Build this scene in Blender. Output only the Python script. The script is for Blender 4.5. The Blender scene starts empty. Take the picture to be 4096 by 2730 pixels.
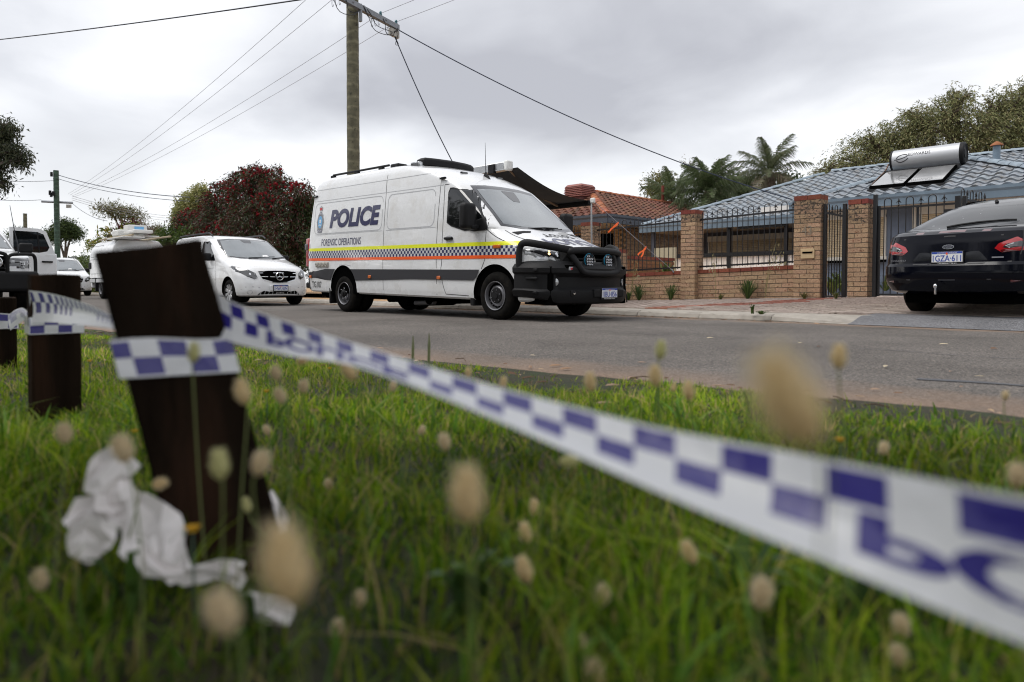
import bpy, bmesh, math, random
import numpy as np
from mathutils import Vector, Matrix, Euler, noise
from mathutils.bvhtree import BVHTree
from mathutils.geometry import delaunay_2d_cdt

SC = bpy.context.scene
COL = SC.collection
R = math.radians
rnd = random.Random(7)

# ------------------------------------------------------------------ camera
# world axes: x runs along the street, y runs away from the camera across it, z is up; the road surface is z = 0
CAM_H, PITCH, YAW, FPX, PPX, PPY = 0.53, R(1.63), R(45), 2730.67, 2048.0, 1218.0
cam_data = bpy.data.cameras.new('camera')
cam = bpy.data.objects.new('camera', cam_data)
COL.objects.link(cam)
cam.location = (0, 0, CAM_H)
cam.rotation_euler = (R(90) - PITCH, 0, YAW)
cam_data.lens = 24
cam_data.sensor_width = 36
cam_data.shift_y = (PPY - 1365.0) / 4096.0
cam_data.clip_start = 0.02
cam_data.clip_end = 2000
cam_data.dof.use_dof = True
cam_data.dof.focus_distance = 10.5
cam_data.dof.aperture_fstop = 2.0
SC.camera = cam
SC.view_settings.view_transform = 'Standard'
SC.view_settings.look = 'None'
SC.view_settings.exposure = 0.62
SC.view_settings.gamma = 1.0
SC.view_settings.use_curve_mapping = False
SC.cycles.filter_width = 1.1

# ------------------------------------------------------------------ world: an overcast sky
SUN_EL, SUN_AZ = R(62), R(225)          # azimuth of the sun, counter-clockwise from +x
world = bpy.data.worlds.new('World')
SC.world = world
world.use_nodes = True
nt = world.node_tree
nt.nodes.clear()
def wn(t, **k):
    n = nt.nodes.new(t)
    for a, b in k.items(): setattr(n, a, b)
    return n
w_out = wn('ShaderNodeOutputWorld'); w_bg = wn('ShaderNodeBackground')
w_sky = wn('ShaderNodeTexSky', sky_type='NISHITA')
w_sky.sun_disc = False
w_sky.sun_elevation = SUN_EL
w_sky.sun_rotation = R(90) - SUN_AZ
w_tc = wn('ShaderNodeTexCoord')
w_sep = wn('ShaderNodeSeparateXYZ')
nt.links.new(w_tc.outputs['Generated'], w_sep.inputs[0])
# project the view direction onto a flat cloud deck: (x, y) / (z + 0.18)
w_zz = wn('ShaderNodeMath', operation='MAXIMUM'); w_zz.inputs[1].default_value = 0.0
nt.links.new(w_sep.outputs['Z'], w_zz.inputs[0])
w_add = wn('ShaderNodeMath', operation='ADD'); w_add.inputs[1].default_value = 0.22
nt.links.new(w_zz.outputs[0], w_add.inputs[0])
w_dx = wn('ShaderNodeMath', operation='DIVIDE'); w_dy = wn('ShaderNodeMath', operation='DIVIDE')
nt.links.new(w_sep.outputs['X'], w_dx.inputs[0]); nt.links.new(w_add.outputs[0], w_dx.inputs[1])
nt.links.new(w_sep.outputs['Y'], w_dy.inputs[0]); nt.links.new(w_add.outputs[0], w_dy.inputs[1])
w_com = wn('ShaderNodeCombineXYZ')
nt.links.new(w_dx.outputs[0], w_com.inputs[0]); nt.links.new(w_dy.outputs[0], w_com.inputs[1])
def wnoise(scale, detail, rough, off, dist=0.0, stretch=(1, 1, 1), rot=0.0):
    mp = wn('ShaderNodeMapping'); mp.inputs['Location'].default_value = off; mp.inputs['Scale'].default_value = stretch
    mp.inputs['Rotation'].default_value = (0, 0, rot)
    nt.links.new(w_com.outputs[0], mp.inputs[0])
    n = wn('ShaderNodeTexNoise'); n.inputs['Scale'].default_value = scale; n.inputs['Detail'].default_value = detail
    n.inputs['Roughness'].default_value = rough; n.inputs['Distortion'].default_value = dist
    nt.links.new(mp.outputs[0], n.inputs['Vector'])
    return n
n1 = wnoise(0.62, 4, 0.42, (1.7, 7.4, 0.0), 0.3, (1.0, 1.5, 1), R(20))
n2 = wnoise(2.1, 6, 0.55, (7.7, 2.3, 1.0), 0.4)
w_mix = wn('ShaderNodeMath', operation='MULTIPLY_ADD'); w_mix.inputs[1].default_value = 0.24
nt.links.new(n2.outputs[0], w_mix.inputs[0]); nt.links.new(n1.outputs[0], w_mix.inputs[2])
w_ramp = wn('ShaderNodeValToRGB')
cr = w_ramp.color_ramp
cr.elements[0].position = 0.42; cr.elements[0].color = (0.36, 0.365, 0.395, 1)
cr.elements[1].position = 0.74; cr.elements[1].color = (0.79, 0.795, 0.81, 1)
e = cr.elements.new(0.57); e.color = (0.535, 0.545, 0.575, 1)
nt.links.new(w_mix.outputs[0], w_ramp.inputs[0])
# the deck thins to a bright, even haze low over the horizon
w_hor = wn('ShaderNodeMapRange'); w_hor.interpolation_type = 'SMOOTHSTEP'
w_hor.inputs['From Min'].default_value = 0.0; w_hor.inputs['From Max'].default_value = 0.26
nt.links.new(w_sep.outputs['Z'], w_hor.inputs[0])
w_c1 = wn('ShaderNodeMixRGB'); w_c1.inputs[1].default_value = (0.70, 0.71, 0.72, 1)
nt.links.new(w_hor.outputs[0], w_c1.inputs[0]); nt.links.new(w_ramp.outputs[0], w_c1.inputs[2])
w_sc = wn('ShaderNodeMixRGB', blend_type='MULTIPLY'); w_sc.inputs[0].default_value = 1; w_sc.inputs[2].default_value = (0.1, 0.1, 0.1, 1)
nt.links.new(w_sky.outputs[0], w_sc.inputs[1])
w_c2 = wn('ShaderNodeMixRGB'); w_c2.inputs[0].default_value = 0.94
nt.links.new(w_sc.outputs[0], w_c2.inputs[1]); nt.links.new(w_c1.outputs[0], w_c2.inputs[2])
w_bg.inputs['Strength'].default_value = 1.0
nt.links.new(w_c2.outputs[0], w_bg.inputs[0]); nt.links.new(w_bg.outputs[0], w_out.inputs[0])

sun_d = bpy.data.lights.new('sun', 'SUN')
sun_d.energy = 1.5
sun_d.angle = R(35)
sun_d.color = (1.0, 0.97, 0.93)
sun = bpy.data.objects.new('sun', sun_d)
COL.objects.link(sun)
_sd = Vector((math.cos(SUN_EL) * math.cos(SUN_AZ), math.cos(SUN_EL) * math.sin(SUN_AZ), math.sin(SUN_EL)))
sun.rotation_euler = _sd.to_track_quat('Z', 'Y').to_euler()

# ------------------------------------------------------------------ layout helpers
_CR = Euler(cam.rotation_euler).to_matrix()
_CO = Vector(cam.location)
def ray(px, py):
    return _CR @ Vector(((px - PPX) / FPX, -(py - PPY) / FPX, -1.0))
def at_y(px, py, n):
    d = ray(px, py); return _CO + d * (n / d.y)
def at_z(px, py, z):
    d = ray(px, py); return _CO + d * ((z - CAM_H) / d.z)
def at_d(px, py, depth):
    return _CO + ray(px, py) * depth

# ------------------------------------------------------------------ object helpers
def link(o):
    COL.objects.link(o); return o
def tag(o, label=None, cat=None, group=None, kind=None):
    if label: o['label'] = label
    if cat: o['category'] = cat
    if group: o['group'] = group
    if kind: o['kind'] = kind
    return o
def thing(name, label, cat, loc=(0, 0, 0), rot=(0, 0, 0), group=None):
    o = bpy.data.objects.new(name, None)
    o.empty_display_size = 0.2
    o.location = loc; o.rotation_euler = rot
    link(o)
    return tag(o, label, cat, group)
CHILD = {}
def set_parent(o, p):
    o.parent = p
    CHILD.setdefault(p.name, []).append(o)
def put(name, me, parent=None, loc=(0, 0, 0), rot=(0, 0, 0), scale=(1, 1, 1)):
    o = bpy.data.objects.new(name, me)
    o.location = loc; o.rotation_euler = rot; o.scale = scale
    link(o)
    if parent is not None: set_parent(o, parent)
    return o
def copy_tree(o, parent=None):
    c = o.copy(); link(c)
    if parent is not None: set_parent(c, parent)
    for ch in list(CHILD.get(o.name, [])): copy_tree(ch, c)
    return c

class MB:
    def __init__(s):
        s.v = []; s.f = []; s.c = []; s.uv = None
    def add(s, verts, faces, col=None):
        b = len(s.v)
        s.v.extend(tuple(p) for p in verts)
        s.f.extend(tuple(i + b for i in f) for f in faces)
        if col is not None: s.c.extend([col] * len(verts))
        return s
    def box(s, lo, hi, m=None):
        x0, y0, z0 = lo; x1, y1, z1 = hi
        p = [Vector(q) for q in ((x0, y0, z0), (x1, y0, z0), (x1, y1, z0), (x0, y1, z0), (x0, y0, z1), (x1, y0, z1), (x1, y1, z1), (x0, y1, z1))]
        if m is not None: p = [m @ q for q in p]
        return s.add(p, [(0, 3, 2, 1), (4, 5, 6, 7), (0, 1, 5, 4), (1, 2, 6, 5), (2, 3, 7, 6), (3, 0, 4, 7)])
    def cbox(s, c, d, m=None):
        return s.box([c[i] - d[i] / 2 for i in range(3)], [c[i] + d[i] / 2 for i in range(3)], m)
    def tube(s, pts, r, n=8, cap=True, flat=1.0, up=(0, 0, 1)):
        pts = [Vector(p) for p in pts]
        rr = r if isinstance(r, (list, tuple)) else [r] * len(pts)
        b = len(s.v); last = None
        for i, p in enumerate(pts):
            d = (pts[min(i + 1, len(pts) - 1)] - pts[max(i - 1, 0)])
            if d.length < 1e-9: d = Vector((0, 0, 1))
            d.normalize()
            u = Vector(up)
            if last is not None: u = last
            a = d.cross(u)
            if a.length < 1e-4: a = d.cross(Vector((1, 0, 0)))
            if a.length < 1e-4: a = d.cross(Vector((0, 1, 0)))
            a.normalize(); bb = a.cross(d).normalized(); last = bb
            for k in range(n):
                t = 2 * math.pi * k / n
                s.v.append(tuple(p + a * (math.cos(t) * rr[i]) + bb * (math.sin(t) * rr[i] * flat)))
        for i in range(len(pts) - 1):
            for k in range(n):
                k2 = (k + 1) % n
                s.f.append((b + i * n + k, b + i * n + k2, b + (i + 1) * n + k2, b + (i + 1) * n + k))
        if cap:
            s.f.append(tuple(b + k for k in range(n))[::-1])
            s.f.append(tuple(b + (len(pts) - 1) * n + k for k in range(n)))
        return s
    def lathe(s, prof, n=24, m=None, closed=False):
        """prof: (radius, height) pairs turned about z."""
        b = len(s.v); k = len(prof)
        for j in range(n):
            t = 2 * math.pi * j / n
            for r_, h in prof:
                p = Vector((r_ * math.cos(t), r_ * math.sin(t), h))
                s.v.append(tuple(m @ p if m is not None else p))
        for j in range(n):
            j2 = (j + 1) % n
            for i in range(k - 1 if not closed else k):
                i2 = (i + 1) % k
                s.f.append((b + j * k + i, b + j2 * k + i, b + j2 * k + i2, b + j * k + i2))
        return s
    def prism(s, poly, depth, m):
        """poly in local xy, extruded along local z by depth, placed by matrix m."""
        k = len(poly)
        p = [m @ Vector((x, y, 0)) for x, y in poly] + [m @ Vector((x, y, depth)) for x, y in poly]
        return s.add(p, [tuple(range(k))[::-1], tuple(range(k, 2 * k))] + [(i, (i + 1) % k, k + (i + 1) % k, k + i) for i in range(k)])
    def mesh(s, name, mat, smooth=None):
        me = bpy.data.meshes.new(name)
        me.from_pydata(s.v, [], s.f)
        if mat is not None: me.materials.append(mat)
        if s.c and len(s.c) == len(s.v):
            a = me.color_attributes.new('Col', 'FLOAT_COLOR', 'POINT')
            a.data.foreach_set('color', np.array([(c[0], c[1], c[2], 1) for c in s.c], dtype=np.float32).ravel())
        if s.uv is not None:
            uvl = me.uv_layers.new(name='UVMap')
            li = np.empty(len(me.loops), dtype=np.int32); me.loops.foreach_get('vertex_index', li)
            uvl.data.foreach_set('uv', np.array(s.uv, dtype=np.float32)[li].ravel())
        if smooth is not None:
            me.polygons.foreach_set('use_smooth', np.ones(len(me.polygons), dtype=bool))
            if smooth < 179: me.set_sharp_from_angle(angle=R(smooth))
        me.update()
        return me
    def build(s, name, mat, parent=None, smooth=None, bevel=0.0, loc=(0, 0, 0), segs=2, fixn=False):
        me = s.mesh(name, mat, smooth)
        if fixn:
            bm = bmesh.new(); bm.from_mesh(me); bmesh.ops.recalc_face_normals(bm, faces=bm.faces); bm.to_mesh(me); bm.free()
        o = put(name, me, parent, loc)
        if bevel > 0:
            md = o.modifiers.new('bevel', 'BEVEL'); md.width = bevel; md.segments = segs; md.limit_method = 'ANGLE'; md.angle_limit = R(35)
            if smooth is None:
                me.polygons.foreach_set('use_smooth', np.ones(len(me.polygons), dtype=bool))
                me.set_sharp_from_angle(angle=R(50))
        return o

def np_mesh(name, V, F, mat, cols=None, smooth=False):
    """big meshes: V (n,3), F (m,3|4) arrays."""
    me = bpy.data.meshes.new(name)
    V = np.asarray(V, dtype=np.float32); F = np.asarray(F, dtype=np.int32)
    k = F.shape[1]
    me.vertices.add(len(V)); me.vertices.foreach_set('co', V.ravel())
    me.loops.add(F.size); me.loops.foreach_set('vertex_index', F.ravel())
    me.polygons.add(len(F))
    me.polygons.foreach_set('loop_start', np.arange(len(F), dtype=np.int32) * k)
    if smooth: me.polygons.foreach_set('use_smooth', np.ones(len(F), dtype=bool))
    me.materials.append(mat)
    if cols is not None:
        a = me.color_attributes.new('Col', 'FLOAT_COLOR', 'POINT')
        c4 = np.ones((len(V), 4), dtype=np.float32); c4[:, :3] = cols
        a.data.foreach_set('color', c4.ravel())
    me.update(calc_edges=True); me.validate()
    return me

def catmull(pts, sub=6):
    pts = [Vector(p) for p in pts]; out = []
    for i in range(len(pts) - 1):
        p0 = pts[max(i - 1, 0)]; p1 = pts[i]; p2 = pts[i + 1]; p3 = pts[min(i + 2, len(pts) - 1)]
        for k in range(sub):
            t = k / sub
            out.append(0.5 * ((2 * p1) + (p2 - p0) * t + (2 * p0 - 5 * p1 + 4 * p2 - p3) * t * t + (3 * p1 - p0 - 3 * p2 + p3) * t ** 3))
    out.append(pts[-1])
    return out

# ------------------------------------------------------------------ materials
def mat(name, col, rough=0.6, metal=0.0, spec=0.5, noise_amt=0.0, noise_scale=8.0, bump=0.0, bump_scale=60.0, coat=0.0, trans=0.0,
        dark=None, dark_scale=20.0, dark_lo=0.55, dark_hi=0.7, attr=False, obj_rand=0.0, emit=0.0, coords='Object', rough_var=0.0):
    m = bpy.data.materials.new(name); m.use_nodes = True
    t = m.node_tree; L = t.links
    b = t.nodes['Principled BSDF']
    b.inputs['Roughness'].default_value = rough; b.inputs['Metallic'].default_value = metal
    b.inputs['Specular IOR Level'].default_value = spec
    b.inputs['Coat Weight'].default_value = coat; b.inputs['Coat Roughness'].default_value = 0.03
    src = None
    tc = t.nodes.new('ShaderNodeTexCoord')
    if attr:
        a = t.nodes.new('ShaderNodeVertexColor'); a.layer_name = 'Col'; src = a.outputs[0]
    else:
        c = t.nodes.new('ShaderNodeRGB'); c.outputs[0].default_value = (*col, 1); src = c.outputs[0]
    if obj_rand > 0:
        oi = t.nodes.new('ShaderNodeObjectInfo')
        hs = t.nodes.new('ShaderNodeHueSaturation')
        mr = t.nodes.new('ShaderNodeMapRange'); mr.inputs['To Min'].default_value = 1 - obj_rand; mr.inputs['To Max'].default_value = 1 + obj_rand
        L.new(oi.outputs['Random'], mr.inputs[0]); L.new(mr.outputs[0], hs.inputs['Value'])
        mr2 = t.nodes.new('ShaderNodeMapRange'); mr2.inputs['To Min'].default_value = 0.5 + 0.05 * obj_rand; mr2.inputs['To Max'].default_value = 0.5 - 0.08 * obj_rand
        mu = t.nodes.new('ShaderNodeMath'); mu.operation = 'MULTIPLY'; mu.inputs[1].default_value = 7.31
        fr = t.nodes.new('ShaderNodeMath'); fr.operation = 'FRACT'
        L.new(oi.outputs['Random'], mu.inputs[0]); L.new(mu.outputs[0], fr.inputs[0]); L.new(fr.outputs[0], mr2.inputs[0]); L.new(mr2.outputs[0], hs.inputs['Hue'])
        L.new(src, hs.inputs['Color']); src = hs.outputs[0]
    vec = tc.outputs[coords]
    if obj_rand > 0:
        va = t.nodes.new('ShaderNodeVectorMath'); va.operation = 'ADD'
        cx = t.nodes.new('ShaderNodeMath'); cx.operation = 'MULTIPLY'; cx.inputs[1].default_value = 91.0
        L.new(oi.outputs['Random'], cx.inputs[0]); L.new(vec, va.inputs[0]); L.new(cx.outputs[0], va.inputs[1]); vec = va.outputs[0]
    if noise_amt > 0:
        n = t.nodes.new('ShaderNodeTexNoise'); n.inputs['Scale'].default_value = noise_scale; n.inputs['Detail'].default_value = 6
        L.new(vec, n.inputs['Vector'])
        mr = t.nodes.new('ShaderNodeMapRange'); mr.inputs['From Min'].default_value = 0.3; mr.inputs['From Max'].default_value = 0.7
        mr.inputs['To Min'].default_value = 1 - noise_amt; mr.inputs['To Max'].default_value = 1 + noise_amt
        L.new(n.outputs[0], mr.inputs[0])
        mx = t.nodes.new('ShaderNodeMixRGB'); mx.blend_type = 'MULTIPLY'; mx.inputs[0].default_value = 1
        L.new(src, mx.inputs[1]); L.new(mr.outputs[0], mx.inputs[2]); src = mx.outputs[0]
    if dark is not None:
        n = t.nodes.new('ShaderNodeTexNoise'); n.inputs['Scale'].default_value = dark_scale; n.inputs['Detail'].default_value = 5; n.inputs['Roughness'].default_value = 0.65
        L.new(vec, n.inputs['Vector'])
        mr = t.nodes.new('ShaderNodeMapRange'); mr.inputs['From Min'].default_value = dark_lo; mr.inputs['From Max'].default_value = dark_hi
        L.new(n.outputs[0], mr.inputs[0])
        mx = t.nodes.new('ShaderNodeMixRGB'); mx.inputs[2].default_value = (*dark, 1)
        L.new(mr.outputs[0], mx.inputs[0]); L.new(src, mx.inputs[1]); src = mx.outputs[0]
    L.new(src, b.inputs['Base Color'])
    if rough_var > 0:
        n = t.nodes.new('ShaderNodeTexNoise'); n.inputs['Scale'].default_value = 3.0; n.inputs['Detail'].default_value = 6
        L.new(vec, n.inputs['Vector'])
        mr = t.nodes.new('ShaderNodeMapRange'); mr.inputs['From Min'].default_value = 0.3; mr.inputs['From Max'].default_value = 0.7
        mr.inputs['To Min'].default_value = max(0, rough - rough_var); mr.inputs['To Max'].default_value = rough + rough_var
        L.new(n.outputs[0], mr.inputs[0]); L.new(mr.outputs[0], b.inputs['Roughness'])
    if bump > 0:
        n = t.nodes.new('ShaderNodeTexNoise'); n.inputs['Scale'].default_value = bump_scale; n.inputs['Detail'].default_value = 8; n.inputs['Roughness'].default_value = 0.6
        L.new(vec, n.inputs['Vector'])
        bp = t.nodes.new('ShaderNodeBump'); bp.inputs['Strength'].default_value = bump; bp.inputs['Distance'].default_value = 0.02
        L.new(n.outputs[0], bp.inputs['Height']); L.new(bp.outputs[0], b.inputs['Normal'])
    if trans > 0:
        tr = t.nodes.new('ShaderNodeBsdfTranslucent'); ms = t.nodes.new('ShaderNodeMixShader'); ms.inputs[0].default_value = trans
        L.new(src, tr.inputs[0]); L.new(b.outputs[0], ms.inputs[1]); L.new(tr.outputs[0], ms.inputs[2])
        L.new(ms.outputs[0], t.nodes['Material Output'].inputs[0])
    if emit > 0:
        L.new(src, b.inputs['Emission Color']); b.inputs['Emission Strength'].default_value = emit
    return m

M = {}
M['white_paint'] = mat('white_paint', (0.80, 0.81, 0.82), 0.28, coat=1.0, noise_amt=0.02, noise_scale=1.5, rough_var=0.05, dark=(0.64, 0.62, 0.58), dark_scale=2.2, dark_lo=0.5, dark_hi=0.85)
M['black_plastic'] = mat('black_plastic', (0.008, 0.008, 0.009), 0.6, spec=0.25, bump=0.08, bump_scale=300, noise_amt=0.15, noise_scale=5)
M['grey_plastic'] = mat('grey_plastic', (0.04, 0.04, 0.045), 0.65, spec=0.3, bump=0.05, bump_scale=400)
M['tyre'] = mat('tyre', (0.007, 0.0065, 0.006), 0.9, spec=0.12, noise_amt=0.3, noise_scale=12, dark=(0.022, 0.018, 0.014), dark_scale=9, dark_lo=0.5, dark_hi=0.8)
M['steel_rim'] = mat('steel_rim', (0.22, 0.22, 0.235), 0.42, metal=0.6, noise_amt=0.1)
M['alloy'] = mat('alloy', (0.42, 0.42, 0.43), 0.3, metal=0.8)
M['chrome'] = mat('chrome', (0.75, 0.76, 0.78), 0.12, metal=1.0)
M['black_glass'] = mat('black_glass', (0.006, 0.007, 0.008), 0.03, spec=0.8)
M['screen_glass'] = mat('screen_glass', (0.17, 0.19, 0.20), 0.03, spec=1.0, coat=1.0, noise_amt=0.2, noise_scale=1.3)  # grey base puts the sky's reflection into the glass colour
M['frit'] = mat('frit', (0.03, 0.03, 0.034), 0.06, spec=0.7, coat=0.6)
M['seam'] = mat('seam', (0.03, 0.03, 0.032), 0.7)
M['crease_shade'] = mat('crease_shade', (0.45, 0.46, 0.48), 0.4)  # flat grey: shading of pressed lines and recesses put into colour
M['yellow'] = mat('yellow_tape', (0.82, 0.86, 0.01), 0.35, spec=0.5, coat=0.4)
M['orange'] = mat('orange_tape', (0.90, 0.11, 0.008), 0.35, spec=0.5, coat=0.4)
M['navy'] = mat('navy_print', (0.012, 0.012, 0.075), 0.3, coat=0.6)
M['silver_print'] = mat('silver_print', (0.42, 0.43, 0.45), 0.4)
M['skyblue_print'] = mat('sky_blue_print', (0.16, 0.42, 0.72), 0.4)
M['red_print'] = mat('red_print', (0.55, 0.03, 0.04), 0.4)
M['white_print'] = mat('white_print', (0.8, 0.8, 0.8), 0.4)
M['plate_white'] = mat('plate_white', (0.74, 0.75, 0.76), 0.4)
M['plate_blue'] = mat('plate_blue', (0.02, 0.06, 0.35), 0.4)
M['amber'] = mat('amber_lens', (0.55, 0.12, 0.01), 0.15, spec=0.8)
M['red_lens'] = mat('red_lens', (0.38, 0.01, 0.015), 0.1, spec=0.8, coat=1)
M['dark_red_lens'] = mat('dark_red_lens', (0.09, 0.004, 0.006), 0.1, spec=0.8, coat=1)
M['clear_lens'] = mat('clear_lens', (0.45, 0.46, 0.47), 0.08, spec=0.9, metal=0.4, noise_amt=0.5, noise_scale=18)
M['lamp_dark'] = mat('lamp_dark', (0.025, 0.025, 0.028), 0.05, spec=0.9, coat=1)
M['bulb'] = mat('bulb_glow', (1.0, 0.62, 0.25), 0.3, emit=2.2)
M['beige_plastic'] = mat('beige_plastic', (0.42, 0.40, 0.36), 0.5)
M['white_plastic'] = mat('white_plastic', (0.72, 0.72, 0.70), 0.45)
M['aluminium'] = mat('aluminium', (0.55, 0.56, 0.57), 0.35, metal=0.8)
M['cyan'] = mat('cyan_ring', (0.02, 0.25, 0.42), 0.4)
M['car_black'] = mat('car_black', (0.002, 0.0025, 0.006), 0.12, coat=0.10, spec=0.2)
M['under'] = mat('underbody', (0.003, 0.003, 0.003), 0.95, spec=0.0)
M['black_iron'] = mat('black_iron', (0.012, 0.012, 0.014), 0.35, spec=0.5, bump=0.05, bump_scale=80)
M['mortar'] = mat('mortar', (0.17, 0.145, 0.11), 0.9, bump=0.4, bump_scale=120, noise_amt=0.15, noise_scale=20)
M['wire'] = mat('wire', (0.02, 0.022, 0.03), 0.6)
M['wire_blue'] = mat('wire_blue', (0.02, 0.03, 0.06), 0.6)
M['wire_grey'] = mat('wire_grey', (0.32, 0.32, 0.36), 0.5, metal=0.3)

def brick_mat(name, base, rust, blot_lo=0.56, weather=False):
    m = mat(name, base, 0.85, spec=0.2, noise_amt=0.16, noise_scale=30, bump=0.6, bump_scale=90, dark=rust, dark_scale=22, dark_lo=blot_lo, dark_hi=blot_lo + 0.1, obj_rand=0.13)
    t = m.node_tree; L = t.links
    b = t.nodes['Principled BSDF']
    src = b.inputs['Base Color'].links[0].from_socket
    tc = t.nodes.new('ShaderNodeTexCoord')
    n = t.nodes.new('ShaderNodeTexNoise'); n.inputs['Scale'].default_value = 160; n.inputs['Detail'].default_value = 2
    L.new(tc.outputs['Object'], n.inputs['Vector'])
    mr = t.nodes.new('ShaderNodeMapRange'); mr.inputs['From Min'].default_value = 0.60; mr.inputs['From Max'].default_value = 0.66
    mx = t.nodes.new('ShaderNodeMixRGB'); mx.inputs[2].default_value = (0.05, 0.035, 0.025, 1)
    L.new(n.outputs[0], mr.inputs[0]); L.new(mr.outputs[0], mx.inputs[0]); L.new(src, mx.inputs[1])
    L.new(mx.outputs[0], b.inputs['Base Color'])
    return m
M['brick_tan'] = brick_mat('brick_tan', (0.42, 0.285, 0.18), (0.21, 0.095, 0.055))
M['brick_red'] = mat('brick_red', (0.20, 0.055, 0.035), 0.8, spec=0.3, noise_amt=0.2, noise_scale=30, bump=0.4, bump_scale=120, obj_rand=0.15)
M['brick_weathered'] = brick_mat('brick_weathered', (0.34, 0.23, 0.145), (0.06, 0.05, 0.045), 0.5)
M['brick_brown'] = brick_mat('brick_brown', (0.27, 0.13, 0.065), (0.12, 0.05, 0.03))

# ------------------------------------------------------------------ lettering (made first, while the scene is small)
TXT = {}
def text2d(txt, size=1.0, bold=0.0, shear=0.0):
    key = (txt, bold, shear)
    if key not in TXT:
        cu = bpy.data.curves.new('t', 'FONT'); cu.body = txt; cu.size = 1.0; cu.offset = bold; cu.shear = shear; cu.resolution_u = 4
        o = bpy.data.objects.new('t', cu); COL.objects.link(o)
        bpy.context.view_layer.update()
        dg = bpy.context.evaluated_depsgraph_get()
        me = bpy.data.meshes.new_from_object(o.evaluated_get(dg))
        V = [(v.co.x, v.co.y) for v in me.vertices]; F = [tuple(p.vertices) for p in me.polygons]
        bpy.data.objects.remove(o); bpy.data.curves.remove(cu); bpy.data.meshes.remove(me)
        xs = [v[0] for v in V]; ys = [v[1] for v in V]
        TXT[key] = ([((x - min(xs)) / (max(xs) - min(xs)), (y - min(ys)) / (max(ys) - min(ys))) for x, y in V], F)
    return TXT[key]       # normalised to a unit box
for a in (('POLICE', 0.045, 0.16), ('POLICE', 0.035, 0.0), ('POLICE', 0.012, 0.0), ('FORENSIC OPERATIONS', 0.004, 0.0), ('TG107', 0.012, 0.0), ('1IBU·856', 0.012, 0.0),
          ('1HWU·874', 0.012, 0.0), ('1GZA·611', 0.012, 0.0), ('1HX·388', 0.012, 0.0), ('WESTERN AUSTRALIA', 0.004, 0.0), ('Mercedes-Benz Perth', 0.0, 0.0), ('CARARENA.COM.AU', 0.006, 0.0),
          ('MONDEO', 0.0, 0.0), ('Ford', 0.0, 0.3), ('EDWARDS', 0.004, 0.0), ('43', 0.0, 0.0), ('WA', 0.01, 0.0), ('PO', 0.02, 0.0)):
    text2d(a[0], 1.0, a[1], a[2])
def add_text(mb, key, fn, eps_dir=None):
    """key: (txt, bold, shear); fn maps unit (u, v) to a point."""
    V, F = text2d(key[0], 1.0, key[1], key[2])
    mb.add([fn(u, v) for u, v in V], F)

def pip(x, y, poly):
    c = False; n = len(poly); j = n - 1
    for i in range(n):
        xi, yi = poly[i]; xj, yj = poly[j]
        if (yi > y) != (yj > y) and x < (xj - xi) * (y - yi) / (yj - yi) + xi: c = not c
        j = i
    return c
def fill2d(loops, grid=0.0):
    pts, edges = [], []
    for lp in loops:
        b = len(pts); k = len(lp)
        pts += [Vector(p) for p in lp]; edges += [(b + i, b + (i + 1) % k) for i in range(k)]
    def inside(x, y):
        c = False
        for lp in loops:
            if pip(x, y, lp): c = not c
        return c
    if grid > 0:
        xs = [p.x for p in pts]; ys = [p.y for p in pts]
        x = min(xs) + grid / 2
        while x < max(xs):
            y = min(ys) + grid / 2
            while y < max(ys):
                if inside(x, y): pts.append(Vector((x, y)))
                y += grid
            x += grid
    v, e_, f, *_ = delaunay_2d_cdt(pts, edges, [], 0, 1e-6)
    F = []
    for t in f:
        cx = sum(v[i].x for i in t) / 3; cy = sum(v[i].y for i in t) / 3
        if inside(cx, cy): F.append(tuple(t))
    return [(p.x, p.y) for p in v], F
class Shell:
    """lays flat outlines onto a body mesh, looking along an axis."""
    def __init__(s, me):
        s.bvh = BVHTree.FromPolygons([v.co.copy() for v in me.vertices], [tuple(p.vertices) for p in me.polygons])
    def at(s, axis, a, b, eps):
        o, d = {'-y': ((a, -6, b), (0, 1, 0)), '+y': ((a, 6, b), (0, -1, 0)), '+x': ((12, a, b), (-1, 0, 0)), '-x': ((-12, a, b), (1, 0, 0)), '+z': ((a, b, 8), (0, 0, -1))}[axis]
        h = s.bvh.ray_cast(Vector(o), Vector(d))
        if h[0] is None: return None
        return h[0] - Vector(d) * eps
    def lay(s, mb, axis, loops, eps=0.003, grid=0.0, thick=0.0):
        V, F = fill2d(loops, grid)
        P = [s.at(axis, a, b, eps) for a, b in V]
        good = [f for f in F if all(P[i] is not None for i in f)]
        z = Vector((0, 0, 0)); P = [p if p is not None else z for p in P]
        used = sorted({i for f in good for i in f}); ix = {u: k for k, u in enumerate(used)}
        mb.add([P[u] for u in used], [tuple(ix[i] for i in f) for f in good])
        return mb
    def text(s, mb, axis, key, fn, eps=0.003):
        V, F = text2d(key[0], 1.0, key[1], key[2])
        P = [s.at(axis, *fn(u, v), eps) for u, v in V]
        if all(p is not None for p in P): mb.add(P, F)
        return mb
def line_loop(pts, w):
    """a thin closed outline round a polyline (2d)."""
    L_, R_ = [], []
    for i, p in enumerate(pts):
        a = Vector(pts[max(i - 1, 0)]); b = Vector(pts[min(i + 1, len(pts) - 1)])
        d = (b - a).normalized(); n = Vector((-d.y, d.x)) * w / 2
        L_.append(tuple(Vector(p) + n)); R_.append(tuple(Vector(p) - n))
    return L_ + R_[::-1]
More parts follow.
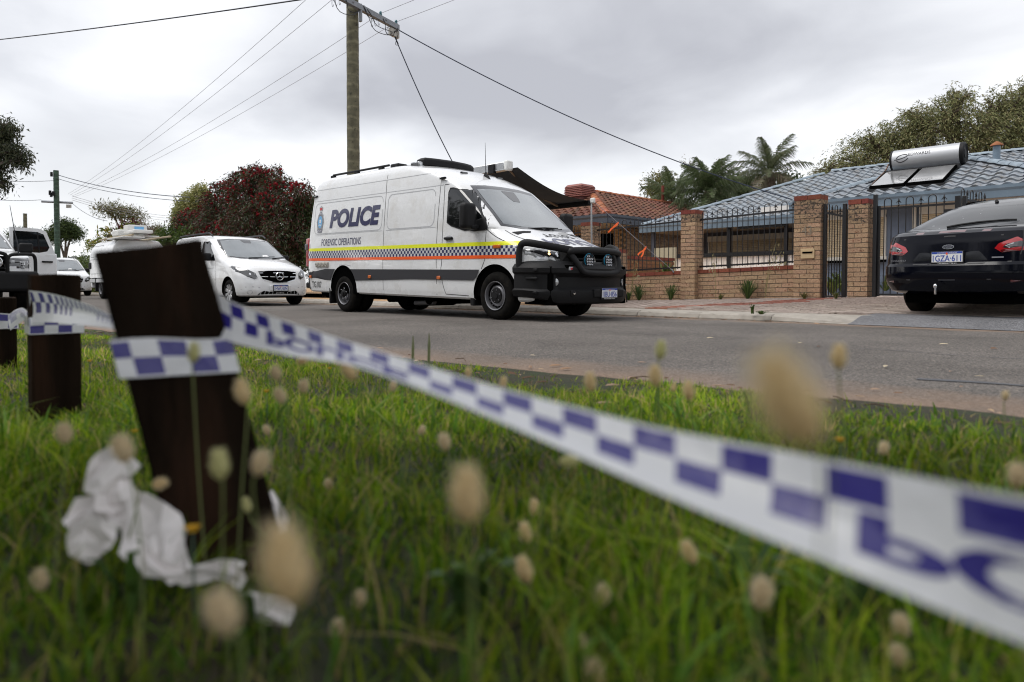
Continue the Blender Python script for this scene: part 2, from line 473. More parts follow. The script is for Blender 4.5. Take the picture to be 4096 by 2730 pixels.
def rrect(x0, y0, x1, y1, r, k=4):
    out = []
    for cx, cy, a0 in ((x1 - r, y1 - r, 0), (x0 + r, y1 - r, 90), (x0 + r, y0 + r, 180), (x1 - r, y0 + r, 270)):
        for i in range(k + 1):
            t = R(a0 + 90 * i / k); out.append((cx + r * math.cos(t), cy + r * math.sin(t)))
    return out
def ell(cx, cy, rx, ry, n=20, a0=0.0):
    return [(cx + rx * math.cos(a0 + 2 * math.pi * i / n), cy + ry * math.sin(a0 + 2 * math.pi * i / n)) for i in range(n)]
# ================================================================== GROUND
def asphalt(name, col, tint, sand=True):
    m = bpy.data.materials.new(name); m.use_nodes = True
    t = m.node_tree; L = t.links; b = t.nodes['Principled BSDF']; b.inputs['Roughness'].default_value = 0.88; b.inputs['Specular IOR Level'].default_value = 0.25
    tc = t.nodes.new('ShaderNodeTexCoord'); V = tc.outputs['Object']
    def nz(sc, de=4, ro=0.55):
        n = t.nodes.new('ShaderNodeTexNoise'); n.inputs['Scale'].default_value = sc; n.inputs['Detail'].default_value = de; n.inputs['Roughness'].default_value = ro
        L.new(V, n.inputs['Vector']); return n.outputs[0]
    def mr(s, a, b_, c, d):
        n = t.nodes.new('ShaderNodeMapRange'); n.inputs['From Min'].default_value = a; n.inputs['From Max'].default_value = b_; n.inputs['To Min'].default_value = c; n.inputs['To Max'].default_value = d
        L.new(s, n.inputs[0]); return n.outputs[0]
    def mix(f, a, b_, bt='MIX'):
        n = t.nodes.new('ShaderNodeMixRGB'); n.blend_type = bt
        for k, x in ((0, f), (1, a), (2, b_)):
            if isinstance(x, (int, float)): n.inputs[k].default_value = x
            elif isinstance(x, tuple): n.inputs[k].default_value = (*x, 1)
            else: L.new(x, n.inputs[k])
        return n.outputs[0]
    vo = t.nodes.new('ShaderNodeTexVoronoi'); vo.inputs['Scale'].default_value = 95; L.new(V, vo.inputs['Vector'])
    hs = t.nodes.new('ShaderNodeSeparateColor'); L.new(vo.outputs['Color'], hs.inputs[0])
    stone = mr(hs.outputs[0], 0, 1, 0.55, 1.5)
    c = mix(1.0, col, stone, 'MULTIPLY')
    c = mix(mr(hs.outputs[1], 0.75, 1.0, 0, 0.6), c, tint)
    c = mix(mr(vo.outputs['Distance'], 0.35, 0.75, 0, 0.55), c, (0.03, 0.028, 0.027))
    c = mix(1.0, c, mr(nz(0.9, 6), 0.3, 0.7, 0.76, 1.2), 'MULTIPLY')
    c = mix(mr(nz(0.45, 3, .4), 0.60, 0.72, 0, 0.5), c, (0.055, 0.05, 0.047))
    if sand:
        # sand and dust lie along both edges of the carriageway
        sp = t.nodes.new('ShaderNodeSeparateXYZ'); L.new(V, sp.inputs[0])
        ad = t.nodes.new('ShaderNodeMath'); ad.operation = 'MULTIPLY_ADD'; ad.inputs[1].default_value = 1.5; L.new(nz(1.2, 6), ad.inputs[0]); L.new(sp.outputs[1], ad.inputs[2])
        lx = t.nodes.new('ShaderNodeMath'); lx.operation = 'MULTIPLY_ADD'; lx.inputs[1].default_value = -0.13; L.new(sp.outputs[0], lx.inputs[0]); L.new(ad.outputs[0], lx.inputs[2])
        near = mr(lx.outputs[0], 4.15, 4.85, 0.6, 0)
        far = mr(ad.outputs[0], 9.9, 10.35, 0, 0.6)
        mx = t.nodes.new('ShaderNodeMath'); mx.operation = 'MAXIMUM'; L.new(near, mx.inputs[0]); L.new(far, mx.inputs[1])
        c = mix(mx.outputs[0], c, mix(1.0, (0.30, 0.20, 0.135), mr(nz(30, 6, 0.7), 0.3, 0.7, 0.6, 1.25), 'MULTIPLY'))
    L.new(c, b.inputs['Base Color'])
    bp = t.nodes.new('ShaderNodeBump'); bp.inputs['Strength'].default_value = 0.7; bp.inputs['Distance'].default_value = 0.006
    iv = mr(vo.outputs['Distance'], 0, 0.8, 1, 0); L.new(iv, bp.inputs['Height']); L.new(bp.outputs[0], b.inputs['Normal'])
    return m
M['asphalt'] = asphalt('asphalt', (0.142, 0.128, 0.117), (0.34, 0.29, 0.24))
M['asphalt_grey'] = asphalt('asphalt_grey', (0.19, 0.19, 0.20), (0.3, 0.3, 0.3), sand=False)
M['concrete'] = mat('concrete', (0.33, 0.30, 0.26), 0.9, noise_amt=0.18, noise_scale=6, bump=0.5, bump_scale=110, dark=(0.14, 0.12, 0.10), dark_scale=5, dark_lo=0.55, dark_hi=0.8)
M['soil'] = mat('soil', (0.036, 0.028, 0.015), 0.95, noise_amt=0.4, noise_scale=9, bump=0.9, bump_scale=40, dark=(0.02, 0.03, 0.008), dark_scale=3, dark_lo=0.4, dark_hi=0.6)
M['sand'] = mat('sand', (0.40, 0.245, 0.125), 0.95, noise_amt=0.25, noise_scale=4, bump=0.6, bump_scale=50, dark=(0.16, 0.10, 0.06), dark_scale=2.5, dark_lo=0.5, dark_hi=0.75)
M['paver'] = mat('paver', (0.39, 0.325, 0.28), 0.88, noise_amt=0.16, noise_scale=25, bump=0.4, bump_scale=150, obj_rand=0.14, dark=(0.24, 0.19, 0.16), dark_scale=4, dark_lo=0.55, dark_hi=0.8)
M['paver_red'] = mat('paver_red', (0.33, 0.15, 0.105), 0.88, noise_amt=0.2, noise_scale=25, bump=0.4, bump_scale=150, obj_rand=0.15)
M['paver_bed'] = mat('paver_bed', (0.12, 0.085, 0.06), 0.95, noise_amt=0.3, noise_scale=20)
M['yard'] = mat('yard', (0.46, 0.37, 0.32), 0.9, noise_amt=0.2, noise_scale=5, bump=0.3, bump_scale=60)
M['far_ground'] = mat('far_ground', (0.13, 0.105, 0.06), 0.95, noise_amt=0.3, noise_scale=0.3)

def sheet(name, rows, material, label_kind='structure', smooth=True, parent=None):
    """rows: list of rows of points, joined as a grid."""
    mb = MB(); k = len(rows[0])
    for r_ in rows: mb.v.extend(tuple(p) for p in r_)
    for i in range(len(rows) - 1):
        for j in range(k - 1):
            mb.f.append((i * k + j, i * k + j + 1, (i + 1) * k + j + 1, (i + 1) * k + j))
    o = mb.build(name, material, parent, smooth=180 if smooth else None, fixn=True)
    if label_kind: o['kind'] = label_kind
    return o

sheet('ground', [[(x, y, -0.08) for x in (-700, 700)] for y in (-700, 700)], M['far_ground'])
def near_edge(s):
    return float(np.interp(s, [-120, -30, -14, -10, -6.1, -3.3, 0, 4, 40], [0.2, 0.2, 1.3, 2.0, 2.72, 2.98, 3.45, 3.6, 3.6]))
_ss = [-160, -120, -90, -70, -55, -45] + [-40 + 1.0 * i for i in range(46)] + [8, 12, 20, 30, 45]
sheet('road', [[(s, near_edge(s) - 1.2 + (9.75 - near_edge(s) + 1.2) * t, 0.0) for t in (0, 0.25, 0.5, 0.75, 1)] for s in _ss], M['asphalt'])

def zb(s):      # foot of the front wall
    return 0.22 + 0.027 * (max(-16.0, min(-2.0, s)) + 7.4)
def zcap(s):    # top of the low wall
    return 0.852 + 0.03 * (s + 7.4)
def zv(s, n):
    t = max(0.0, min(1.0, (n - 9.95) / 2.95)) ** (1.0 if s < -6 else 1.0 + .75 * min(2, s + 6)); return 0.105 + (zb(s) - 0.105) * t
# kerb: cast lengths with open joints
kerb = tag(bpy.data.objects.new('kerb', None), kind='structure'); link(kerb)
kprof = [(9.62, -0.05), (9.62, 0.02), (9.66, 0.075), (9.74, 0.100), (10.24, 0.108), (10.24, -0.05)]
km = MB()
L_ = 1.16
km.v = [(0, y, z) for y, z in kprof] + [(L_ - 0.012, y, z) for y, z in kprof]
nk = len(kprof)
km.f = [tuple(range(nk)), tuple(range(nk, 2 * nk))[::-1]] + [(i, nk + i, nk + (i + 1) % nk, (i + 1) % nk) for i in range(nk)]
kme = km.mesh('kerb_stone', M['concrete'])
s = -60.0
while s < -3.9:
    if s < -22:
        k2 = MB(); k2.v = [(0, y, z) for y, z in kprof] + [(4 * L_ - 0.012, y, z) for y, z in kprof]; k2.f = km.f
        put('kerb_stone', k2.mesh('kerb_stone', M['concrete']), kerb, (s, rnd.uniform(-.005, .005), rnd.uniform(-.003, .003))); s += 4 * L_
    else:
        me_ = kme
        if s > -5.06:              # the last length ramps down to the crossover
            k3 = MB(); k3.v = [(0, y, z) for y, z in kprof] + [(L_, y, z) for y, z in ((9.62, -.05), (9.62, .0), (9.70, .010), (9.86, .034), (10.24, .106), (10.24, -.05))]; k3.f = km.f
            me_ = k3.mesh('kerb_stone', M['concrete'])
        put('kerb_stone', me_, kerb, (s, rnd.uniform(-.008, .008), rnd.uniform(-.004, .004)), (0, rnd.uniform(-.003, .003), 0)); s += L_
s_end = s
# crossover of grey asphalt at the driveway
sheet('driveway_apron', [[(s, n, z) for n, z in ((9.55, 0.006), (9.75, 0.03), (10.08, 0.10), (10.3, zv(s, 10.3) + .004), (10.78, zv(s, 10.78) + .004))] for s in (s_end - .1, -2.5, -1, 1, 4, 8)], M['asphalt_grey'])
sheet('road_crack_seal', [[(x + 0.02 * math.sin(9 * x), 2.35 + (x + 1.1) * 0.12 + 1.95 + 0.03 * math.sin(7 * x) + w, 0.004) for w in (0, 0.05 + 0.03 * math.sin(5 * x))] for x in [-1.1 + 0.08 * i for i in range(30)]],
      mat('crack_seal', (0.045, 0.047, 0.055), 0.5))
def crack(pts, w):
    rows = [[(p.x, p.y - ww, .0035), (p.x, p.y + ww, .0035)] for p, ww in [(Vector(q_), w * rnd.uniform(.4, 1.3)) for q_ in pts]]
    sheet('road_crack', rows, bpy.data.materials['crack_seal'])
crack([(x, 8.2 + .35 * noise.noise(Vector((x * 1.3, 0, 4))) + (x + 6) * .16, 0) for x in [-6.5 + .12 * i for i in range(30)]], .008)
crack([(x, 6.1 + .4 * noise.noise(Vector((x * 1.1, 0, 9))) - (x + 3) * .05, 0) for x in [-4.5 + .12 * i for i in range(38)]], .006)
# bed under the paving, sandy verge to the left, yards behind the wall
sheet('paving_bed', [[(s, n, zv(s, n) - 0.022) for n in (10.2, 11, 12, 13.4)] for s in (-9.6, -8, -6, -4, -2, 0, 4, 9)], M['paver_bed'])
def sandz(s, n): return zv(max(s, -14), n) + 0.012 * noise.noise(Vector((s * 1.3, n * 1.3, 0))) - 0.008
sheet('sandy_verge', [[(s, n, sandz(s, n) if n > 10.3 else 0.1) for n in [10.22 + 0.3 * i for i in range(14)]] for s in [-60, -50, -40, -34, -28, -24] + [-22 + 0.4 * i for i in range(32)]], M['sand'])
sheet('yard', [[(s, n, 0.27 + (0.03 if n > 15 else 0.0)) for n in (13.25, 15, 20, 30, 60)] for s in (-9.7, -7, -4, 0, 6, 20)], M['yard'])
sheet('yard_next_door', [[(s, n, 0.19) for n in (13.3, 20, 60)] for s in (-60, -30, -9.7)], M['sand'])

# pavers in stretcher bond
pav = tag(bpy.data.objects.new('paved_verge', None), kind='structure'); link(pav)
pm = MB().cbox((0, 0, 0), (0.224, 0.109, 0.05))
pme = pm.mesh('paver', M['paver']); pme_r = pm.mesh('paver', M['paver_red'])
cells = []
row = 0; n = 10.30
while n < 13.3:
    s = -9.55 + (0.115 if row % 2 else 0)
    while s < 3.4:
        if not (s > -3.9 and n < 10.7):
            edge_t = (s + 9.4) * 1.2
            if not (s < -8.6 and rnd.random() > edge_t):
                band = abs((s + 4.75) - (-(12.95 - n) * 0.75 - 0.0)) < 0.26 and n < 12.95
                cells.append((s, n, band))
        s += 0.23
    n += 0.115; row += 1
cells.sort(key=lambda c: (c[0]) ** 2 + c[1] ** 2 if c[0] < -1.6 else 1e4 + c[1])
rest = MB(); rest_r = MB()
for i, (s, n, band) in enumerate(cells):
    z = zv(s, n) - 0.02 + rnd.uniform(-.003, .003) + 0.012 * noise.noise(Vector((s * .8, n * .8, 3)))
    rx, ry = rnd.gauss(0, .008), rnd.gauss(0, .008)
    if i < 300:
        put('paver', pme_r if band else pme, pav, (s, n, z), (rx, ry, rnd.gauss(0, .01)))
    else:
        m = Matrix.Translation((s, n, z)) @ Euler((rx, ry, 0)).to_matrix().to_4x4()
        (rest_r if band else rest).cbox((0, 0, 0), (0.224, 0.109, 0.05), m)
rest.build('paver_field', M['paver'], pav)['kind'] = 'stuff'
if rest_r.v: rest_r.build('paver_band', M['paver_red'], pav)['kind'] = 'stuff'

# the near verge: soil under the grass
def lawn_z(s, n):
    e = near_edge(s) - n
    return 0.035 * min(1, max(0, e) / 0.5) + 0.018 * noise.noise(Vector((s * 1.1, n * 1.1, 0.3))) + 0.004 + 0.012 * noise.noise(Vector((s * 4, n * 4, 1.3)))
def lawn_edge(s): return near_edge(s) + 0.10 * noise.noise(Vector((s * 1.7, 0, 0))) + 0.05 * noise.noise(Vector((s * 6, 2, 0)))
sheet('verge_soil', [[(s, -8 + (lawn_edge(s) + 8) * t, lawn_z(s, -8 + (lawn_edge(s) + 8) * t) if t < 0.999 else 0.003) for t in [0, .2, .4, .55, .62, .68] + [.70 + .0125 * i for i in range(25)]] for s in [-40, -30, -24, -20] + [-18 + 0.15 * i for i in range(148)] + [5, 8]], M['soil'])
# ================================================================== FRONT WALL, FENCE AND GATES
BR_L, BR_H = 0.24, 0.086
brick_me = {}
def brick_mesh(l, material):
    k = (round(l, 3), material.name)
    if k not in brick_me:
        mb = MB().box((-l / 2, 0, -0.0365), (l / 2, 0.10, 0.0365)); brick_me[k] = mb.mesh('brick', material)
    return brick_me[k]
SL = math.atan(0.03)
wall = thing('brick_wall', 'low speckled tan brick front wall with red capping and taller square pillars', 'wall', (-7.8, 13.0, 0.2))
gate_pillar = thing('brick_pillar', 'tan brick pillar with red cap standing alone between the two iron gates', 'pillar', (-4.24, 13.0, 0.28))
def ploc(p, o): return (p[0] - o.location.x, p[1] - o.location.y, p[2] - o.location.z)
def put_brick(par, l, m, s, n, z, rz=0.0, slope=True):
    put('brick', brick_mesh(l, m), par, ploc((s, n + rnd.uniform(-.003, .003), z), par), (0, -SL if slope else 0, rz))
def panel(s0, s1, n=13.03):
    core = MB(); 
    core.v = [(s, nn, z) for s in (s0, s1) for nn, z in ((n + .008, zb(s) - .15), (n + .20, zb(s) - .15), (n + .20, zcap(s) - .07), (n + .008, zcap(s) - .07))]
    core.f = [(0, 1, 2, 3), (4, 7, 6, 5), (0, 4, 5, 1), (1, 5, 6, 2), (2, 6, 7, 3), (3, 7, 4, 0)]
    core.build('mortar', M['mortar'], wall, loc=[-c for c in wall.location])
    k = 0; s = s0 + 0.005                          # capping bricks
    while s < s1 - 0.05:
        l = min(0.230, s1 - s - .005)
        me = brick_me.setdefault(('cap', round(l, 3)), MB().box((-l / 2, -.012, -.04), (l / 2, .215, .036)).mesh('capping_brick', M['brick_red']))
        put('capping_brick', me, wall, ploc((s + l / 2, n, zcap(s + l / 2) - .04), wall), (0, -SL, 0)); s += 0.24
    for c in range(9):
        s = s0 - (0.12 if c % 2 else 0.0) + .005
        while s < s1 - .02:
            a = max(s, s0 + .005); b = min(s + .230, s1 - .005)
            if b - a > .03:
                mid = (a + b) / 2; z = zcap(mid) - .08 - (c + .5) * BR_H - .004
                if z > zb(mid) - .06: put_brick(wall, b - a, M['brick_tan'], mid, n, z)
            s += 0.24
def pillar(par, s0, w, n, top, dep=0.35, back=True, weather=6):
    base = zb(s0) - 0.1
    o = par.location
    MB().box((s0 + .008, n + .008, base), (s0 + w - .008, n + dep - .008, top - .07)).build('mortar', M['mortar'], par, loc=(-o.x, -o.y, -o.z))
    nb = max(1, round(w / .12)); seg = w / nb
    def course(z, odd, m, capm=False):
        pat = []; x = 0
        first = seg if odd else 2 * seg
        while x < w - .01:
            l = min(first if x == 0 else 2 * seg, w - x); pat.append((x, l)); x += l
        for x, l in pat:
            if capm:
                me = brick_me.setdefault(('pc', round(l, 3)), MB().box((-(l - .01) / 2, -.006, -.045), ((l - .01) / 2, dep / 2 + .005, .040)).mesh('capping_brick', M['brick_red']))
                put('capping_brick', me, par, ploc((s0 + x + l / 2, n, z), par))
                put('capping_brick', me, par, ploc((s0 + x + l / 2, n + dep, z), par), (0, 0, math.pi))
            else: put_brick(par, l - .01, m, s0 + x + l / 2, n, z, 0, False)
        if not capm:                                # the side that faces the driveway
            ns = max(1, round((dep - .1) / .12)); sg = (dep - .105) / ns
            x = .105; first = sg if not odd else 2 * sg; k = 0
            while x < dep - .02:
                l = min(first if k == 0 else 2 * sg, dep - x)
                put('brick', brick_mesh(l - .01, m), par, ploc((s0 + w + rnd.uniform(-.003, .002), n + x + l / 2, z), par), (0, 0, math.pi / 2)); x += l; k += 1
    z = top - .045; course(z, False, None, True)
    c = 0; z = top - .09 - BR_H / 2
    while z > zb(s0) - .06:
        course(z, c % 2 == 0, M['brick_weathered'] if c < weather and rnd.random() < 1 - c / weather else M['brick_tan']); z -= BR_H; c += 1
panel(-10.2, -7.80); panel(-7.46, -5.38)
pillar(wall, -10.55, 0.35, 12.9, 2.04, weather=14)
pillar(wall, -7.80, 0.345, 12.9, 2.12, weather=5)
pillar(wall, -5.38, 0.50, 12.9, 2.20, weather=7)
pillar(gate_pillar, -4.41, 0.34, 12.9, 2.05, weather=6)
lb = MB().box((-5.235, 12.878, 1.02), (-4.985, 12.93, 1.20)).build('letterbox_plate', mat('letterbox_cream', (0.50, 0.38, 0.22), 0.6), wall, bevel=.006, loc=[-c for c in wall.location])
sl = MB().box((-5.20, 12.870, 1.115), (-5.02, 12.882, 1.145)).build('letter_slot', M['under'], lb)
MB().box((-5.205, 12.862, 1.148), (-5.015, 12.884, 1.162)).build('letter_flap', bpy.data.materials['letterbox_cream'], lb)
nm = MB(); add_text(nm, ('43', 0.0, 0.0), lambda u, v: (-5.22 + .18 * u, 12.888, 1.46 + .165 * v)); nm.build('house_number', mat('number_brass', (.22, .18, .13), .5), wall, loc=[-c for c in wall.location])

def hoop_mesh(w, h0, h1, r=.0085):
    pts = [(0, 0, h0), (0, 0, h1)] + [(w / 2 - w / 2 * math.cos(a), 0, h1 + w / 2 * math.sin(a)) for a in [R(15 * k) for k in range(1, 12)]] + [(w, 0, h1), (w, 0, h0)]
    return MB().tube(pts, r, 7, up=(0, 1, 0)).mesh('hoop', M['black_iron'], 60)
def spear_mesh(h0, h1, r=.0085):
    mb = MB().tube([(0, 0, h0), (0, 0, h1)], r, 7, up=(0, 1, 0))
    mb.lathe([(r, h1 - .06), (.02, h1 - .05), (.02, h1 - .04), (r, h1 - .03)], 8)
    mb.lathe([(r, h1), (.018, h1 + .012), (.016, h1 + .035), (.0, h1 + .085)], 6)
    mb.tube([(-.036, 0, h1 - .012), (-.02, 0, h1 + .016), (0, 0, h1 + .004), (.02, 0, h1 + .016), (.036, 0, h1 - .012)], .007, 5, up=(0, 1, 0))
    return mb.mesh('picket', M['black_iron'], 60)
def fence_panel(label, s0, s1, n, zt, zbm, group, name='iron_fence', ang=0.0, length=None, foot=None, slope=0.03):
    t = thing(name, label, 'fence' if 'fence' in name else 'gate', (s0, n, zbm), (0, 0, ang), group)
    Ln = length or (s1 - s0)
    for z, h in ((zt - zbm, .035), (0.0, .035)):
        mb = MB(); mb.v = [(x, y, z + x * slope + dz) for x in (-.02, Ln + .02) for y, dz in ((-.012, -h / 2), (.012, -h / 2), (.012, h / 2), (-.012, h / 2))]
        mb.f = [(0, 1, 2, 3), (4, 7, 6, 5), (0, 4, 5, 1), (1, 5, 6, 2), (2, 6, 7, 3), (3, 7, 4, 0)]
        mb.build('rail', M['black_iron'], t)
    hm = hoop_mesh(.113, -.03 if foot is None else 0, zt - zbm + .12); sm = spear_mesh(-.03 if foot is None else 0, zt - zbm + .09)
    x = .06
    while x < Ln - .04:
        if x + .113 < Ln: put('hoop', hm, t, (x, 0, x * slope))
        x += .226
        if x < Ln - .02: put('picket', sm, t, (x, 0, x * slope))
        x += .113
    return t
fence_panel('black hooped iron fence panel on the wall beside the van bonnet', -10.2, -7.8, 13.1, 1.84, 0.84, 'iron fence panels on the wall')
fence_panel('black hooped iron fence panel between the plain pillar and pillar 43', -7.46, -5.38, 13.1, 1.905, 0.915, 'iron fence panels on the wall')
fence_panel('black hooped iron fence stretch at the neighbouring drive, half hidden by the van', -13.0, -10.6, 13.1, 1.75, 0.75, 'iron fence panels on the wall')
pg = fence_panel('narrow black iron garden gate standing ajar beside pillar 43', -4.84, 0, 13.0, 1.86, 0.32, None, 'garden_gate', R(86), 0.90, foot=1, slope=-.02)
MB().box((-.035, -.02, -.08), (.0, .02, 1.70)).build('gate_stile', M['black_iron'], pg)
MB().box((.90, -.02, -.02), (.935, .02, 1.66)).build('gate_stile', M['black_iron'], pg)
MB().cbox((.86, -.03, .80), (.10, .03, .05)).build('latch', M['black_iron'], pg)
dg_ = fence_panel('wide black iron driveway gate leaf behind the black car', -3.92, 0, 13.05, 1.86, 0.36, 'driveway gate leaves', 'driveway_gate', 0, 1.14, foot=1, slope=.0)
MB().box((-.045, -.02, -.03), (.0, .02, 1.55)).build('gate_stile', M['black_iron'], dg_)
MB().box((1.12, -.02, -.03), (1.16, .02, 1.62)).build('gate_stile', M['black_iron'], dg_)
MB().cbox((1.06, -.04, 1.36), (.16, .05, .10)).build('latch', M['black_iron'], dg_)
d2 = fence_panel('black iron driveway gate leaf swung open edge-on behind the black car', -2.74, 0, 13.05, 1.93, 0.36, 'driveway gate leaves', 'driveway_gate', R(80), 1.1, foot=1, slope=.0)
MB().box((-.03, -.02, -.03), (.01, .02, 1.62)).build('gate_stile', M['black_iron'], d2)
for s_, lb_, h_ in ((-4.50, 'slim black steel post beside the lone brick pillar, garden gate side', 1.70), (-3.99, 'slim black steel post beside the lone brick pillar, driveway side', 1.80), (-2.66, 'thick black steel post behind the black car roof', 1.62)):
    tag(MB().box((s_ - .032, 12.98, zb(s_) - .05), (s_ + .032, 13.05, zb(s_) + h_)).build('gate_post', M['black_iron'], bevel=.006), lb_, 'gate post', 'black gate posts')

# ================================================================== TILED ROOFS
def tile_mesh(w, l, material, n=9):
    mb = MB()
    def prof(t): return 0.030 * math.sin(2 * math.pi * t - .6) + 0.006
    for j, (yy, dz) in enumerate(((-l * .04, .048), (l * 1.06, .004))):
        for i in range(n + 1):
            mb.v.append((-w / 2 + w * i / n, yy, prof(i / n) + dz))
    for i in range(n + 1): mb.v.append((-w / 2 + w * i / n, -l * .04 + .003, prof(i / n) + .048 - .044))
    for i in range(n):
        mb.f.append((i, i + 1, n + 2 + i, n + 1 + i)); mb.f.append((2 * n + 2 + i, 2 * n + 3 + i, i + 1, i))
    return mb.mesh('roof_tile', material, 50)
def lay_tiles(house, planes, w, l, material, budget=300, ridge_mat=None, ridges=(), bud_r=60):
    """planes: (origin, u direction, up-slope direction, extent u, extent v, inside(u, v))"""
    me = tile_mesh(w, l, material)
    cand = []
    for o, u, v, U, V, ins in planes:
        u = Vector(u).normalized(); v = Vector(v).normalized(); nn = u.cross(v)
        rot = Matrix((u, v, nn)).transposed().to_4x4()
        b = 0.0; r_ = 0
        while b < V:
            a = w / 2
            while a < U:
                if ins(a, b + l / 2):
                    p = Vector(o) + u * a + v * b
                    d = p - _CO; q = _CR.transposed() @ d
                    vis = q.z < 0 and abs(q.x / q.z) < 0.80
                    cand.append((0 if vis else 1, d.length, p, rot))
                a += w
            b += l; r_ += 1
    cand.sort(key=lambda c: (c[0], c[1]))
    V0 = np.empty((len(me.vertices), 3), dtype=np.float32); me.vertices.foreach_get('co', V0.ravel().reshape(-1)) if False else None
    V0 = np.array([v.co[:] for v in me.vertices]); F0 = [tuple(p.vertices) for p in me.polygons]
    rest = MB()
    hl = house.location
    for i, (vi, _, p, rot) in enumerate(cand):
        jit = Euler((rnd.gauss(0, .008), rnd.gauss(0, .008), rnd.gauss(0, .006))).to_matrix().to_4x4()
        m = Matrix.Translation(p + Vector((0, 0, rnd.uniform(-.003, .004)))) @ rot @ jit
        if i < budget:
            o = put('roof_tile', me, house); o.matrix_basis = Matrix.Translation(-hl) @ m
        else:
            rest.add([m @ Vector(q) for q in V0], F0)
    if rest.v:
        q = rest.build('roof_tile_field', material, house, smooth=50, loc=-hl); q['kind'] = 'stuff'
    for a, b in ridges:
        a = Vector(a); b = Vector(b); d = (b - a); n = max(1, int(d.length / .38)); d.normalize()
        cm = MB()
        for k in range(7):
            t = math.pi * k / 6
            for x, g in ((-.02, 1.0), (.40, .9)):
                cm.v.append((x, .13 * g * math.cos(t), .085 * g * math.sin(t) - .02))
        for k in range(6): cm.f.append((2 * k, 2 * k + 1, 2 * k + 3, 2 * k + 2))
        cm.f.append(tuple(2 * k for k in range(7)))
        cme = brick_me.setdefault(('ridge', ridge_mat.name), cm.mesh('ridge_cap', ridge_mat, 50))
        side = Vector((0, 0, 1)).cross(d).normalized(); up = d.cross(side)
        rot = Matrix((d, side, up)).transposed().to_4x4()
        for k in range(n):
            o = put('ridge_cap', cme, house)
            o.matrix_basis = Matrix.Translation(-hl) @ Matrix.Translation(a + d * (k * .38) + Vector((0, 0, .05 + rnd.uniform(-.006, .006)))) @ rot @ Euler((0, rnd.gauss(.02, .01), rnd.gauss(0, .02))).to_matrix().to_4x4()
M['tile_blue'] = mat('tile_blue', (0.27, 0.297, 0.33), 0.7, spec=0.35, noise_amt=0.18, noise_scale=9, bump=0.3, bump_scale=70, obj_rand=0.12, dark=(0.17, 0.155, 0.14), dark_scale=4, dark_lo=0.48, dark_hi=0.68)
M['ridge_blue'] = mat('ridge_blue', (0.25, 0.30, 0.35), 0.6, spec=0.35, noise_amt=0.2, noise_scale=6, obj_rand=0.12)
M['tile_orange'] = mat('tile_orange', (0.165, 0.075, 0.046), 0.8, spec=0.25, noise_amt=0.25, noise_scale=9, bump=0.3, bump_scale=70, obj_rand=0.2, dark=(0.07, 0.045, 0.035), dark_scale=5, dark_lo=0.46, dark_hi=0.68)
M['ridge_orange'] = mat('ridge_orange', (0.34, 0.125, 0.06), 0.75, spec=0.25, noise_amt=0.25, noise_scale=6, obj_rand=0.15)
M['gutter_blue'] = mat('gutter_blue', (0.15, 0.205, 0.26), 0.4, noise_amt=0.12, noise_scale=3, dark=(0.30, 0.36, 0.42), dark_scale=1.5, dark_lo=0.6, dark_hi=0.8)
M['gutter_slate'] = mat('gutter_slate', (0.055, 0.065, 0.085), 0.45, noise_amt=0.1)
M['soffit'] = mat('soffit', (0.40, 0.36, 0.31), 0.8, noise_amt=0.08)
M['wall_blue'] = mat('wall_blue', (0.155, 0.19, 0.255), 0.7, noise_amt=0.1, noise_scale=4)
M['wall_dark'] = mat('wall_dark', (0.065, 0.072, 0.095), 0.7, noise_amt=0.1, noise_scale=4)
M['shutter'] = mat('shutter_cream', (0.58, 0.47, 0.31), 0.5, noise_amt=0.06, noise_scale=3)
M['cream_trim'] = mat('cream_trim', (0.62, 0.59, 0.52), 0.6)
M['balustrade'] = mat('balustrade_white', (0.86, 0.80, 0.74), 0.5, noise_amt=0.05)

# ---------------------------------------------------------------- number 43
house = thing('blue_roofed_house', 'single-storey house with pale blue tiled roof, cream shutters and solar tank behind iron gates', 'house', (-6, 20, 0.3))
hl = house.location; hof = (-hl.x, -hl.y, -hl.z)
EZ, PT = 2.67, 0.40           # eave height and pitch
def sec(u, v): return math.sqrt(1 + PT * PT)
kk = math.sqrt(1 + PT * PT)
# main front slope: eave y=21 from x=-14.3 rightwards; left edge is a hip; wing joins in front
D = 4.9
main_in = lambda u, v: u > v / kk + .12 and v / kk < D
wl, wr, wf = -7.5, -1.5, 18.0
planes = [((-14.3, 21, EZ), (1, 0, 0), (0, 1, PT), 24, D * kk, main_in),
          ((wl, wf, EZ), (1, 0, 0), (0, 1, PT), 6, 3 * kk, lambda u, v: u > v / kk + .1 and u < 6 - v / kk - .1),
          ((wl, 24.2, EZ), (0, -1, 0), (1, 0, PT), 6.2, 3 * kk, lambda u, v: u < 6.2 - v / kk - .08 and u > 3.2 - v / kk),
          ((wr, wf, EZ), (0, 1, 0), (-1, 0, PT), 6.2, 3 * kk, lambda u, v: u > v / kk + .08)]
top = EZ + PT * D
rid = [((-14.3, 21, EZ), (-14.3 + D, 21 + D, top)), ((-14.3 + D, 21 + D, top), (8, 21 + D, top)),
       ((wl, wf, EZ), (wl + 3, wf + 3, EZ + 3 * PT)), ((wr, wf, EZ), (wr - 3, wf + 3, EZ + 3 * PT)), ((wl + 3, wf + 3, EZ + 3 * PT), (wl + 3, wf + 6, EZ + 3 * PT))]
lay_tiles(house, planes, .30, .315, M['tile_blue'], 300, M['ridge_blue'], rid)
rb = MB()
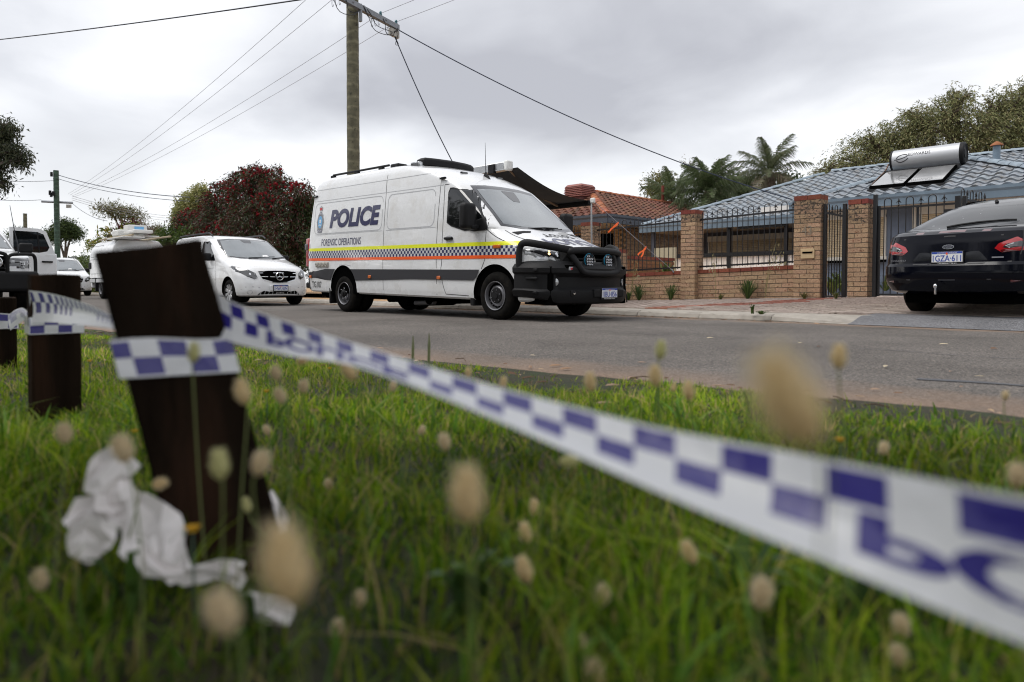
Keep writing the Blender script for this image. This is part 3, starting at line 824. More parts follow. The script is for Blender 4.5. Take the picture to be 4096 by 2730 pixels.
rb.add([(-14.3, 21, EZ), (9, 21, EZ), (9, 21 + D, top), (-14.3 + D, 21 + D, top), (-14.3, 21 + 2 * D, EZ), (9, 21 + 2 * D, EZ)], [(0, 1, 2, 3), (3, 2, 5, 4), (0, 3, 4), (0, 4, 5, 1), (1, 5, 2)])
rb.add([(wl, wf, EZ), (wr, wf, EZ), (wl + 3, wf + 3, EZ + 3 * PT), (wl + 3, 24.4, EZ + 3 * PT), (wl, 24.4, EZ), (wr, 24.4, EZ)], [(0, 1, 2), (0, 2, 3, 4), (1, 5, 3, 2), (0, 4, 5, 1), (4, 3, 5)])
rb.build('roof_deck', M['tile_blue'], house, loc=hof)
def gutter(a, b, material, parent, off, h=.15, d=.12):
    a = Vector(a); b = Vector(b); dd = (b - a).normalized(); s_ = Vector((0, 0, 1)).cross(dd).normalized()
    prof = [(-d, .02), (-d, -.05), (-d * .8, -.10), (-d * .8, -h - .10), (0.02, -h - .10), (.02, -.02), (-d + .02, -.01)]
    mb = MB()
    for p in (a, b): mb.v.extend(tuple(p + s_ * (-x if False else x) * -1 * -1 + Vector((0, 0, z))) for x, z in prof)
    k = len(prof)
    mb.f = [tuple(range(k)), tuple(range(k, 2 * k))[::-1]] + [(i, k + i, k + (i + 1) % k, (i + 1) % k) for i in range(k)]
    return mb.build('gutter', material, parent, loc=off, fixn=True)
gutter((-14.35, 21, EZ), (wl, 21, EZ), M['gutter_blue'], house, hof)
gutter((wl, 21, EZ), (wl, wf, EZ), M['gutter_blue'], house, hof)
gutter((wl - .1, wf, EZ), (wr + .1, wf, EZ), M['gutter_blue'], house, hof)
gutter((wr, wf, EZ), (wr, 21, EZ), M['gutter_blue'], house, hof)
gutter((wr, 21, EZ), (9, 21, EZ), M['gutter_blue'], house, hof)
MB().box((-14.2, 21.02, 2.44), (wl + .5, 24, 2.50)).box((wl + .1, wf + .06, 2.43), (wr - .1, 21.3, 2.49)).box((wr - .3, 21.1, 2.44), (9, 24, 2.50)).build('soffit', M['soffit'], house, loc=hof)
# walls of courses: the painted brick shows its coursing
def coursed(name, s0, s1, n, z0, z1, material, h=.086, parent=None, off=None, axis='x'):
    mb = MB(); z = z0
    while z < z1 - .01:
        zz = min(z + h - .008, z1)
        if axis == 'x': mb.box((s0, n, z), (s1, n + .1, zz)); mb.box((s0, n + .006, zz), (s1, n + .1, min(zz + .008, z1)))
        else: mb.box((n, s0, z), (n + .1, s1, zz)); mb.box((n, s0, zz), (n + .094, s1, min(zz + .008, z1)))
        z += h
    o = mb.build(name, material, parent, loc=off); return o
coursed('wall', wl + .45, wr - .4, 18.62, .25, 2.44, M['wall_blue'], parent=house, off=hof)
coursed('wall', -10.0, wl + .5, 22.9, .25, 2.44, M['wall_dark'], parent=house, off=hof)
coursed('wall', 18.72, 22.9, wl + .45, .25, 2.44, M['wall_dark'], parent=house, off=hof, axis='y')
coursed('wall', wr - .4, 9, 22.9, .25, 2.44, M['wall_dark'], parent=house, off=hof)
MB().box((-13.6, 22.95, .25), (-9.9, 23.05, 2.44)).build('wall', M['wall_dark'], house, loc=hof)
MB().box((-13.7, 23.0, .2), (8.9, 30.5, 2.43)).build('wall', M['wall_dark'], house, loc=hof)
def shutter(s0, s1, n, z0, z1, slat=.045):
    f = MB()
    for a, b, c, d in ((s0 - .05, s0, z0 - .05, z1 + .05), (s1, s1 + .05, z0 - .05, z1 + .05)): f.box((a, n - .05, c), (b, n + .02, d))
    f.box((s0 - .05, n - .09, z1), (s1 + .05, n + .02, z1 + .19)); f.box((s0 - .07, n - .07, z0 - .09), (s1 + .07, n + .02, z0))
    w = f.build('window_frame', M['cream_trim'], house, loc=hof)
    m = MB(); z = z0 + .004
    k = MB()
    prof = [(0, 0), (-.010, .010), (-.013, slat * .5), (-.010, slat - .012), (0, slat - .004)]
    k.v = [(x, y, zz) for x in (0, s1 - s0) for y, zz in prof]; q = len(prof)
    k.f = [(i, q + i, q + i + 1, i + 1) for i in range(q - 1)]
    me = k.mesh('slat', M['shutter'], 40)
    while z < z1 - .02:
        put('slat', me, w, (s0, n - .012, z)); z += slat
    MB().box((s0, n - .004, z0), (s1, n + .01, z1)).build('shutter_back', M['wall_dark'], w)
shutter(-6.95, -5.50, 18.6, 1.25, 2.22)
shutter(-4.66, -3.05, 18.6, 1.00, 2.22)
shutter(-12.6, -8.55, 22.86, .62, 2.10, .06)
MB().box((-6.99, 18.48, 1.10), (-5.44, 18.60, 1.155)).build('window_sill', M['under'], house, loc=hof)
dr = MB().box((-7.46, 22.78, .30), (-6.6, 22.88, 2.35)).build('door', M['under'], house, loc=hof)
MB().tube([(-4.82, 18.54, .3), (-4.82, 18.54, 2.45)], .045, 8).build('downpipe', M['cream_trim'], house, loc=hof)
MB().cbox((-7.9, 22.84, 1.95), (.26, .12, .30)).build('wall_lamp', M['beige_plastic'], house, bevel=.03, loc=hof)
MB().box((wr - .9, 18.58, .25), (wr - .4, 18.615, 2.42)).build('wall', M['wall_dark'], house, loc=hof)
# verandah posts, rail and ribbed balustrade
for s_ in (-13.9, -10.95, -9.05): MB().box((s_ - .05, 21.1, .2), (s_ + .05, 21.2, 2.46)).build('verandah_post', M['black_iron'] if s_ > -13 else M['wall_dark'], house, loc=hof)
MB().box((-13.85, 21.08, 1.47), (-8.3, 21.22, 1.60)).box((-8.42, 21.1, .2), (-8.28, 21.2, 1.60)).build('verandah_rail', M['black_iron'], house, loc=hof)
MB().tube([(-8.3, 21.15, 1.45), (-8.05, 21.15, 1.45), (-7.95, 21.15, 1.35), (-7.95, 21.15, .3)], .025, 8).build('handrail', M['black_iron'], house, loc=hof)
bal = MB(); x = -13.8; prev = None; P = []
while x < -8.42:
    P += [(x, 21.17), (x + .12, 21.17), (x + .135, 21.145), (x + .165, 21.145), (x + .18, 21.17)]; x += .19
for i in range(len(P) - 1):
    a, b = P[i], P[i + 1]; bal.add([(a[0], a[1], .2), (b[0], b[1], .2), (b[0], b[1], 1.46), (a[0], a[1], 1.46)], [(0, 1, 2, 3)])
bal.build('balustrade_sheet', M['balustrade'], house, loc=hof)
MB().cbox((-9.8, 21.05, 2.40), (1.6, .1, .1)).build('verandah_beam', M['black_iron'], house, loc=hof)
MB().box((-9.3, 19.9, 2.72), (-7.9, 20.0, 2.86)).build('patio_flashing', M['white_plastic'], house, loc=hof)
fl = MB().tube([(-3.9, 22.6, 3.6), (-3.9, 22.6, 4.32)], .09, 12).build('flue', M['gutter_blue'], house, smooth=60, loc=hof)
MB().lathe([(.16, 0), (.15, .03), (.03, .12), (0, .13)], 14, Matrix.Translation((-3.9, 22.6, 4.32))).build('flue_cowl', M['ridge_orange'], fl, smooth=60)

# solar water heater
sol = thing('solar_water_heater', 'silver cylinder solar water heater with two flat panels on the blue roof', 'solar heater', (-4.8, 19.3, 3.1))
so = [-c for c in sol.location]
tz = 3.80
ax = Matrix.Translation((-5.72, 20.02, tz)) @ Matrix.Rotation(R(90), 4, 'Y')
MB().lathe([(0, 0), (.22, 0), (.272, .03), (.272, 1.55), (.255, 1.56)], 40, ax).build('tank', mat('tank_silver', (0.50, 0.51, 0.53), 0.5, metal=0.5, noise_amt=0.04, noise_scale=1), sol, smooth=35, loc=so)
e1 = MB().lathe([(.28, 1.54), (.28, 1.62), (.24, 1.64), (.20, 1.61), (.12, 1.61), (.10, 1.63), (0, 1.63)], 36, ax).build('tank_end', M['black_plastic'], sol, smooth=35, loc=so)
MB().lathe([(.278, -.02), (.278, .03), (.27, .03), (.25, -.03), (0, -.03)], 36, ax).build('tank_end', M['black_plastic'], sol, smooth=35, loc=so)
def solp(x, t, off): return (x, 18.42 + 1.32 * t, EZ + PT * (.42 + 1.32 * t) + .07 + off)
M['collector'] = mat('collector_glass', (0.20, 0.20, 0.20), 0.22, spec=1.0, coat=1.0, noise_amt=0.35, noise_scale=2.2)
for x0 in (-5.80, -4.98):
    x1 = x0 + .78
    pb = MB()
    pb.v = [solp(x, t, o) for o in (0, .075) for x, t in ((x0, 0), (x1, 0), (x1, 1), (x0, 1))]
    pb.f = [(0, 3, 2, 1), (4, 5, 6, 7), (0, 1, 5, 4), (1, 2, 6, 5), (2, 3, 7, 6), (3, 0, 4, 7)]
    po = pb.build('collector_panel', M['under'], sol, loc=so)
    gl = MB(); gl.v = [solp(x, t, .079) for x, t in ((x0 + .03, .025), (x1 - .03, .025), (x1 - .03, .975), (x0 + .03, .975))]; gl.f = [(0, 1, 2, 3)]
    gl.build('collector_glass', M['collector'], po)
MB().box((-5.85, 19.68, 3.4), (-4.15, 19.76, 3.52)).build('mounting_rail', M['black_iron'], sol, loc=so)
MB().box((-5.85, 18.40, 2.86), (-4.15, 18.44, 2.91)).build('mounting_rail', M['black_iron'], sol, loc=so)
MB().tube(catmull([(-5.82, 18.5, 2.97), (-5.85, 19.2, 3.27), (-5.84, 19.75, 3.52), (-5.80, 19.9, 3.72)]), .018, 7).build('pipe', mat('copper_pipe', (0.16, 0.09, 0.06), 0.5, metal=0.5), sol, loc=so, smooth=60)
lg = MB()
def cylp(a, h, r=.2745):      # a: angle from facing -y upward, h along the tank
    return (-5.72 + h, 20.02 - r * math.cos(a), tz + r * math.sin(a))
add_text(lg, ('EDWARDS', 0.004, 0.0), lambda u, v: cylp(R(12) + R(17) * v, .42 + .50 * u))
lg.build('lettering', M['seam'], sol, loc=so)
ep = []
for i in range(40):
    t = i / 39; a = R(-20 + 330 * t) if t < .85 else R(-20 + 330 * t)
    ep.append((.255 + .155 * math.cos(a) * (1 if t < .9 else 1.15), R(4) + R(21) * math.sin(a)))
em = MB()
pts = [(.10, -4), (.22, -1), (.34, 6), (.40, 14), (.37, 21), (.30, 23), (.20, 16), (.15, 3), (.165, -12), (.24, -19), (.34, -13), (.42, 0)]
cp = catmull([(x, a, 0) for x, a in pts], 5)
lo = line_loop([(p.x, p.y * .0045) for p in cp], .022)
V2, F2 = fill2d([lo]); em.add([cylp(R(y / .0045), x) for x, y in V2], F2); em.build('logo', M['seam'], sol, loc=so)

# ---------------------------------------------------------------- the neighbour
hb = thing('orange_roofed_house', 'tan brick house with weathered orange tiled hip roof behind the van', 'house', (-15.5, 20, 0.2))
bo = (15.5, -20, -.2)
EB = 2.62
hx, hy, HW = -12.4, 16.4, 6.4
planes = [((hx - HW, hy, EB), (1, 0, 0), (0, 1, PT), HW, HW / 2 * kk, lambda u, v: u > v / kk + .1 and u < HW - v / kk - .1),
          ((hx, hy, EB), (0, 1, 0), (-1, 0, PT), 16, HW / 2 * kk, lambda u, v: u > v / kk + .1)]
apex = (hx - HW / 2, hy + HW / 2, EB + PT * HW / 2)
lay_tiles(hb, planes, .30, .315, M['tile_orange'], 300, M['ridge_orange'], [((hx, hy, EB), apex), (apex, (apex[0], hy + 16, apex[2])), ((hx - HW, hy, EB), apex)])
d = MB().add([(hx - HW, hy, EB), (hx, hy, EB), apex, (apex[0], hy + 16, apex[2]), (hx, hy + 16, EB), (hx - HW, hy + 16, EB)], [(0, 1, 2), (1, 4, 3, 2), (0, 2, 3, 5), (0, 5, 4, 1), (5, 3, 4)])
d.build('roof_deck', M['tile_orange'], hb, loc=bo)
gutter((hx - HW, hy, EB), (hx + .08, hy, EB), M['gutter_slate'], hb, bo); gutter((hx, hy - .08, EB), (hx, hy + 16, EB), M['gutter_slate'], hb, bo)
MB().box((hx - HW + .1, hy + .05, 2.38), (hx - .05, hy + 15.9, 2.43)).build('soffit', M['soffit'], hb, loc=bo)
bw = MB().box((hx - HW + .6, hy + 1.7, 0), (hx - .56, hy + 15.5, 2.38)).build('wall', M['mortar'], hb, loc=bo)
# individual bricks on the right-hand wall that shows through the fence
bl = []
for c in range(25):
    y = hy + 1.62 + (.12 if c % 2 else 0)
    while y < hy + 12:
        bl.append((y, 0.25 + c * .086)); y += .24
bl.sort(key=lambda b: (b[0] > 24.5, b[0] + .001 * b[1]))
bme = MB().box((-.115, 0, -.038), (.115, .05, .038)).mesh('brick', M['brick_tan'])
br = MB()
for i, (y, z) in enumerate(bl):
    if i < 300: put('brick', bme, hb, (hx - .55 + .045 + 15.5, y + .115 - 20, z - .2), (0, 0, R(90)))
    else: br.box((hx - .56, y, z - .038), (hx - .51, y + .23, z + .038))
br.build('brick_field', M['brick_tan'], hb, loc=bo)['kind'] = 'stuff'
bf = MB()
for c in range(25):
    x = hx - HW + .62 + (.12 if c % 2 else 0)
    while x < hx - .8: bf.box((x, hy + 1.66, .212 + c * .086), (x + .23, hy + 1.72, .288 + c * .086)); x += .24
bf.build('brick_front', M['brick_tan'], hb, loc=bo)['kind'] = 'stuff'
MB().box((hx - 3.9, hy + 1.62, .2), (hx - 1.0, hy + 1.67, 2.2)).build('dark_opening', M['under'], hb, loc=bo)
cl = thing('evaporative_cooler', 'terracotta slatted evaporative cooler on the orange roof ridge', 'air cooler', (-16.1, 18.9, 3.9))
co = MB()
for i in range(6):
    z = .10 + i * .085; w = .60 - .012 * i
    co2 = MB().box((-w, -w, z), (w, w, z + .05)); co2.build('louvre', mat('cooler_red', (0.26, 0.085, 0.065), 0.6) if 'cooler_red' not in bpy.data.materials else bpy.data.materials['cooler_red'], cl, bevel=.012)
MB().box((-.52, -.52, -.3), (.52, .52, .62)).build('cooler_core', mat('cooler_dark', (0.10, 0.035, 0.03), 0.8), cl)
tp = MB(); tp.v = [(x * .54, y * .54, .605) for x, y in ((-1, -1), (1, -1), (1, 1), (-1, 1))] + [(x * .44, y * .44, .72) for x, y in ((-1, -1), (1, -1), (1, 1), (-1, 1))]
tp.f = [(0, 1, 5, 4), (1, 2, 6, 5), (2, 3, 7, 6), (3, 0, 4, 7), (4, 5, 6, 7)]; tp.build('cooler_lid', bpy.data.materials['cooler_red'], cl, bevel=.01)
cl.rotation_euler = (0, 0, R(0))
tag(MB().tube([(-15.6, 24.4, 3.7), (-15.6, 24.4, 4.62)], .06, 10).build('vent_pipe', M['brick_red'], smooth=60), 'rust red vent pipe rising from the orange tiled ridge', 'vent pipe')

# dividing wall between the two front yards, with its pillar
dw = thing('dividing_wall', 'low brown brick wall with red capping running back between the two front yards', 'wall', (-10.2, 16, .2))
MB().box((-.06, -2.2, 0), (.06, .4, .98)).build('mortar', M['mortar'], dw)
for c in range(11):
    y = -2.2 + (.12 if c % 2 else 0)
    while y < .3:
        put('brick', brick_me.setdefault('dw', MB().box((0, -.115, -.038), (.075, .115, .038)).mesh('brick', M['brick_brown'])), dw, (0, y + .115, .05 + c * .086)); y += .24
y = -2.2
while y < .3:
    put('capping_brick', brick_me.setdefault('dwc', MB().box((-.09, -.115, 0), (.09, .115, .08)).mesh('capping_brick', M['brick_red'])), dw, (0, y + .115, .982)); y += .24
dp = thing('stub_pillar', 'short tan brick pillar with red cap just inside the fence by the van grille', 'pillar', (-10.1, 13.6, .2))
pillar(dp, -10.1 - .18, .36, 13.6, 1.40, weather=0)
tag(MB().box((-11.4, 17.4, .2), (-10.7, 17.48, 1.62)).build('cream_fence_sheet', mat('cream_sheet', (0.42, 0.38, 0.27), 0.5)), 'cream ribbed steel fence sheet at the end of the dividing wall', 'fence')

# the tiled houses stand a little smaller (43) and a little larger (next door) than first drawn
def resize(o, c, k):
    o.location = (o.location.x * k, o.location.y * k, c + (o.location.z - c) * k); o.scale = (k, k, k)
for o in (house, sol): resize(o, .53, .92)
for o in (hb, COL.objects['vent_pipe']): resize(o, .53, 1.13)
cl.location = at_d(2320, 800, 27); cl.scale = (.80, .80, .80)
# ================================================================== VEHICLES
# every vehicle: x forward from the rear axle, y to its left, z up from the road
def skin(keys, sub=3, nr=9, ns=26, nf=15):
    """closed body from stacked plan outlines. keys: (z, half width, x rear, x front, rear corner len, rear power, front corner len, front power)"""
    K = [Vector(k) if False else np.array(k, float) for k in keys]
    L = []
    for i in range(len(K) - 1):
        for j in range(sub): L.append(K[i] + (K[i + 1] - K[i]) * (j / sub))
    L.append(K[-1])
    mb = MB(); ring = None
    for z, w, xr, xf, ar, pr, af, pf in L:
        half = []
        for i in range(nr):
            t = math.pi / 2 * i / nr
            half.append((xr + ar - ar * abs(math.cos(t)) ** (2 / pr), w * abs(math.sin(t)) ** (2 / pr)))
        for i in range(ns + 1): half.append((xr + ar + (xf - af - xr - ar) * i / ns, w))
        for i in range(1, nf + 1):
            t = math.pi / 2 * (1 - i / nf)
            half.append((xf - af + af * abs(math.cos(t)) ** (2 / pf), w * abs(math.sin(t)) ** (2 / pf)))
        full = [(x, y) for x, y in half] + [(x, -y) for x, y in half[-2:0:-1]]
        mb.v.extend((x, y, z) for x, y in full); ring = len(full)
    for i in range(len(L) - 1):
        for j in range(ring):
            j2 = (j + 1) % ring
            mb.f.append((i * ring + j2, i * ring + j, (i + 1) * ring + j, (i + 1) * ring + j2))
    mb.f.append(tuple(range(ring))); mb.f.append(tuple(range((len(L) - 1) * ring, len(L) * ring))[::-1])
    return mb
def cut_arches(mb, wheels, material, smooth=32):
    """wheels: (x, z, radius). Returns the finished mesh."""
    me = mb.mesh('body', material)
    bm = bmesh.new(); bm.from_mesh(me); bmesh.ops.recalc_face_normals(bm, faces=bm.faces); bm.to_mesh(me); bm.free()
    o = bpy.data.objects.new('tmp', me); link(o); cs = []
    for x, z, r in wheels:
        c = MB().lathe([(0, -2), (r, -2), (r, 2), (0, 2)], 56, Matrix.Translation((x, 0, z)) @ Matrix.Rotation(R(90), 4, 'X')).mesh('tmpc', M['under'])
        bm = bmesh.new(); bm.from_mesh(c); bmesh.ops.remove_doubles(bm, verts=bm.verts, dist=1e-5); bmesh.ops.recalc_face_normals(bm, faces=bm.faces); bm.to_mesh(c); bm.free()
        co = bpy.data.objects.new('tmpc', c); link(co); cs.append(co)
        md = o.modifiers.new('b', 'BOOLEAN'); md.operation = 'DIFFERENCE'; md.object = co; md.solver = 'EXACT'; md.material_mode = 'TRANSFER' if hasattr(md, 'material_mode') else md.solver
    bpy.context.view_layer.update()
    dg = bpy.context.evaluated_depsgraph_get()
    out = bpy.data.meshes.new_from_object(o.evaluated_get(dg))
    bpy.data.objects.remove(o)
    for c in cs: bpy.data.objects.remove(c)
    out.polygons.foreach_set('use_smooth', np.ones(len(out.polygons), dtype=bool)); out.set_sharp_from_angle(angle=R(smooth))
    out.name = 'body'
    return out
def side_m(x, y, z, sgn=-1):
    """a wheel's frame: local z points outwards (to -y for sgn -1)."""
    return Matrix.Translation((x, y, z)) @ Matrix.Rotation(R(90) if sgn < 0 else R(-90), 4, 'X')
def make_wheel(parent, x, y, sgn, r, wd, rr, style, z=None):
    """y: outer face of the tyre."""
    zc = r if z is None else z
    w = MB().lathe([(rr * .96, -.02), (rr + .012, -.004), (r * .82, .004), (r - .03, -.012), (r - .004, -.035), (r, -.06), (r, -wd + .05), (r - .004, -wd + .03), (r - .03, -wd), (rr, -wd), (rr * .9, -wd * .5)], 48).build('wheel', M['tyre'], parent, smooth=40)
    w.matrix_basis = side_m(x, y, zc, sgn)
    m = M['alloy'] if style.startswith('alloy') else M['steel_rim']
    if style == 'steel':
        MB().lathe([(rr, .0), (rr * .985, .006), (rr * .93, 0), (rr * .90, -.03), (rr * .88, -.07), (rr * .80, -.075), (rr * .70, -.045), (rr * .60, -.03), (rr * .54, -.035), (.0, -.035)], 48).build('rim', m, w, smooth=35)
        h = MB()
        for k in range(18):
            a = 2 * math.pi * k / 18
            h.lathe([(0, .0), (.020, .0), (.020, -.02)], 10, Matrix.Translation((rr * .745 * math.cos(a), rr * .745 * math.sin(a), -.052)) @ Matrix.Rotation(-.35, 4, Vector((-math.sin(a), math.cos(a), 0))))
        h.build('vent_hole', M['under'], w)['kind'] = 'stuff'
        MB().lathe([(rr * .53, -.035), (rr * .52, -.020), (rr * .22, -.014), (rr * .2, -.004), (0, -.004)], 32).build('hub_cap', M['black_plastic'], w, smooth=35)
        nb = MB()
        for k in range(6):
            a = 2 * math.pi * k / 6 + .3; nb.cbox((rr * .40 * math.cos(a), rr * .40 * math.sin(a), -.014), (.014, .014, .012))
        nb.build('wheel_bolt', M['steel_rim'], w)['kind'] = 'stuff'
    elif style == 'dual':
        MB().lathe([(rr, .0), (rr * .985, .006), (rr * .92, -.004), (rr * .89, -.06), (rr * .86, -.12), (rr * .70, -.13), (rr * .58, -.05), (rr * .56, -.02), (rr * .40, -.015), (.0, -.03)], 48).build('rim', m, w, smooth=35)
        MB().lathe([(rr * .36, -.02), (rr * .35, .012), (rr * .2, .03), (rr * .18, .05), (0, .05)], 28).build('hub_cap', M['black_plastic'], w, smooth=35)
        for k in range(6):
            a = 2 * math.pi * k / 6 + .3
            MB().lathe([(.016, -.02), (.016, .004), (.010, .018), (0, .018)], 8, Matrix.Translation((rr * .47 * math.cos(a), rr * .47 * math.sin(a), 0))).build('wheel_nut', M['chrome'], w, smooth=40)
    else:
        MB().lathe([(rr, .0), (rr * .98, .005), (rr * .93, -.005), (rr * .90, -.10), (0, -.11)], 48).build('rim', M['black_plastic'], w, smooth=35)
        n = 9 if style == 'alloy9' else 6
        for k in range(n):
            a = 2 * math.pi * k / n; ca, sa = math.cos(a), math.sin(a); sp = MB()
            def q(r_, t, z_): return (r_ * ca - t * sa, r_ * sa + t * ca, z_)
            wd0, wd1 = (.022, .045) if n == 9 else (.03, .06)
            sp.v = [q(.03, -wd0, -.02), q(.03, wd0, -.02), q(rr * .95, wd1, -.006), q(rr * .95, -wd1, -.006), q(.03, -wd0, -.06), q(.03, wd0, -.06), q(rr * .95, wd1, -.05), q(rr * .95, -wd1, -.05)]
            sp.f = [(0, 1, 2, 3), (0, 4, 5, 1), (1, 5, 6, 2), (3, 2, 6, 7), (0, 3, 7, 4)]
            sp.build('spoke', m, w, bevel=.006)
        MB().lathe([(.06, -.02), (.055, -.005), (0, -.004)], 20).build('hub_cap', m, w, smooth=40)
    return w
def plate(parent, c, rot, text, frame_text=None, w=.372, h=.134):
    """c: centre, rot: matrix whose local x runs along the plate, y up, z outwards."""
    T = Matrix.Translation(c) @ rot.to_4x4()
    fr = MB().cbox((0, -.012, -.006), (w + .03, h + .045, .012)).build('number_plate', M['black_plastic'], parent, bevel=.004); fr.matrix_basis = T
    MB().cbox((0, 0, .002), (w, h, .006)).build('plate_face', M['plate_white'], fr)
    MB().box((-w / 2 + .002, h / 2 - .026, .005), (w / 2 - .002, h / 2 - .001, .0062)).build('plate_band', M['plate_blue'], fr)
    t = MB(); add_text(t, (text, 0.012, 0.0), lambda u, v: (-w * .46 + w * .92 * u, -h * .44 + .082 * v, .0066)); t.build('plate_number', M['plate_blue'], fr)
    t = MB(); add_text(t, ('WESTERN AUSTRALIA', 0.004, 0.0), lambda u, v: (-w * .32 + w * .64 * u, h / 2 - .020 + .012 * v, .0068)); t.build('plate_state', M['white_print'], fr)
    MB().add([(x, y, .0072) for x, y in ell(0, h / 2 - .024, .013, .015, 10)], [tuple(range(10))]).build('plate_crest', M['orange'], fr)
    if frame_text:
        t = MB(); add_text(t, (frame_text[0], frame_text[1], 0.0), lambda u, v: (-w * frame_text[2] + 2 * w * frame_text[2] * u, -h / 2 - .026 + .018 * v, .0006)); t.build('dealer_lettering', M['white_print'], fr)
    return fr
RX = Matrix(((0, 0, 1), (1, 0, 0), (0, 1, 0)))       # faces +x: local x -> +y, y -> z, z -> x
RXn = Matrix(((0, 0, -1), (-1, 0, 0), (0, 1, 0)))    # faces -x: local x -> -y
def star(parent, c, rot, r, t=.012, material=None, name='star_badge'):
    mb = MB(); pts = [Vector((r * math.cos(a), r * math.sin(a), 0)) for a in [2 * math.pi * k / 40 for k in range(41)]]
    mb.tube(pts, t, 7, cap=False)
    for k in range(3):
        a = R(90 + 120 * k); d = Vector((math.cos(a), math.sin(a), 0)); p = Vector((-d.y, d.x, 0))
        mb.add([d * r * .97, p * r * .13, -p * r * .13, Vector((0, 0, t * 1.3))], [(0, 1, 3), (0, 3, 2), (0, 2, 1)])
        q = d.copy()
    o = mb.build(name, material or M['chrome'], parent, smooth=50)
    o.matrix_basis = Matrix.Translation(c) @ rot.to_4x4(); return o

# ---------------------------------------------------------------- the police van
def check_mat():
    m = bpy.data.materials.new('check_tape'); m.use_nodes = True; t = m.node_tree; b = t.nodes['Principled BSDF']
    b.inputs['Roughness'].default_value = 0.3; b.inputs['Coat Weight'].default_value = .6
    tc = t.nodes.new('ShaderNodeTexCoord'); mp = t.nodes.new('ShaderNodeMapping'); ck = t.nodes.new('ShaderNodeTexChecker')
    mp.inputs['Scale'].default_value = (1, 0, 1); mp.inputs['Location'].default_value = (0, .013, -1.022)
    ck.inputs['Scale'].default_value = 1 / .04767; ck.inputs[1].default_value = (0.012, 0.013, 0.085, 1); ck.inputs[2].default_value = (0.60, 0.61, 0.62, 1)
    t.links.new(tc.outputs['Object'], mp.inputs[0]); t.links.new(mp.outputs[0], ck.inputs[0]); t.links.new(ck.outputs[0], b.inputs['Base Color'])
    return m
M['check'] = check_mat()
VAN_S, VAN_N = -11.78, 8.10
van = thing('police_van', 'white police van with blue checks, POLICE lettering and a black bull bar', 'police van', (VAN_S, VAN_N, 0))
keys = [  # z, w, xr, xf, ar, pr, af, pf
 (.33, .93, -1.40, 5.20, .25, 5, .55, 3.2), (.36, .97, -1.43, 5.25, .25, 5, .55, 3.2), (.45, .985, -1.46, 5.28, .25, 5, .55, 3.2), (.80, .995, -1.48, 5.28, .25, 5, .62, 3.0),
 (.98, .995, -1.48, 5.26, .25, 5, .66, 2.9), (1.07, .993, -1.48, 5.24, .25, 5, .70, 2.8), (1.14, .992, -1.48, 5.20, .25, 5, .74, 2.8), (1.19, .991, -1.47, 5.10, .25, 5, .74, 2.7), (1.25, .99, -1.47, 4.93, .25, 5, .72, 2.7), (1.33, .987, -1.47, 4.72, .25, 5, .66, 2.7),
 (1.42, .982, -1.46, 4.46, .25, 5, .50, 2.9), (1.46, .980, -1.46, 4.36, .25, 5, .34, 3.2), (1.65, .968, -1.44, 4.11, .25, 5, .25, 3.3), (1.90, .948, -1.42, 3.78, .25, 5, .23, 3.3), (2.10, .930, -1.40, 3.53, .25, 5, .25, 3.2), (2.19, .922, -1.38, 3.42, .25, 5, .28, 3.1),
 (2.30, .912, -1.37, 3.24, .25, 5, .40, 2.9), (2.43, .895, -1.35, 2.98, .28, 4.5, .55, 2.6), (2.53, .868, -1.33, 2.70, .30, 4, .60, 2.5), (2.61, .820, -1.30, 2.38, .32, 3.6, .65, 2.4), (2.67, .745, -1.25, 2.05, .34, 3.4, .7, 2.4), (2.71, .62, -1.18, 1.70, .36, 3.2, .7, 2.4), (2.735, .42, -1.05, 1.2, .4, 3, .7, 2.4)]
WB = 4.30
bme_ = cut_arches(skin(keys), [(0, .40, .475), (WB, .40, .485)], M['white_paint'])
body = put('body', bme_, van)
sh = Shell(bme_)
S = lambda loops, nm_, m, eps=.003, grid=.12, ax='-y', par=van: sh.lay(MB(), ax, loops, eps, grid).build(nm_, m, par, smooth=40)
def strip(x0, x1, z0, z1, n=60): return [(x0 + (x1 - x0) * i / n, z0) for i in range(n + 1)] + [(x1 - (x1 - x0) * i / n, z1) for i in range(n + 1)]
def arch(x0, r0, a0, a1, n=14, z=.40): return [(x0 + r0 * math.cos(R(a0 + (a1 - a0) * i / n)), z + r0 * math.sin(R(a0 + (a1 - a0) * i / n))) for i in range(n + 1)]
for ax in ('-y', '+y'):
    S([strip(-1.40, 4.74, 1.165, 1.226)], 'yellow_stripe', M['yellow'], .006, .03, ax=ax)
    S([strip(-1.40, 4.80, 1.022, 1.165)], 'check_band', M['check'], .006, .03, ax=ax)
    S([strip(-1.40, 4.82, .970, 1.022)], 'orange_stripe', M['orange'], .006, .025, ax=ax)
    b0 = sh.lay(MB(), ax, [[(-1.40, .58), (-1.40, .80)] + arch(0, .485, 124, 158, 8) + [(-.45, .58)]], .012, .1)
    sh.lay(b0, ax, [arch(0, .485, 55.5, 22, 8) + [(3.86, .587), (3.895, .68)] + [(3.97, .80)]], .012, .1)
    b0.build('side_moulding', M['grey_plastic'], van, smooth=40)
# rear corner bumper
S([[(-1.46, .30), (-1.30, .36), (-1.36, .8), (-1.46, .8)]], 'bumper_corner', M['grey_plastic'], .016, .05)
MB().box((-1.60, -.93, .40), (-1.40, .93, .52)).build('rear_step', M['black_plastic'], van, bevel=.03)
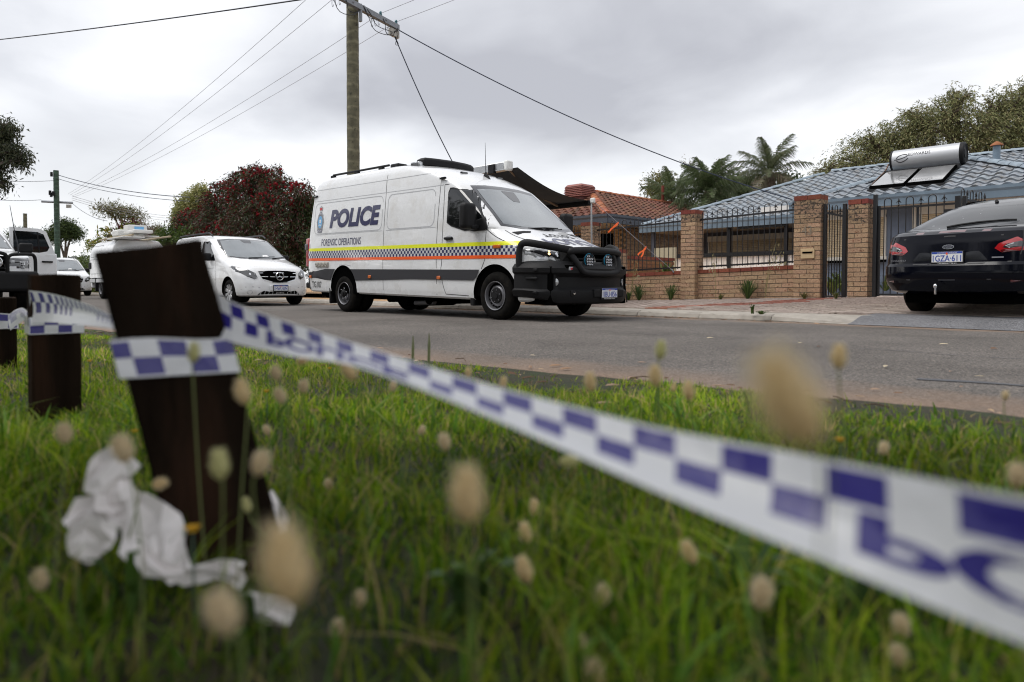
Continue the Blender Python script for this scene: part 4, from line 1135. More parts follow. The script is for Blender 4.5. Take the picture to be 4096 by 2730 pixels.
# panel seams, and grey strips painted as the shade of pressed lines
sm_ = MB()
for pl in ([(1.36, .34), (1.36, .9), (1.36, 1.6), (1.35, 2.2), (1.33, 2.52)], [(4.09, 1.42), (4.08, 1.0), (4.03, .86), (3.90, .62), (3.86, .36)], [(3.02, 2.18), (3.04, 1.6), (3.04, .95), (3.02, .8), (3.06, .58), (3.14, .40)], [(2.92, 2.42), (2.90, 1.6), (2.90, .38)],
           [(3.02, 2.19), (3.50, 2.185), (3.62, 2.13), (3.95, 1.80), (4.11, 1.52), (4.09, 1.42)], [(3.14, .40), (3.84, .385)], [(4.09, 1.42), (4.30, 1.30), (4.55, 1.21), (4.74, 1.17)]):
    pp = catmull([(p[0], p[1], 0) for p in pl], 4); sh.lay(sm_, '-y', [line_loop([(p.x, p.y) for p in pp], .011)], .002, 0)
sm_.build('panel_seam', M['seam'], van)
cm_ = MB()
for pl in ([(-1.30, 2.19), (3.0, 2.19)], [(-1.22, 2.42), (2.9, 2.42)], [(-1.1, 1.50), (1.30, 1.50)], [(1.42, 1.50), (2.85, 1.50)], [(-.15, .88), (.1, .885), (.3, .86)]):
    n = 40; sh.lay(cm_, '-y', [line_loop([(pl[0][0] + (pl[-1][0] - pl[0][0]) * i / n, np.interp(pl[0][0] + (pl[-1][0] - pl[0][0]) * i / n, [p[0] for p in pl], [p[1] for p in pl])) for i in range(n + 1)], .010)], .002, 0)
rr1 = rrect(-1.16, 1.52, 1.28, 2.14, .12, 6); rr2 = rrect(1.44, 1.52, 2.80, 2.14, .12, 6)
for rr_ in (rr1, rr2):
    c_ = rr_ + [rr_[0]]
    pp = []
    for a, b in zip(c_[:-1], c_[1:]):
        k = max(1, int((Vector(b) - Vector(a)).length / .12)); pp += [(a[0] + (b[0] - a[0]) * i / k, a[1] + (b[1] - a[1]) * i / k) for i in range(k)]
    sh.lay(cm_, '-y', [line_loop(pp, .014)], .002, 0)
cm_.build('crease_shade_line', M['crease_shade'], van)
# side door window
win = [(3.14, 1.56), (3.13, 2.06), (3.17, 2.13), (3.50, 2.12), (3.60, 2.07), (3.90, 1.76), (4.07, 1.56), (4.07, 1.47), (3.80, 1.42), (3.60, 1.41), (3.25, 1.50)]
S([win], 'window_seal', M['black_plastic'], .008, .035)
cen = (3.52, 1.75); win2 = [(cen[0] + (x - cen[0]) * .94, cen[1] + (z - cen[1]) * .93) for x, z in win]
S([win2], 'door_window', M['black_glass'], .014, .03)
S([[(3.69, 1.43), (3.69, 1.98), (3.725, 1.95), (3.725, 1.43)]], 'window_divider', M['black_plastic'], .018, .03)
S([[(3.70, 1.42), (3.72, 1.52), (4.03, 1.62), (4.13, 1.43), (4.06, 1.40), (3.8, 1.395)]], 'mirror_base', M['black_plastic'], .020, .025)
mir = MB().cbox((3.86, -1.16, 1.62), (.17, .25, .40)).build('mirror', M['black_plastic'], van, bevel=.06, segs=4)
MB().box((3.80, -1.14, 1.42), (3.95, -.97, 1.49)).build('mirror_arm', M['black_plastic'], mir, bevel=.02)
mir2 = MB().cbox((3.86, 1.16, 1.62), (.17, .25, .40)).build('mirror', M['black_plastic'], van, bevel=.06, segs=4)
hd = MB().box((3.12, -1.035, 1.28), (3.32, -.985, 1.325)).build('door_handle', M['black_plastic'], van, bevel=.018)
S([ell(3.22, 1.30, .10, .05, 16)], 'handle_recess_shade', M['crease_shade'], .002, 0)
for x, z in ((-1.25, .64), (.95, .66), (2.98, .665)): MB().box((x - .045, -1.022, z - .03), (x + .045, -1.0, z + .03)).build('marker_lamp', M['amber'], van, bevel=.01)
MB().box((4.27, -1.018, 1.12), (4.43, -.975, 1.175)).build('indicator', M['amber'], van, bevel=.012)
# rear lamp and hinge
MB().box((-1.50, -.985, .84), (-1.36, -.88, 1.44)).build('tail_lamp', M['red_lens'], van, bevel=.03)
MB().box((-1.47, -1.02, 1.20), (-1.40, -.97, 1.32)).build('hinge', M['steel_rim'], van, bevel=.008)
for k in range(4):
    so_ = MB().box((-1.02 + .125 * k, -1.028, .835), (-.915 + .125 * k, -.985, .94)).build('socket_cover', M['beige_plastic'], van, bevel=.01)
    MB().lathe([(.034, 0), (.034, .012), (.024, .012), (.022, .004), (0, .004)], 18, side_m(-.967 + .125 * k, -1.028, .885)).build('socket', M['beige_plastic'], so_)
MB().box((-1.30, -1.022, .735), (-1.16, -1.0, .765)).build('maker_plate', M['white_plastic'], van)
# lettering on the side
def wtext(key, x0, x1, z0, z1, m, nm_, eps=.004, lean=0.0, ax='-y'):
    mb = MB(); sh.text(mb, ax, key, lambda u, v: (x0 + (x1 - x0) * u + lean * v, z0 + (z1 - z0) * v), eps); return mb.build(nm_, m, van)
wtext(('POLICE', .045, .16), -.55, 1.21, 1.615, 1.985, M['navy'], 'police_lettering', .0055)
wtext(('FORENSIC OPERATIONS', .004, 0), -.83, .62, 1.268, 1.405, M['navy'], 'unit_lettering', .004)
wtext(('TG107', .012, 0), -1.22, -.83, .42, .545, M['seam'], 'fleet_number', .004)
# crest
cx, cz = -.93, 1.76
st = []
for k in range(16):
    a = R(90 + 22.5 * k); r_ = .19 if k % 2 == 0 else .135; st.append((cx + .78 * r_ * math.cos(a), cz + 1.15 * r_ * math.sin(a)))
crest = S([st], 'crest', M['silver_print'], .004, 0)
S([ell(cx, cz - .005, .125, .185, 24)], 'crest_wreath', mat('crest_grey', (.25, .26, .28), .4), .005, 0, par=crest)
S([ell(cx, cz, .082, .125, 24)], 'crest_oval', M['skyblue_print'], .0060, 0, par=crest)
S([line_loop([(cx - .05, cz - .07), (cx - .02, cz - .055), (cx + .01, cz - .07), (cx + .05, cz - .055)], .018)], 'crest_wave', M['white_print'], .0068, 0, par=crest)
S([rrect(cx - .03, cz - .02, cx + .03, cz + .05, .01)], 'crest_shield', M['white_print'], .0068, 0, par=crest)
S([[(cx - .06, cz + .14), (cx + .06, cz + .14), (cx + .05, cz + .20), (cx - .05, cz + .20)]], 'crest_panel', M['navy'], .0064, 0, par=crest)
S([[(cx - .105, cz - .155), (cx + .105, cz - .155), (cx + .08, cz - .215), (cx - .08, cz - .215)]], 'crest_scroll', M['navy'], .0064, 0, par=crest)
S([[(cx - .05, cz + .225), (cx + .05, cz + .225), (cx + .07, cz + .30), (cx + .03, cz + .315), (cx, cz + .34), (cx - .03, cz + .315), (cx - .07, cz + .30)]], 'crest_crown', M['silver_print'], .0060, 0, par=crest)
S([[(cx - .04, cz + .24), (cx + .04, cz + .24), (cx + .05, cz + .295), (cx, cz + .285), (cx - .05, cz + .295)]], 'crown_lining', M['red_print'], .0068, 0, par=crest)
mb = MB(); sh.text(mb, '-y', ('WA', .01, 0), lambda u, v: (cx - .045 + .09 * u, cz + .148 + .045 * v), .0074); sh.text(mb, '-y', ('POLICE', .012, 0.0), lambda u, v: (cx - .08 + .16 * u, cz - .207 + .042 * v), .0074); mb.build('crest_lettering', M['white_print'], crest)
# windscreen
def wsx(z): return np.interp(z, [k[0] for k in keys], [k[3] for k in keys])
ws = [(-.84, 1.475), (-.5, 1.44), (0, 1.435), (.5, 1.44), (.84, 1.475), (.80, 1.7), (.755, 1.95), (.715, 2.17), (.4, 2.205), (0, 2.215), (-.4, 2.205), (-.715, 2.17), (-.755, 1.95), (-.80, 1.7)]
S([ws], 'windscreen_border', M['frit'], .010, .03, '+x')
ws2 = [(y * .925, 1.80 + (z - 1.80) * .86 - .012) for y, z in ws]
S([ws2], 'windscreen', M['screen_glass'], .016, .03, '+x')
S([[(-.12, 2.13), (-.09, 2.0), (-.05, 1.94), (.10, 1.94), (.14, 2.0), (.18, 2.13)]], 'sensor_housing', M['frit'], .020, .03, '+x')
for y0, y1 in ((-.35, .42), (.2, .80)):
    MB().tube([(wsx(1.475) + .045 - .12 * y0 * y0 * 1.2, y0, 1.455), (wsx(1.49) + .05 - .2 * ((y0 + y1) / 2) ** 2, (y0 + y1) / 2, 1.485), (wsx(1.50) + .055 - .30 * y1 * y1, y1, 1.50)], .013, 6).build('wiper', M['black_plastic'], van)
# bonnet print and grilles
def htext(key, y0, y1, x0, x1, m, nm_, eps):
    mb = MB(); sh.text(mb, '+z', key, lambda u, v: (x1 + (x0 - x1) * v, y0 + (y1 - y0) * u), eps); return mb.build(nm_, m, van)
htext(('POLICE', .035, 0.0), -.56, .58, 5.10, 4.83, M['navy'], 'bonnet_lettering', .007)
htext(('TG107', .012, 0), -.36, .36, 4.76, 4.62, M['seam'], 'bonnet_number', .007)
for sg in (-1, 1):
    S([[(4.46, sg * .80), (4.50, sg * .42), (4.57, sg * .50), (4.57, sg * .78)]], 'bonnet_vent', M['black_plastic'], .006, .05, '+z')
sb_ = MB()
for sg in (-1, 1):
    pl = catmull([(4.36, sg * .84, 0), (4.60, sg * .83, 0), (4.85, sg * .76, 0), (5.1, sg * .66, 0)], 6); sh.lay(sb_, '+z', [line_loop([(p.x, p.y) for p in pl], .012)], .003, 0)
sb_.build('bonnet_seam', M['seam'], van)
# headlamps
for sg in (-1, 1):
    hl_ = [(sg * .50, 1.005), (sg * .60, 1.085), (sg * .84, 1.115), (sg * .955, 1.10), (sg * .955, 1.02), (sg * .86, .955), (sg * .60, .925), (sg * .53, .94)]
    hb_ = sh.lay(MB(), '+x', [hl_], .012, .05).build('headlamp', M['clear_lens'], van, smooth=40)
    ccx = sum(p[0] for p in hl_) / 8; ccz = sum(p[1] for p in hl_) / 8
    sh.lay(MB(), '+x', [[(ccx + (y - ccx) * .80, ccz + .01 + (z - ccz) * .62) for y, z in hl_]], .016, .05).build('lamp_glass', M['lamp_dark'], hb_, smooth=40)
    for dy, rr_ in ((.02, .05), (-.13, .035)):
        sh.lay(MB(), '+x', [ell(ccx + sg * dy, ccz + .01, rr_, rr_ * .95, 16)], .019, 0).build('reflector', M['chrome'], hb_)
    sh.lay(MB(), '+x', [ell(ccx - sg * .01, ccz + .02, .016, .018, 10)], .022, 0).build('lit_bulb', M['bulb'], hb_)
    sh.lay(MB(), '+x', [ell(ccx - sg * .02, ccz + .055, .012, .012, 10)], .022, 0).build('lit_bulb', M['bulb'], hb_)
# bull bar
bb = tag(bpy.data.objects.new('bull_bar', None)); link(bb); set_parent(bb, van)
path = catmull([(4.72, -1.005, 0), (4.95, -1.03, 0), (5.18, -.98, 0), (5.37, -.82, 0), (5.47, -.58, 0), (5.52, -.3, 0), (5.535, 0, 0), (5.52, .3, 0), (5.47, .58, 0), (5.37, .82, 0), (5.18, .98, 0), (4.95, 1.03, 0), (4.72, 1.005, 0)], 6)
prof = [(-.35, .31), (-.06, .31), (0.0, .335), (.035, .42), (.03, .50), (-.02, .53), (-.05, .56), (-.05, .70), (-.015, .735), (.025, .765), (.03, .83), (-.01, .885), (-.08, .93), (-.35, .95)]
pm_ = MB(); kp = len(prof)
for i, p in enumerate(path):
    a = path[max(i - 1, 0)]; b = path[min(i + 1, len(path) - 1)]; d = (b - a).normalized(); nrm = Vector((d.y, -d.x, 0))
    e = min(1, min(i, len(path) - 1 - i) / 10.0)
    ry = abs(p.y)
    for o_, z in prof:
        oo = o_
        if .5 < z < .74 and ry > .80: oo = -.005
        zz = z
        if z < .5: zz = z + .16 * max(0, (ry - .80)) / .25 * 0.6
        pm_.v.append(tuple(p + nrm * oo + Vector((0, 0, zz))))
for i in range(len(path) - 1):
    for j in range(kp): pm_.f.append((i * kp + j, i * kp + (j + 1) % kp, (i + 1) * kp + (j + 1) % kp, (i + 1) * kp + j))
pm_.f.append(tuple(range(kp))); pm_.f.append(tuple(range((len(path) - 1) * kp, len(path) * kp)))
pm_.build('bumper', M['black_plastic'], bb, smooth=40, fixn=True)
MB().box((4.85, -.9, .30), (5.35, .9, .85)).build('bumper_core', M['under'], bb)
hp = [(5.40, -.56, 1.05), (5.44, -.56, 1.08), (5.47, -.3, 1.10), (5.48, 0, 1.105), (5.47, .3, 1.10), (5.44, .56, 1.08), (5.40, .56, 1.05), (5.47, .52, .95), (5.52, .44, .82), (5.53, .34, .775), (5.54, 0, .765), (5.53, -.34, .775), (5.52, -.44, .82), (5.47, -.52, .95), (5.40, -.56, 1.05)]
MB().tube(catmull(hp, 5), .046, 12, cap=False, flat=1.2).build('grille_hoop', M['black_plastic'], bb, smooth=60)
for sg in (-1, 1):
    MB().tube(catmull([(5.43, sg * .54, 1.09), (5.30, sg * .72, 1.125), (5.12, sg * .90, 1.165), (4.93, sg * .995, 1.19), (4.84, sg * 1.005, 1.12), (4.83, sg * 1.015, .95), (4.84, sg * 1.015, .80)], 6), .036, 12, flat=1.5).build('wing_bar', M['black_plastic'], bb, smooth=60)
    MB().add([(5.40, sg * .54, 1.09), (5.42, sg * .50, .92), (5.28, sg * .62, .90), (5.24, sg * .60, 1.08)], [(0, 1, 2, 3)]).build('cheek_plate', M['black_plastic'], bb)
    sl_ = MB().cbox((5.45, sg * .60, .855), (.06, .20, .045)).build('cooling_slot', M['under'], bb); sl_.rotation_euler = (0, 0, 0)
    MB().lathe([(.060, 0), (.060, .02), (.05, .028), (0, .034)], 22, Matrix.Translation((5.33, sg * .80, .63)) @ Matrix.Rotation(sg * .62, 4, 'Z') @ Matrix.Rotation(R(90), 4, 'Y')).build('fog_lamp', M['clear_lens'], bb, smooth=40)
    for dz in (.40, .60, .72): 
        g = MB().box((4.98, sg * 1.02 - .012, dz + .06), (5.2, sg * 1.02 + .012, dz + .10)).build('wing_rib', M['black_plastic'], bb, bevel=.01)
MB().box((5.02, -.56, .78), (5.28, .56, 1.12)).build('grille', M['under'], bb)
for z in (.88, .97, 1.06): MB().box((5.27, -.50, z - .018), (5.32, .50, z + .018)).build('grille_bar', M['black_plastic'], bb, bevel=.01)
star(bb, (5.335, 0, .945), RX, .115, .011)
for y in (-.24, .22):
    sp_ = MB().lathe([(0, -.06), (.07, -.05), (.092, -.01), (.095, .015), (.085, .02)], 8, Matrix.Translation((5.50, y, .955)) @ Matrix.Rotation(R(90), 4, 'Y') @ Matrix.Rotation(R(22.5), 4, 'Z')).build('spot_lamp', M['black_plastic'], bb)
    MB().lathe([(.085, .012), (.1, .012), (.1, .022), (.085, .022)], 20, Matrix.Translation((5.485, y, .955)) @ Matrix.Rotation(R(90), 4, 'Y')).build('lamp_ring', M['cyan'], sp_)
    MB().lathe([(0, .016), (.083, .016)], 20, Matrix.Translation((5.50, y, .955)) @ Matrix.Rotation(R(90), 4, 'Y')).build('lamp_face', M['lamp_dark'], sp_)
    for k in range(14):
        g = (k % 4 - 1.5) * .038, (k // 4 - 1.5) * .040
        MB().lathe([(0, 0), (.014, 0.002), (.016, .010)], 8, Matrix.Translation((5.517, y + g[0], .955 + g[1])) @ Matrix.Rotation(R(90), 4, 'Y')).build('led', M['chrome'], sp_)
    MB().tube([(5.48, y - .11, .93), (5.50, y - .08, .84), (5.50, y + .08, .84), (5.48, y + .11, .93)], .012, 6).build('lamp_bracket', M['black_plastic'], sp_)
MB().tube([(5.45, .25, 1.01), (5.44, .23, 1.08), (5.43, .20, 1.11)], .014, 7).build('wire_loom', M['chrome'], bb)
for y, s_ in ((-.42, 'a'), (.40, 'b')): MB().box((5.475, y - .05, 1.055), (5.487, y + .05, 1.075)).build('bar_label', M['beige_plastic'], bb)
MB().box((5.46, -.66, .80), (5.49, -.52, .85)).build('bar_badge', M['silver_print'], bb, bevel=.006)
MB().box((5.485, -.63, .81), (5.495, -.55, .838)).build('badge_print', M['red_print'], bb)
MB().cbox((5.48, -.58, .47), (.05, .10, .09)).build('camera_block', M['black_plastic'], bb, bevel=.01)
MB().lathe([(.022, 0), (.022, .02), (0, .022)], 14, Matrix.Translation((5.505, -.58, .475)) @ Matrix.Rotation(R(90), 4, 'Y')).build('camera_lens', M['chrome'], bb)
for y in (-.12, .45): MB().cbox((5.56, y, .47), (.05, .16, .12)).build('tow_bracket', M['black_plastic'], bb, bevel=.015)
plate(bb, (5.585, .165, .475), RX, '1IBU·856', ('Mercedes-Benz Perth', 0.0, .34))
# roof gear
lbar = MB(); lp = [(1.82, -.60), (1.80, -.56), (1.80, .56), (1.82, .60), (2.02, .60), (2.10, .4), (2.16, 0), (2.10, -.4), (2.02, -.60)]
lbar.v = [(x, y, z) for z in (2.66, 2.76) for x, y in lp] + [(1.96 + (x - 1.96) * .7, y * .9, 2.80) for x, y in lp]
k = len(lp); lbar.f = [tuple(range(2 * k, 3 * k))] + [(i + o_, (i + 1) % k + o_, (i + 1) % k + k + o_, i + k + o_) for o_ in (0, k) for i in range(k)]
lb_ = lbar.build('roof_light_bar', M['black_plastic'], van, bevel=.02, fixn=True)
MB().box((1.74, -.68, 2.62), (2.0, -.56, 2.72)).build('corner_strobe', M['clear_lens'], lb_, bevel=.02)
MB().box((1.77, -.69, 2.64), (1.97, -.675, 2.69)).build('strobe_face', M['lamp_dark'], lb_)
for y in (-.62, .62):
    rl = MB().tube([(-1.0, y, 2.755), (1.0, y, 2.755)], .022, 8).build('roof_rail', M['black_plastic'], van)
    for x in (-1.0, -.1, .75): MB().box((x - .06, y - .03, 2.66), (x + .06, y + .03, 2.745)).build('rail_foot', M['black_plastic'], rl)
MB().box((1.05, -.64, 2.66), (1.30, -.40, 2.77)).build('roof_beacon', M['black_plastic'], van, bevel=.03)
MB().box((.9, -.35, 2.73), (1.45, .3, 2.775)).build('roof_hatch', M['white_plastic'], van, bevel=.01)
def strobe(c, rot):
    o = MB().cbox((0, 0, 0), (.14, .04, .035)).build('strobe_lamp', M['black_plastic'], van, bevel=.006); o.location = c; o.rotation_euler = rot
    MB().cbox((0, -.021, 0), (.11, .004, .02)).build('strobe_lens', M['lamp_dark'], o)
for x, z, y in ((-1.18, 2.30, -.922), (2.98, 2.30, -.935)): strobe((x, y, z), (0, 0, 0))
for y in (-.42, .42):
    p = sh.at('+x', y, 2.45, .02); strobe(tuple(p), (0, 0, R(90)))
p = sh.at('+x', .02, 2.40, 0.0)
an = MB(); an.v = [p + Vector(q) for q in ((.10, -.03, -.09), (.10, .03, -.09), (-.10, .035, .03), (-.10, -.035, .03), (-.06, -.01, .13), (-.06, .01, .13))]; an.f = [(0, 1, 5, 4), (1, 2, 5), (0, 4, 3), (2, 3, 4, 5), (0, 3, 2, 1)]
ao = an.build('aerial_base', M['black_plastic'], van, bevel=.012, fixn=True)
MB().tube([p + Vector((-.06, 0, .12)), p + Vector((-.085, 0, .62))], [.007, .003], 6).build('aerial_whip', M['wire'], ao)
# wheels and underside
for ch in list(CHILD[van.name]):
    ch.matrix_basis = Matrix.Translation((2.0, 0, .6)) @ Matrix.Rotation(R(1.05), 4, 'Y') @ Matrix.Translation((-2.0, 0, -.6)) @ ch.matrix_basis
make_wheel(van, WB, -.985, -1, .365, .235, .222, 'steel'); make_wheel(van, WB, .985, 1, .365, .235, .222, 'steel')
for sg in (-1, 1):
    make_wheel(van, 0, sg * .975, sg, .365, .205, .222, 'dual'); make_wheel(van, 0, sg * .70, sg, .365, .205, .222, 'steel')
MB().box((-1.3, -.72, .30), (5.0, .72, .75)).build('chassis', M['under'], van)
MB().box((-.5, -.965, .36), (.5, .965, .86)).build('wheel_well', M['under'], van)
MB().box((3.82, -.93, .36), (4.8, .93, .86)).build('wheel_well', M['under'], van)
MB().box((-.56, -.98, .16), (-.50, -.72, .62)).build('mud_flap', M['black_plastic'], van, bevel=.02)
MB().box((3.70, -.96, .20), (3.80, -.75, .6)).build('mud_flap', M['black_plastic'], van, bevel=.02)
for x, z, r_ in ((1.0, .30, .10), (1.45, .27, .14), (2.2, .30, .12)): MB().tube([(x, -.6, z), (x, .6, z)], r_, 12).build('underfloor_tank', M['under'], van)
MB().tube([(1.75, -.55, .20), (2.3, -.55, .22)], .045, 10).build('tail_pipe', M['steel_rim'], van)

# ---------------------------------------------------------------- awning, its pole and rope
aw = thing('van_awning', 'black fabric awning rolled out from the police van roof toward the fence', 'awning', (-11, 9.2, 2.6))
wo = (11, -9.2, -2.6)
MB().box((-12.6, 9.06, 2.70), (-9.28, 9.20, 2.86)).build('awning_case', M['aluminium'], aw, bevel=.015, loc=wo)
MB().box((-9.28, 9.05, 2.69), (-9.18, 9.22, 2.88)).build('case_end', M['white_plastic'], aw, bevel=.03, loc=wo)
MB().box((-9.68, 9.02, 2.66), (-9.52, 9.10, 2.84)).build('case_bracket', M['black_plastic'], aw, bevel=.01, loc=wo)
cl_ = MB(); NS, NT = 10, 12
for j in range(NT + 1):
    for i in range(NS + 1):
        t = j / NT; s = -12.5 + 3.45 * i / NS
        cl_.v.append((s, 9.2 + 2.15 * t, 2.74 - .44 * t - .13 * math.sin(math.pi * t) * (1 - .25 * math.sin(math.pi * i / NS))))
for j in range(NT):
    for i in range(NS): cl_.f.append((j * (NS + 1) + i, j * (NS + 1) + i + 1, (j + 1) * (NS + 1) + i + 1, (j + 1) * (NS + 1) + i))
cl_.build('awning_cloth', mat('awning_cloth', (0.022, 0.024, 0.026), 0.9, trans=.12), aw, smooth=180, loc=wo)
MB().box((-12.5, 11.33, 2.20), (-9.05, 11.42, 2.31)).build('front_rail', M['black_plastic'], aw, bevel=.02, loc=wo)
MB().tube([(-9.3, 9.25, 2.72), (-9.75, 10.3, 2.46), (-9.9, 11.3, 2.26)], .03, 8).build('spring_arm', mat('arm_bronze', (.16, .12, .09), .5, metal=.4), aw, loc=wo)
MB().tube([(-9.02, 11.38, 2.28), (-9.02, 11.42, .12)], .018, 10).build('support_pole', M['aluminium'], aw, loc=wo)
MB().cbox((-8.98, 11.38, 2.30), (.11, .06, .11)).build('pole_bracket', M['white_plastic'], aw, bevel=.02, loc=wo)
rp0 = Vector((-8.95, 11.38, 2.28)); rp1 = at_y(2690, 1082, 13.0)
rope = tag(MB().tube([rp0, rp0.lerp(rp1, .5) - Vector((0, 0, .01)), rp1], .006, 6).build('guy_rope', M['wire_grey']), 'thin grey guy rope slanting from the awning pole down to the brick wall', 'rope')
tag(MB().tube([rp1, rp1 + Vector((.03, 0, -.05))], .016, 6).tube([rp1 + Vector((-.03, 0, .02)), rp1], .02, 6).build('rope_hook', M['steel_rim']), 'steel rope hook where the guy rope meets the brick wall', 'hook')
for t_, lab in ((.30, 'orange ribbon knotted high on the guy rope near the awning pole'), (.655, 'orange ribbon knotted low on the guy rope in front of the iron fence')):
    p = rp0.lerp(rp1, t_); rb_ = MB()
    for dx, dz, b in ((-.16, -.17, .10), (-.22, -.20, -.02) if t_ < .5 else (-.09, -.21, -.06), ):
        q = [p + Vector((dx * k / 6 + b * .25 * math.sin(k), -.01 * k, dz * k / 6)) for k in range(7)]
        V_ = []
        for k, x in enumerate(q): V_ += [x + Vector((-.014, 0, .012)), x + Vector((.014, 0, -.012))]
        rb_.add(V_, [(2 * k, 2 * k + 1, 2 * k + 3, 2 * k + 2) for k in range(6)])
    rb_.lathe([(0, -.018), (.016, 0), (0, .018)], 8, Matrix.Translation(p))
    tag(rb_.build('ribbon', mat('ribbon_orange', (.85, .13, .02), .5) if 'ribbon_orange' not in bpy.data.materials else bpy.data.materials['ribbon_orange']), lab, 'ribbon', 'orange ribbons on the guy rope')
# folding table behind the bull bar
tb = thing('folding_table', 'low white topped folding table with black legs behind the van bull bar', 'table', (-8.97, 11.6, .12))
MB().box((-.55, -.28, .39), (.50, .28, .42)).build('table_top', M['white_plastic'], tb, bevel=.01)
for x in (-.5, .42):
    for y in (-.25, .25):
        MB().tube([(x - .06 * (1 if x < 0 else -1), y, .43), (x + .06 * (1 if x > 0 else -1) + .06, y, .01)], .014, 8).build('leg', M['black_plastic'], tb)
    MB().tube([(x, -.25, .14), (x, .25, .14)], .012, 8).build('crossbar', M['black_plastic'], tb)
MB().tube([(-.5, .25, .14), (.42, .25, .14)], .012, 8).build('crossbar', M['black_plastic'], tb)

# ---------------------------------------------------------------- the two white people movers
def people_mover(label, loc, full=True):
    v = thing('passenger_van', label, 'van', loc, (0, 0, 0), 'white passenger vans parked along the kerb')
    ks = [(.24, .86, -.92, 3.95, .3, 5, .55, 2.8), (.27, .92, -.97, 4.05, .3, 5, .6, 2.7), (.36, .945, -1.0, 4.08, .3, 5, .62, 2.7), (.55, .96, -1.01, 4.07, .3, 5, .64, 2.7), (.75, .964, -1.02, 4.03, .3, 5, .66, 2.6), (.88, .96, -1.02, 3.97, .3, 5, .7, 2.5),
          (.95, .955, -1.02, 3.90, .3, 5, .75, 2.5), (1.00, .955, -1.02, 3.78, .3, 5, .78, 2.5), (1.06, .95, -1.02, 3.58, .3, 5, .76, 2.5), (1.12, .945, -1.02, 3.36, .3, 5, .7, 2.5), (1.17, .94, -1.01, 3.14, .3, 5, .62, 2.6), (1.21, .935, -1.01, 2.98, .3, 5, .56, 2.6),
          (1.40, .90, -.97, 2.66, .3, 5, .52, 2.6), (1.60, .86, -.92, 2.30, .3, 5, .50, 2.7), (1.76, .825, -.88, 2.00, .3, 5, .50, 2.7), (1.84, .79, -.84, 1.72, .3, 4.5, .55, 2.6), (1.885, .71, -.78, 1.40, .3, 4, .6, 2.5), (1.91, .55, -.65, .9, .35, 3, .6, 2.4)]
    bm_ = cut_arches(skin(ks), [(0, .34, .40), (3.2, .34, .405)], M['white_paint'])
    put('body', bm_, v); h = Shell(bm_)
    W = lambda loops, n_, m, eps=.004, g=.08, ax='-y', par=v: h.lay(MB(), ax, loops, eps, g).build(n_, m, par, smooth=40)
    for ax in ('-y', '+y'):
        W([[(1.38, 1.23), (1.35, 1.62), (1.38, 1.70), (1.75, 1.70), (1.90, 1.63), (2.25, 1.30), (2.36, 1.20), (2.36, 1.16), (1.9, 1.17)]], 'door_window', M['black_glass'], ax=ax)
        W([rrect(.22, 1.22, 1.20, 1.70, .05)], 'side_window', M['black_glass'], ax=ax)
        W([rrect(-.82, 1.24, .08, 1.69, .06)], 'side_window', M['black_glass'], ax=ax)
    sm = MB()
    for pl in ([(1.29, 1.74), (1.28, 1.1), (1.28, .36)], [(2.42, 1.16), (2.46, .9), (2.44, .55), (2.50, .34)], [(.15, .34), (.15, 1.74)]):
        pp = catmull([(p[0], p[1], 0) for p in pl], 8); h.lay(sm, '-y', [line_loop([(p.x, p.y) for p in pp], .009)], .002, 0)
    sm.build('panel_seam', M['seam'], v)
    W([line_loop([(1.0 + .1 * i, .93 + .003 * i) for i in range(14)], .016)], 'crease_shade_line', M['crease_shade'], .002, 0)
    for x in (1.13, 1.47):
        W([ell(x, 1.05, .075, .065, 18)], 'handle_recess_shade', M['crease_shade'], .002, 0)
        MB().box((x - .08, -.995, 1.05), (x + .08, -.945, 1.085)).build('door_handle', M['black_plastic'], v, bevel=.012)
    for sg in (-1, 1):
        mo = MB().cbox((2.12, sg * 1.08, 1.26), (.16, .27, .20)).build('mirror', M['black_plastic'], v, bevel=.05, segs=4)
        MB().box((2.08, min(sg * .88, sg * .98), 1.17), (2.18, max(sg * .88, sg * .98), 1.23)).build('mirror_arm', M['black_plastic'], mo, bevel=.015)
        MB().tube(catmull([(-.7, sg * .72, 1.885), (-.5, sg * .73, 1.935), (1.2, sg * .735, 1.935), (1.5, sg * .735, 1.925), (1.72, sg * .735, 1.84)], 5), .022, 8).build('roof_rail', M['grey_plastic'], v, smooth=60)
        L1 = [(sg * .545, .70), (sg * .57, .82), (sg * .72, .92), (sg * .90, 1.01), (sg * .945, .98), (sg * .92, .86), (sg * .76, .735), (sg * .61, .665)]
        hp_ = W([L1], 'headlamp', M['lamp_dark'], .010, .025, '+x')
        h.lay(MB(), '+x', [line_loop([(sg * .57, .70), (sg * .59, .80), (sg * .72, .895), (sg * .90, .985)], .014)], .012, 0).build('light_strip', M['clear_lens'], hp_)
        h.lay(MB(), '+x', [ell(sg * .69, .80, .022, .026, 14)], .012, 0).build('reflector', M['chrome'], hp_)
        W([ell(sg * .72, .345, .06, .05, 18)], 'fog_recess_shade', M['crease_shade'], .003, 0, '+x')
        W([ell(sg * .72, .345, .045, .038, 18)], 'fog_cover', M['white_paint'], .008, 0, '+x')
        W([line_loop([(sg * .88, .41), (sg * .80, .475), (sg * .66, .48), (sg * .50, .46)], .018)], 'crease_shade_line', M['crease_shade'], .003, 0, '+x')
    wsl = [(-.83, 1.235), (-.4, 1.205), (0, 1.20), (.4, 1.205), (.83, 1.235), (.77, 1.5), (.70, 1.74), (.4, 1.775), (0, 1.785), (-.4, 1.775), (-.70, 1.74), (-.77, 1.5)]
    W([wsl], 'windscreen_border', M['frit'], .010, .03, '+x')
    W([[(y * .94, 1.49 + (z - 1.49) * .88) for y, z in wsl]], 'windscreen', M['screen_glass'], .017, .03, '+x')
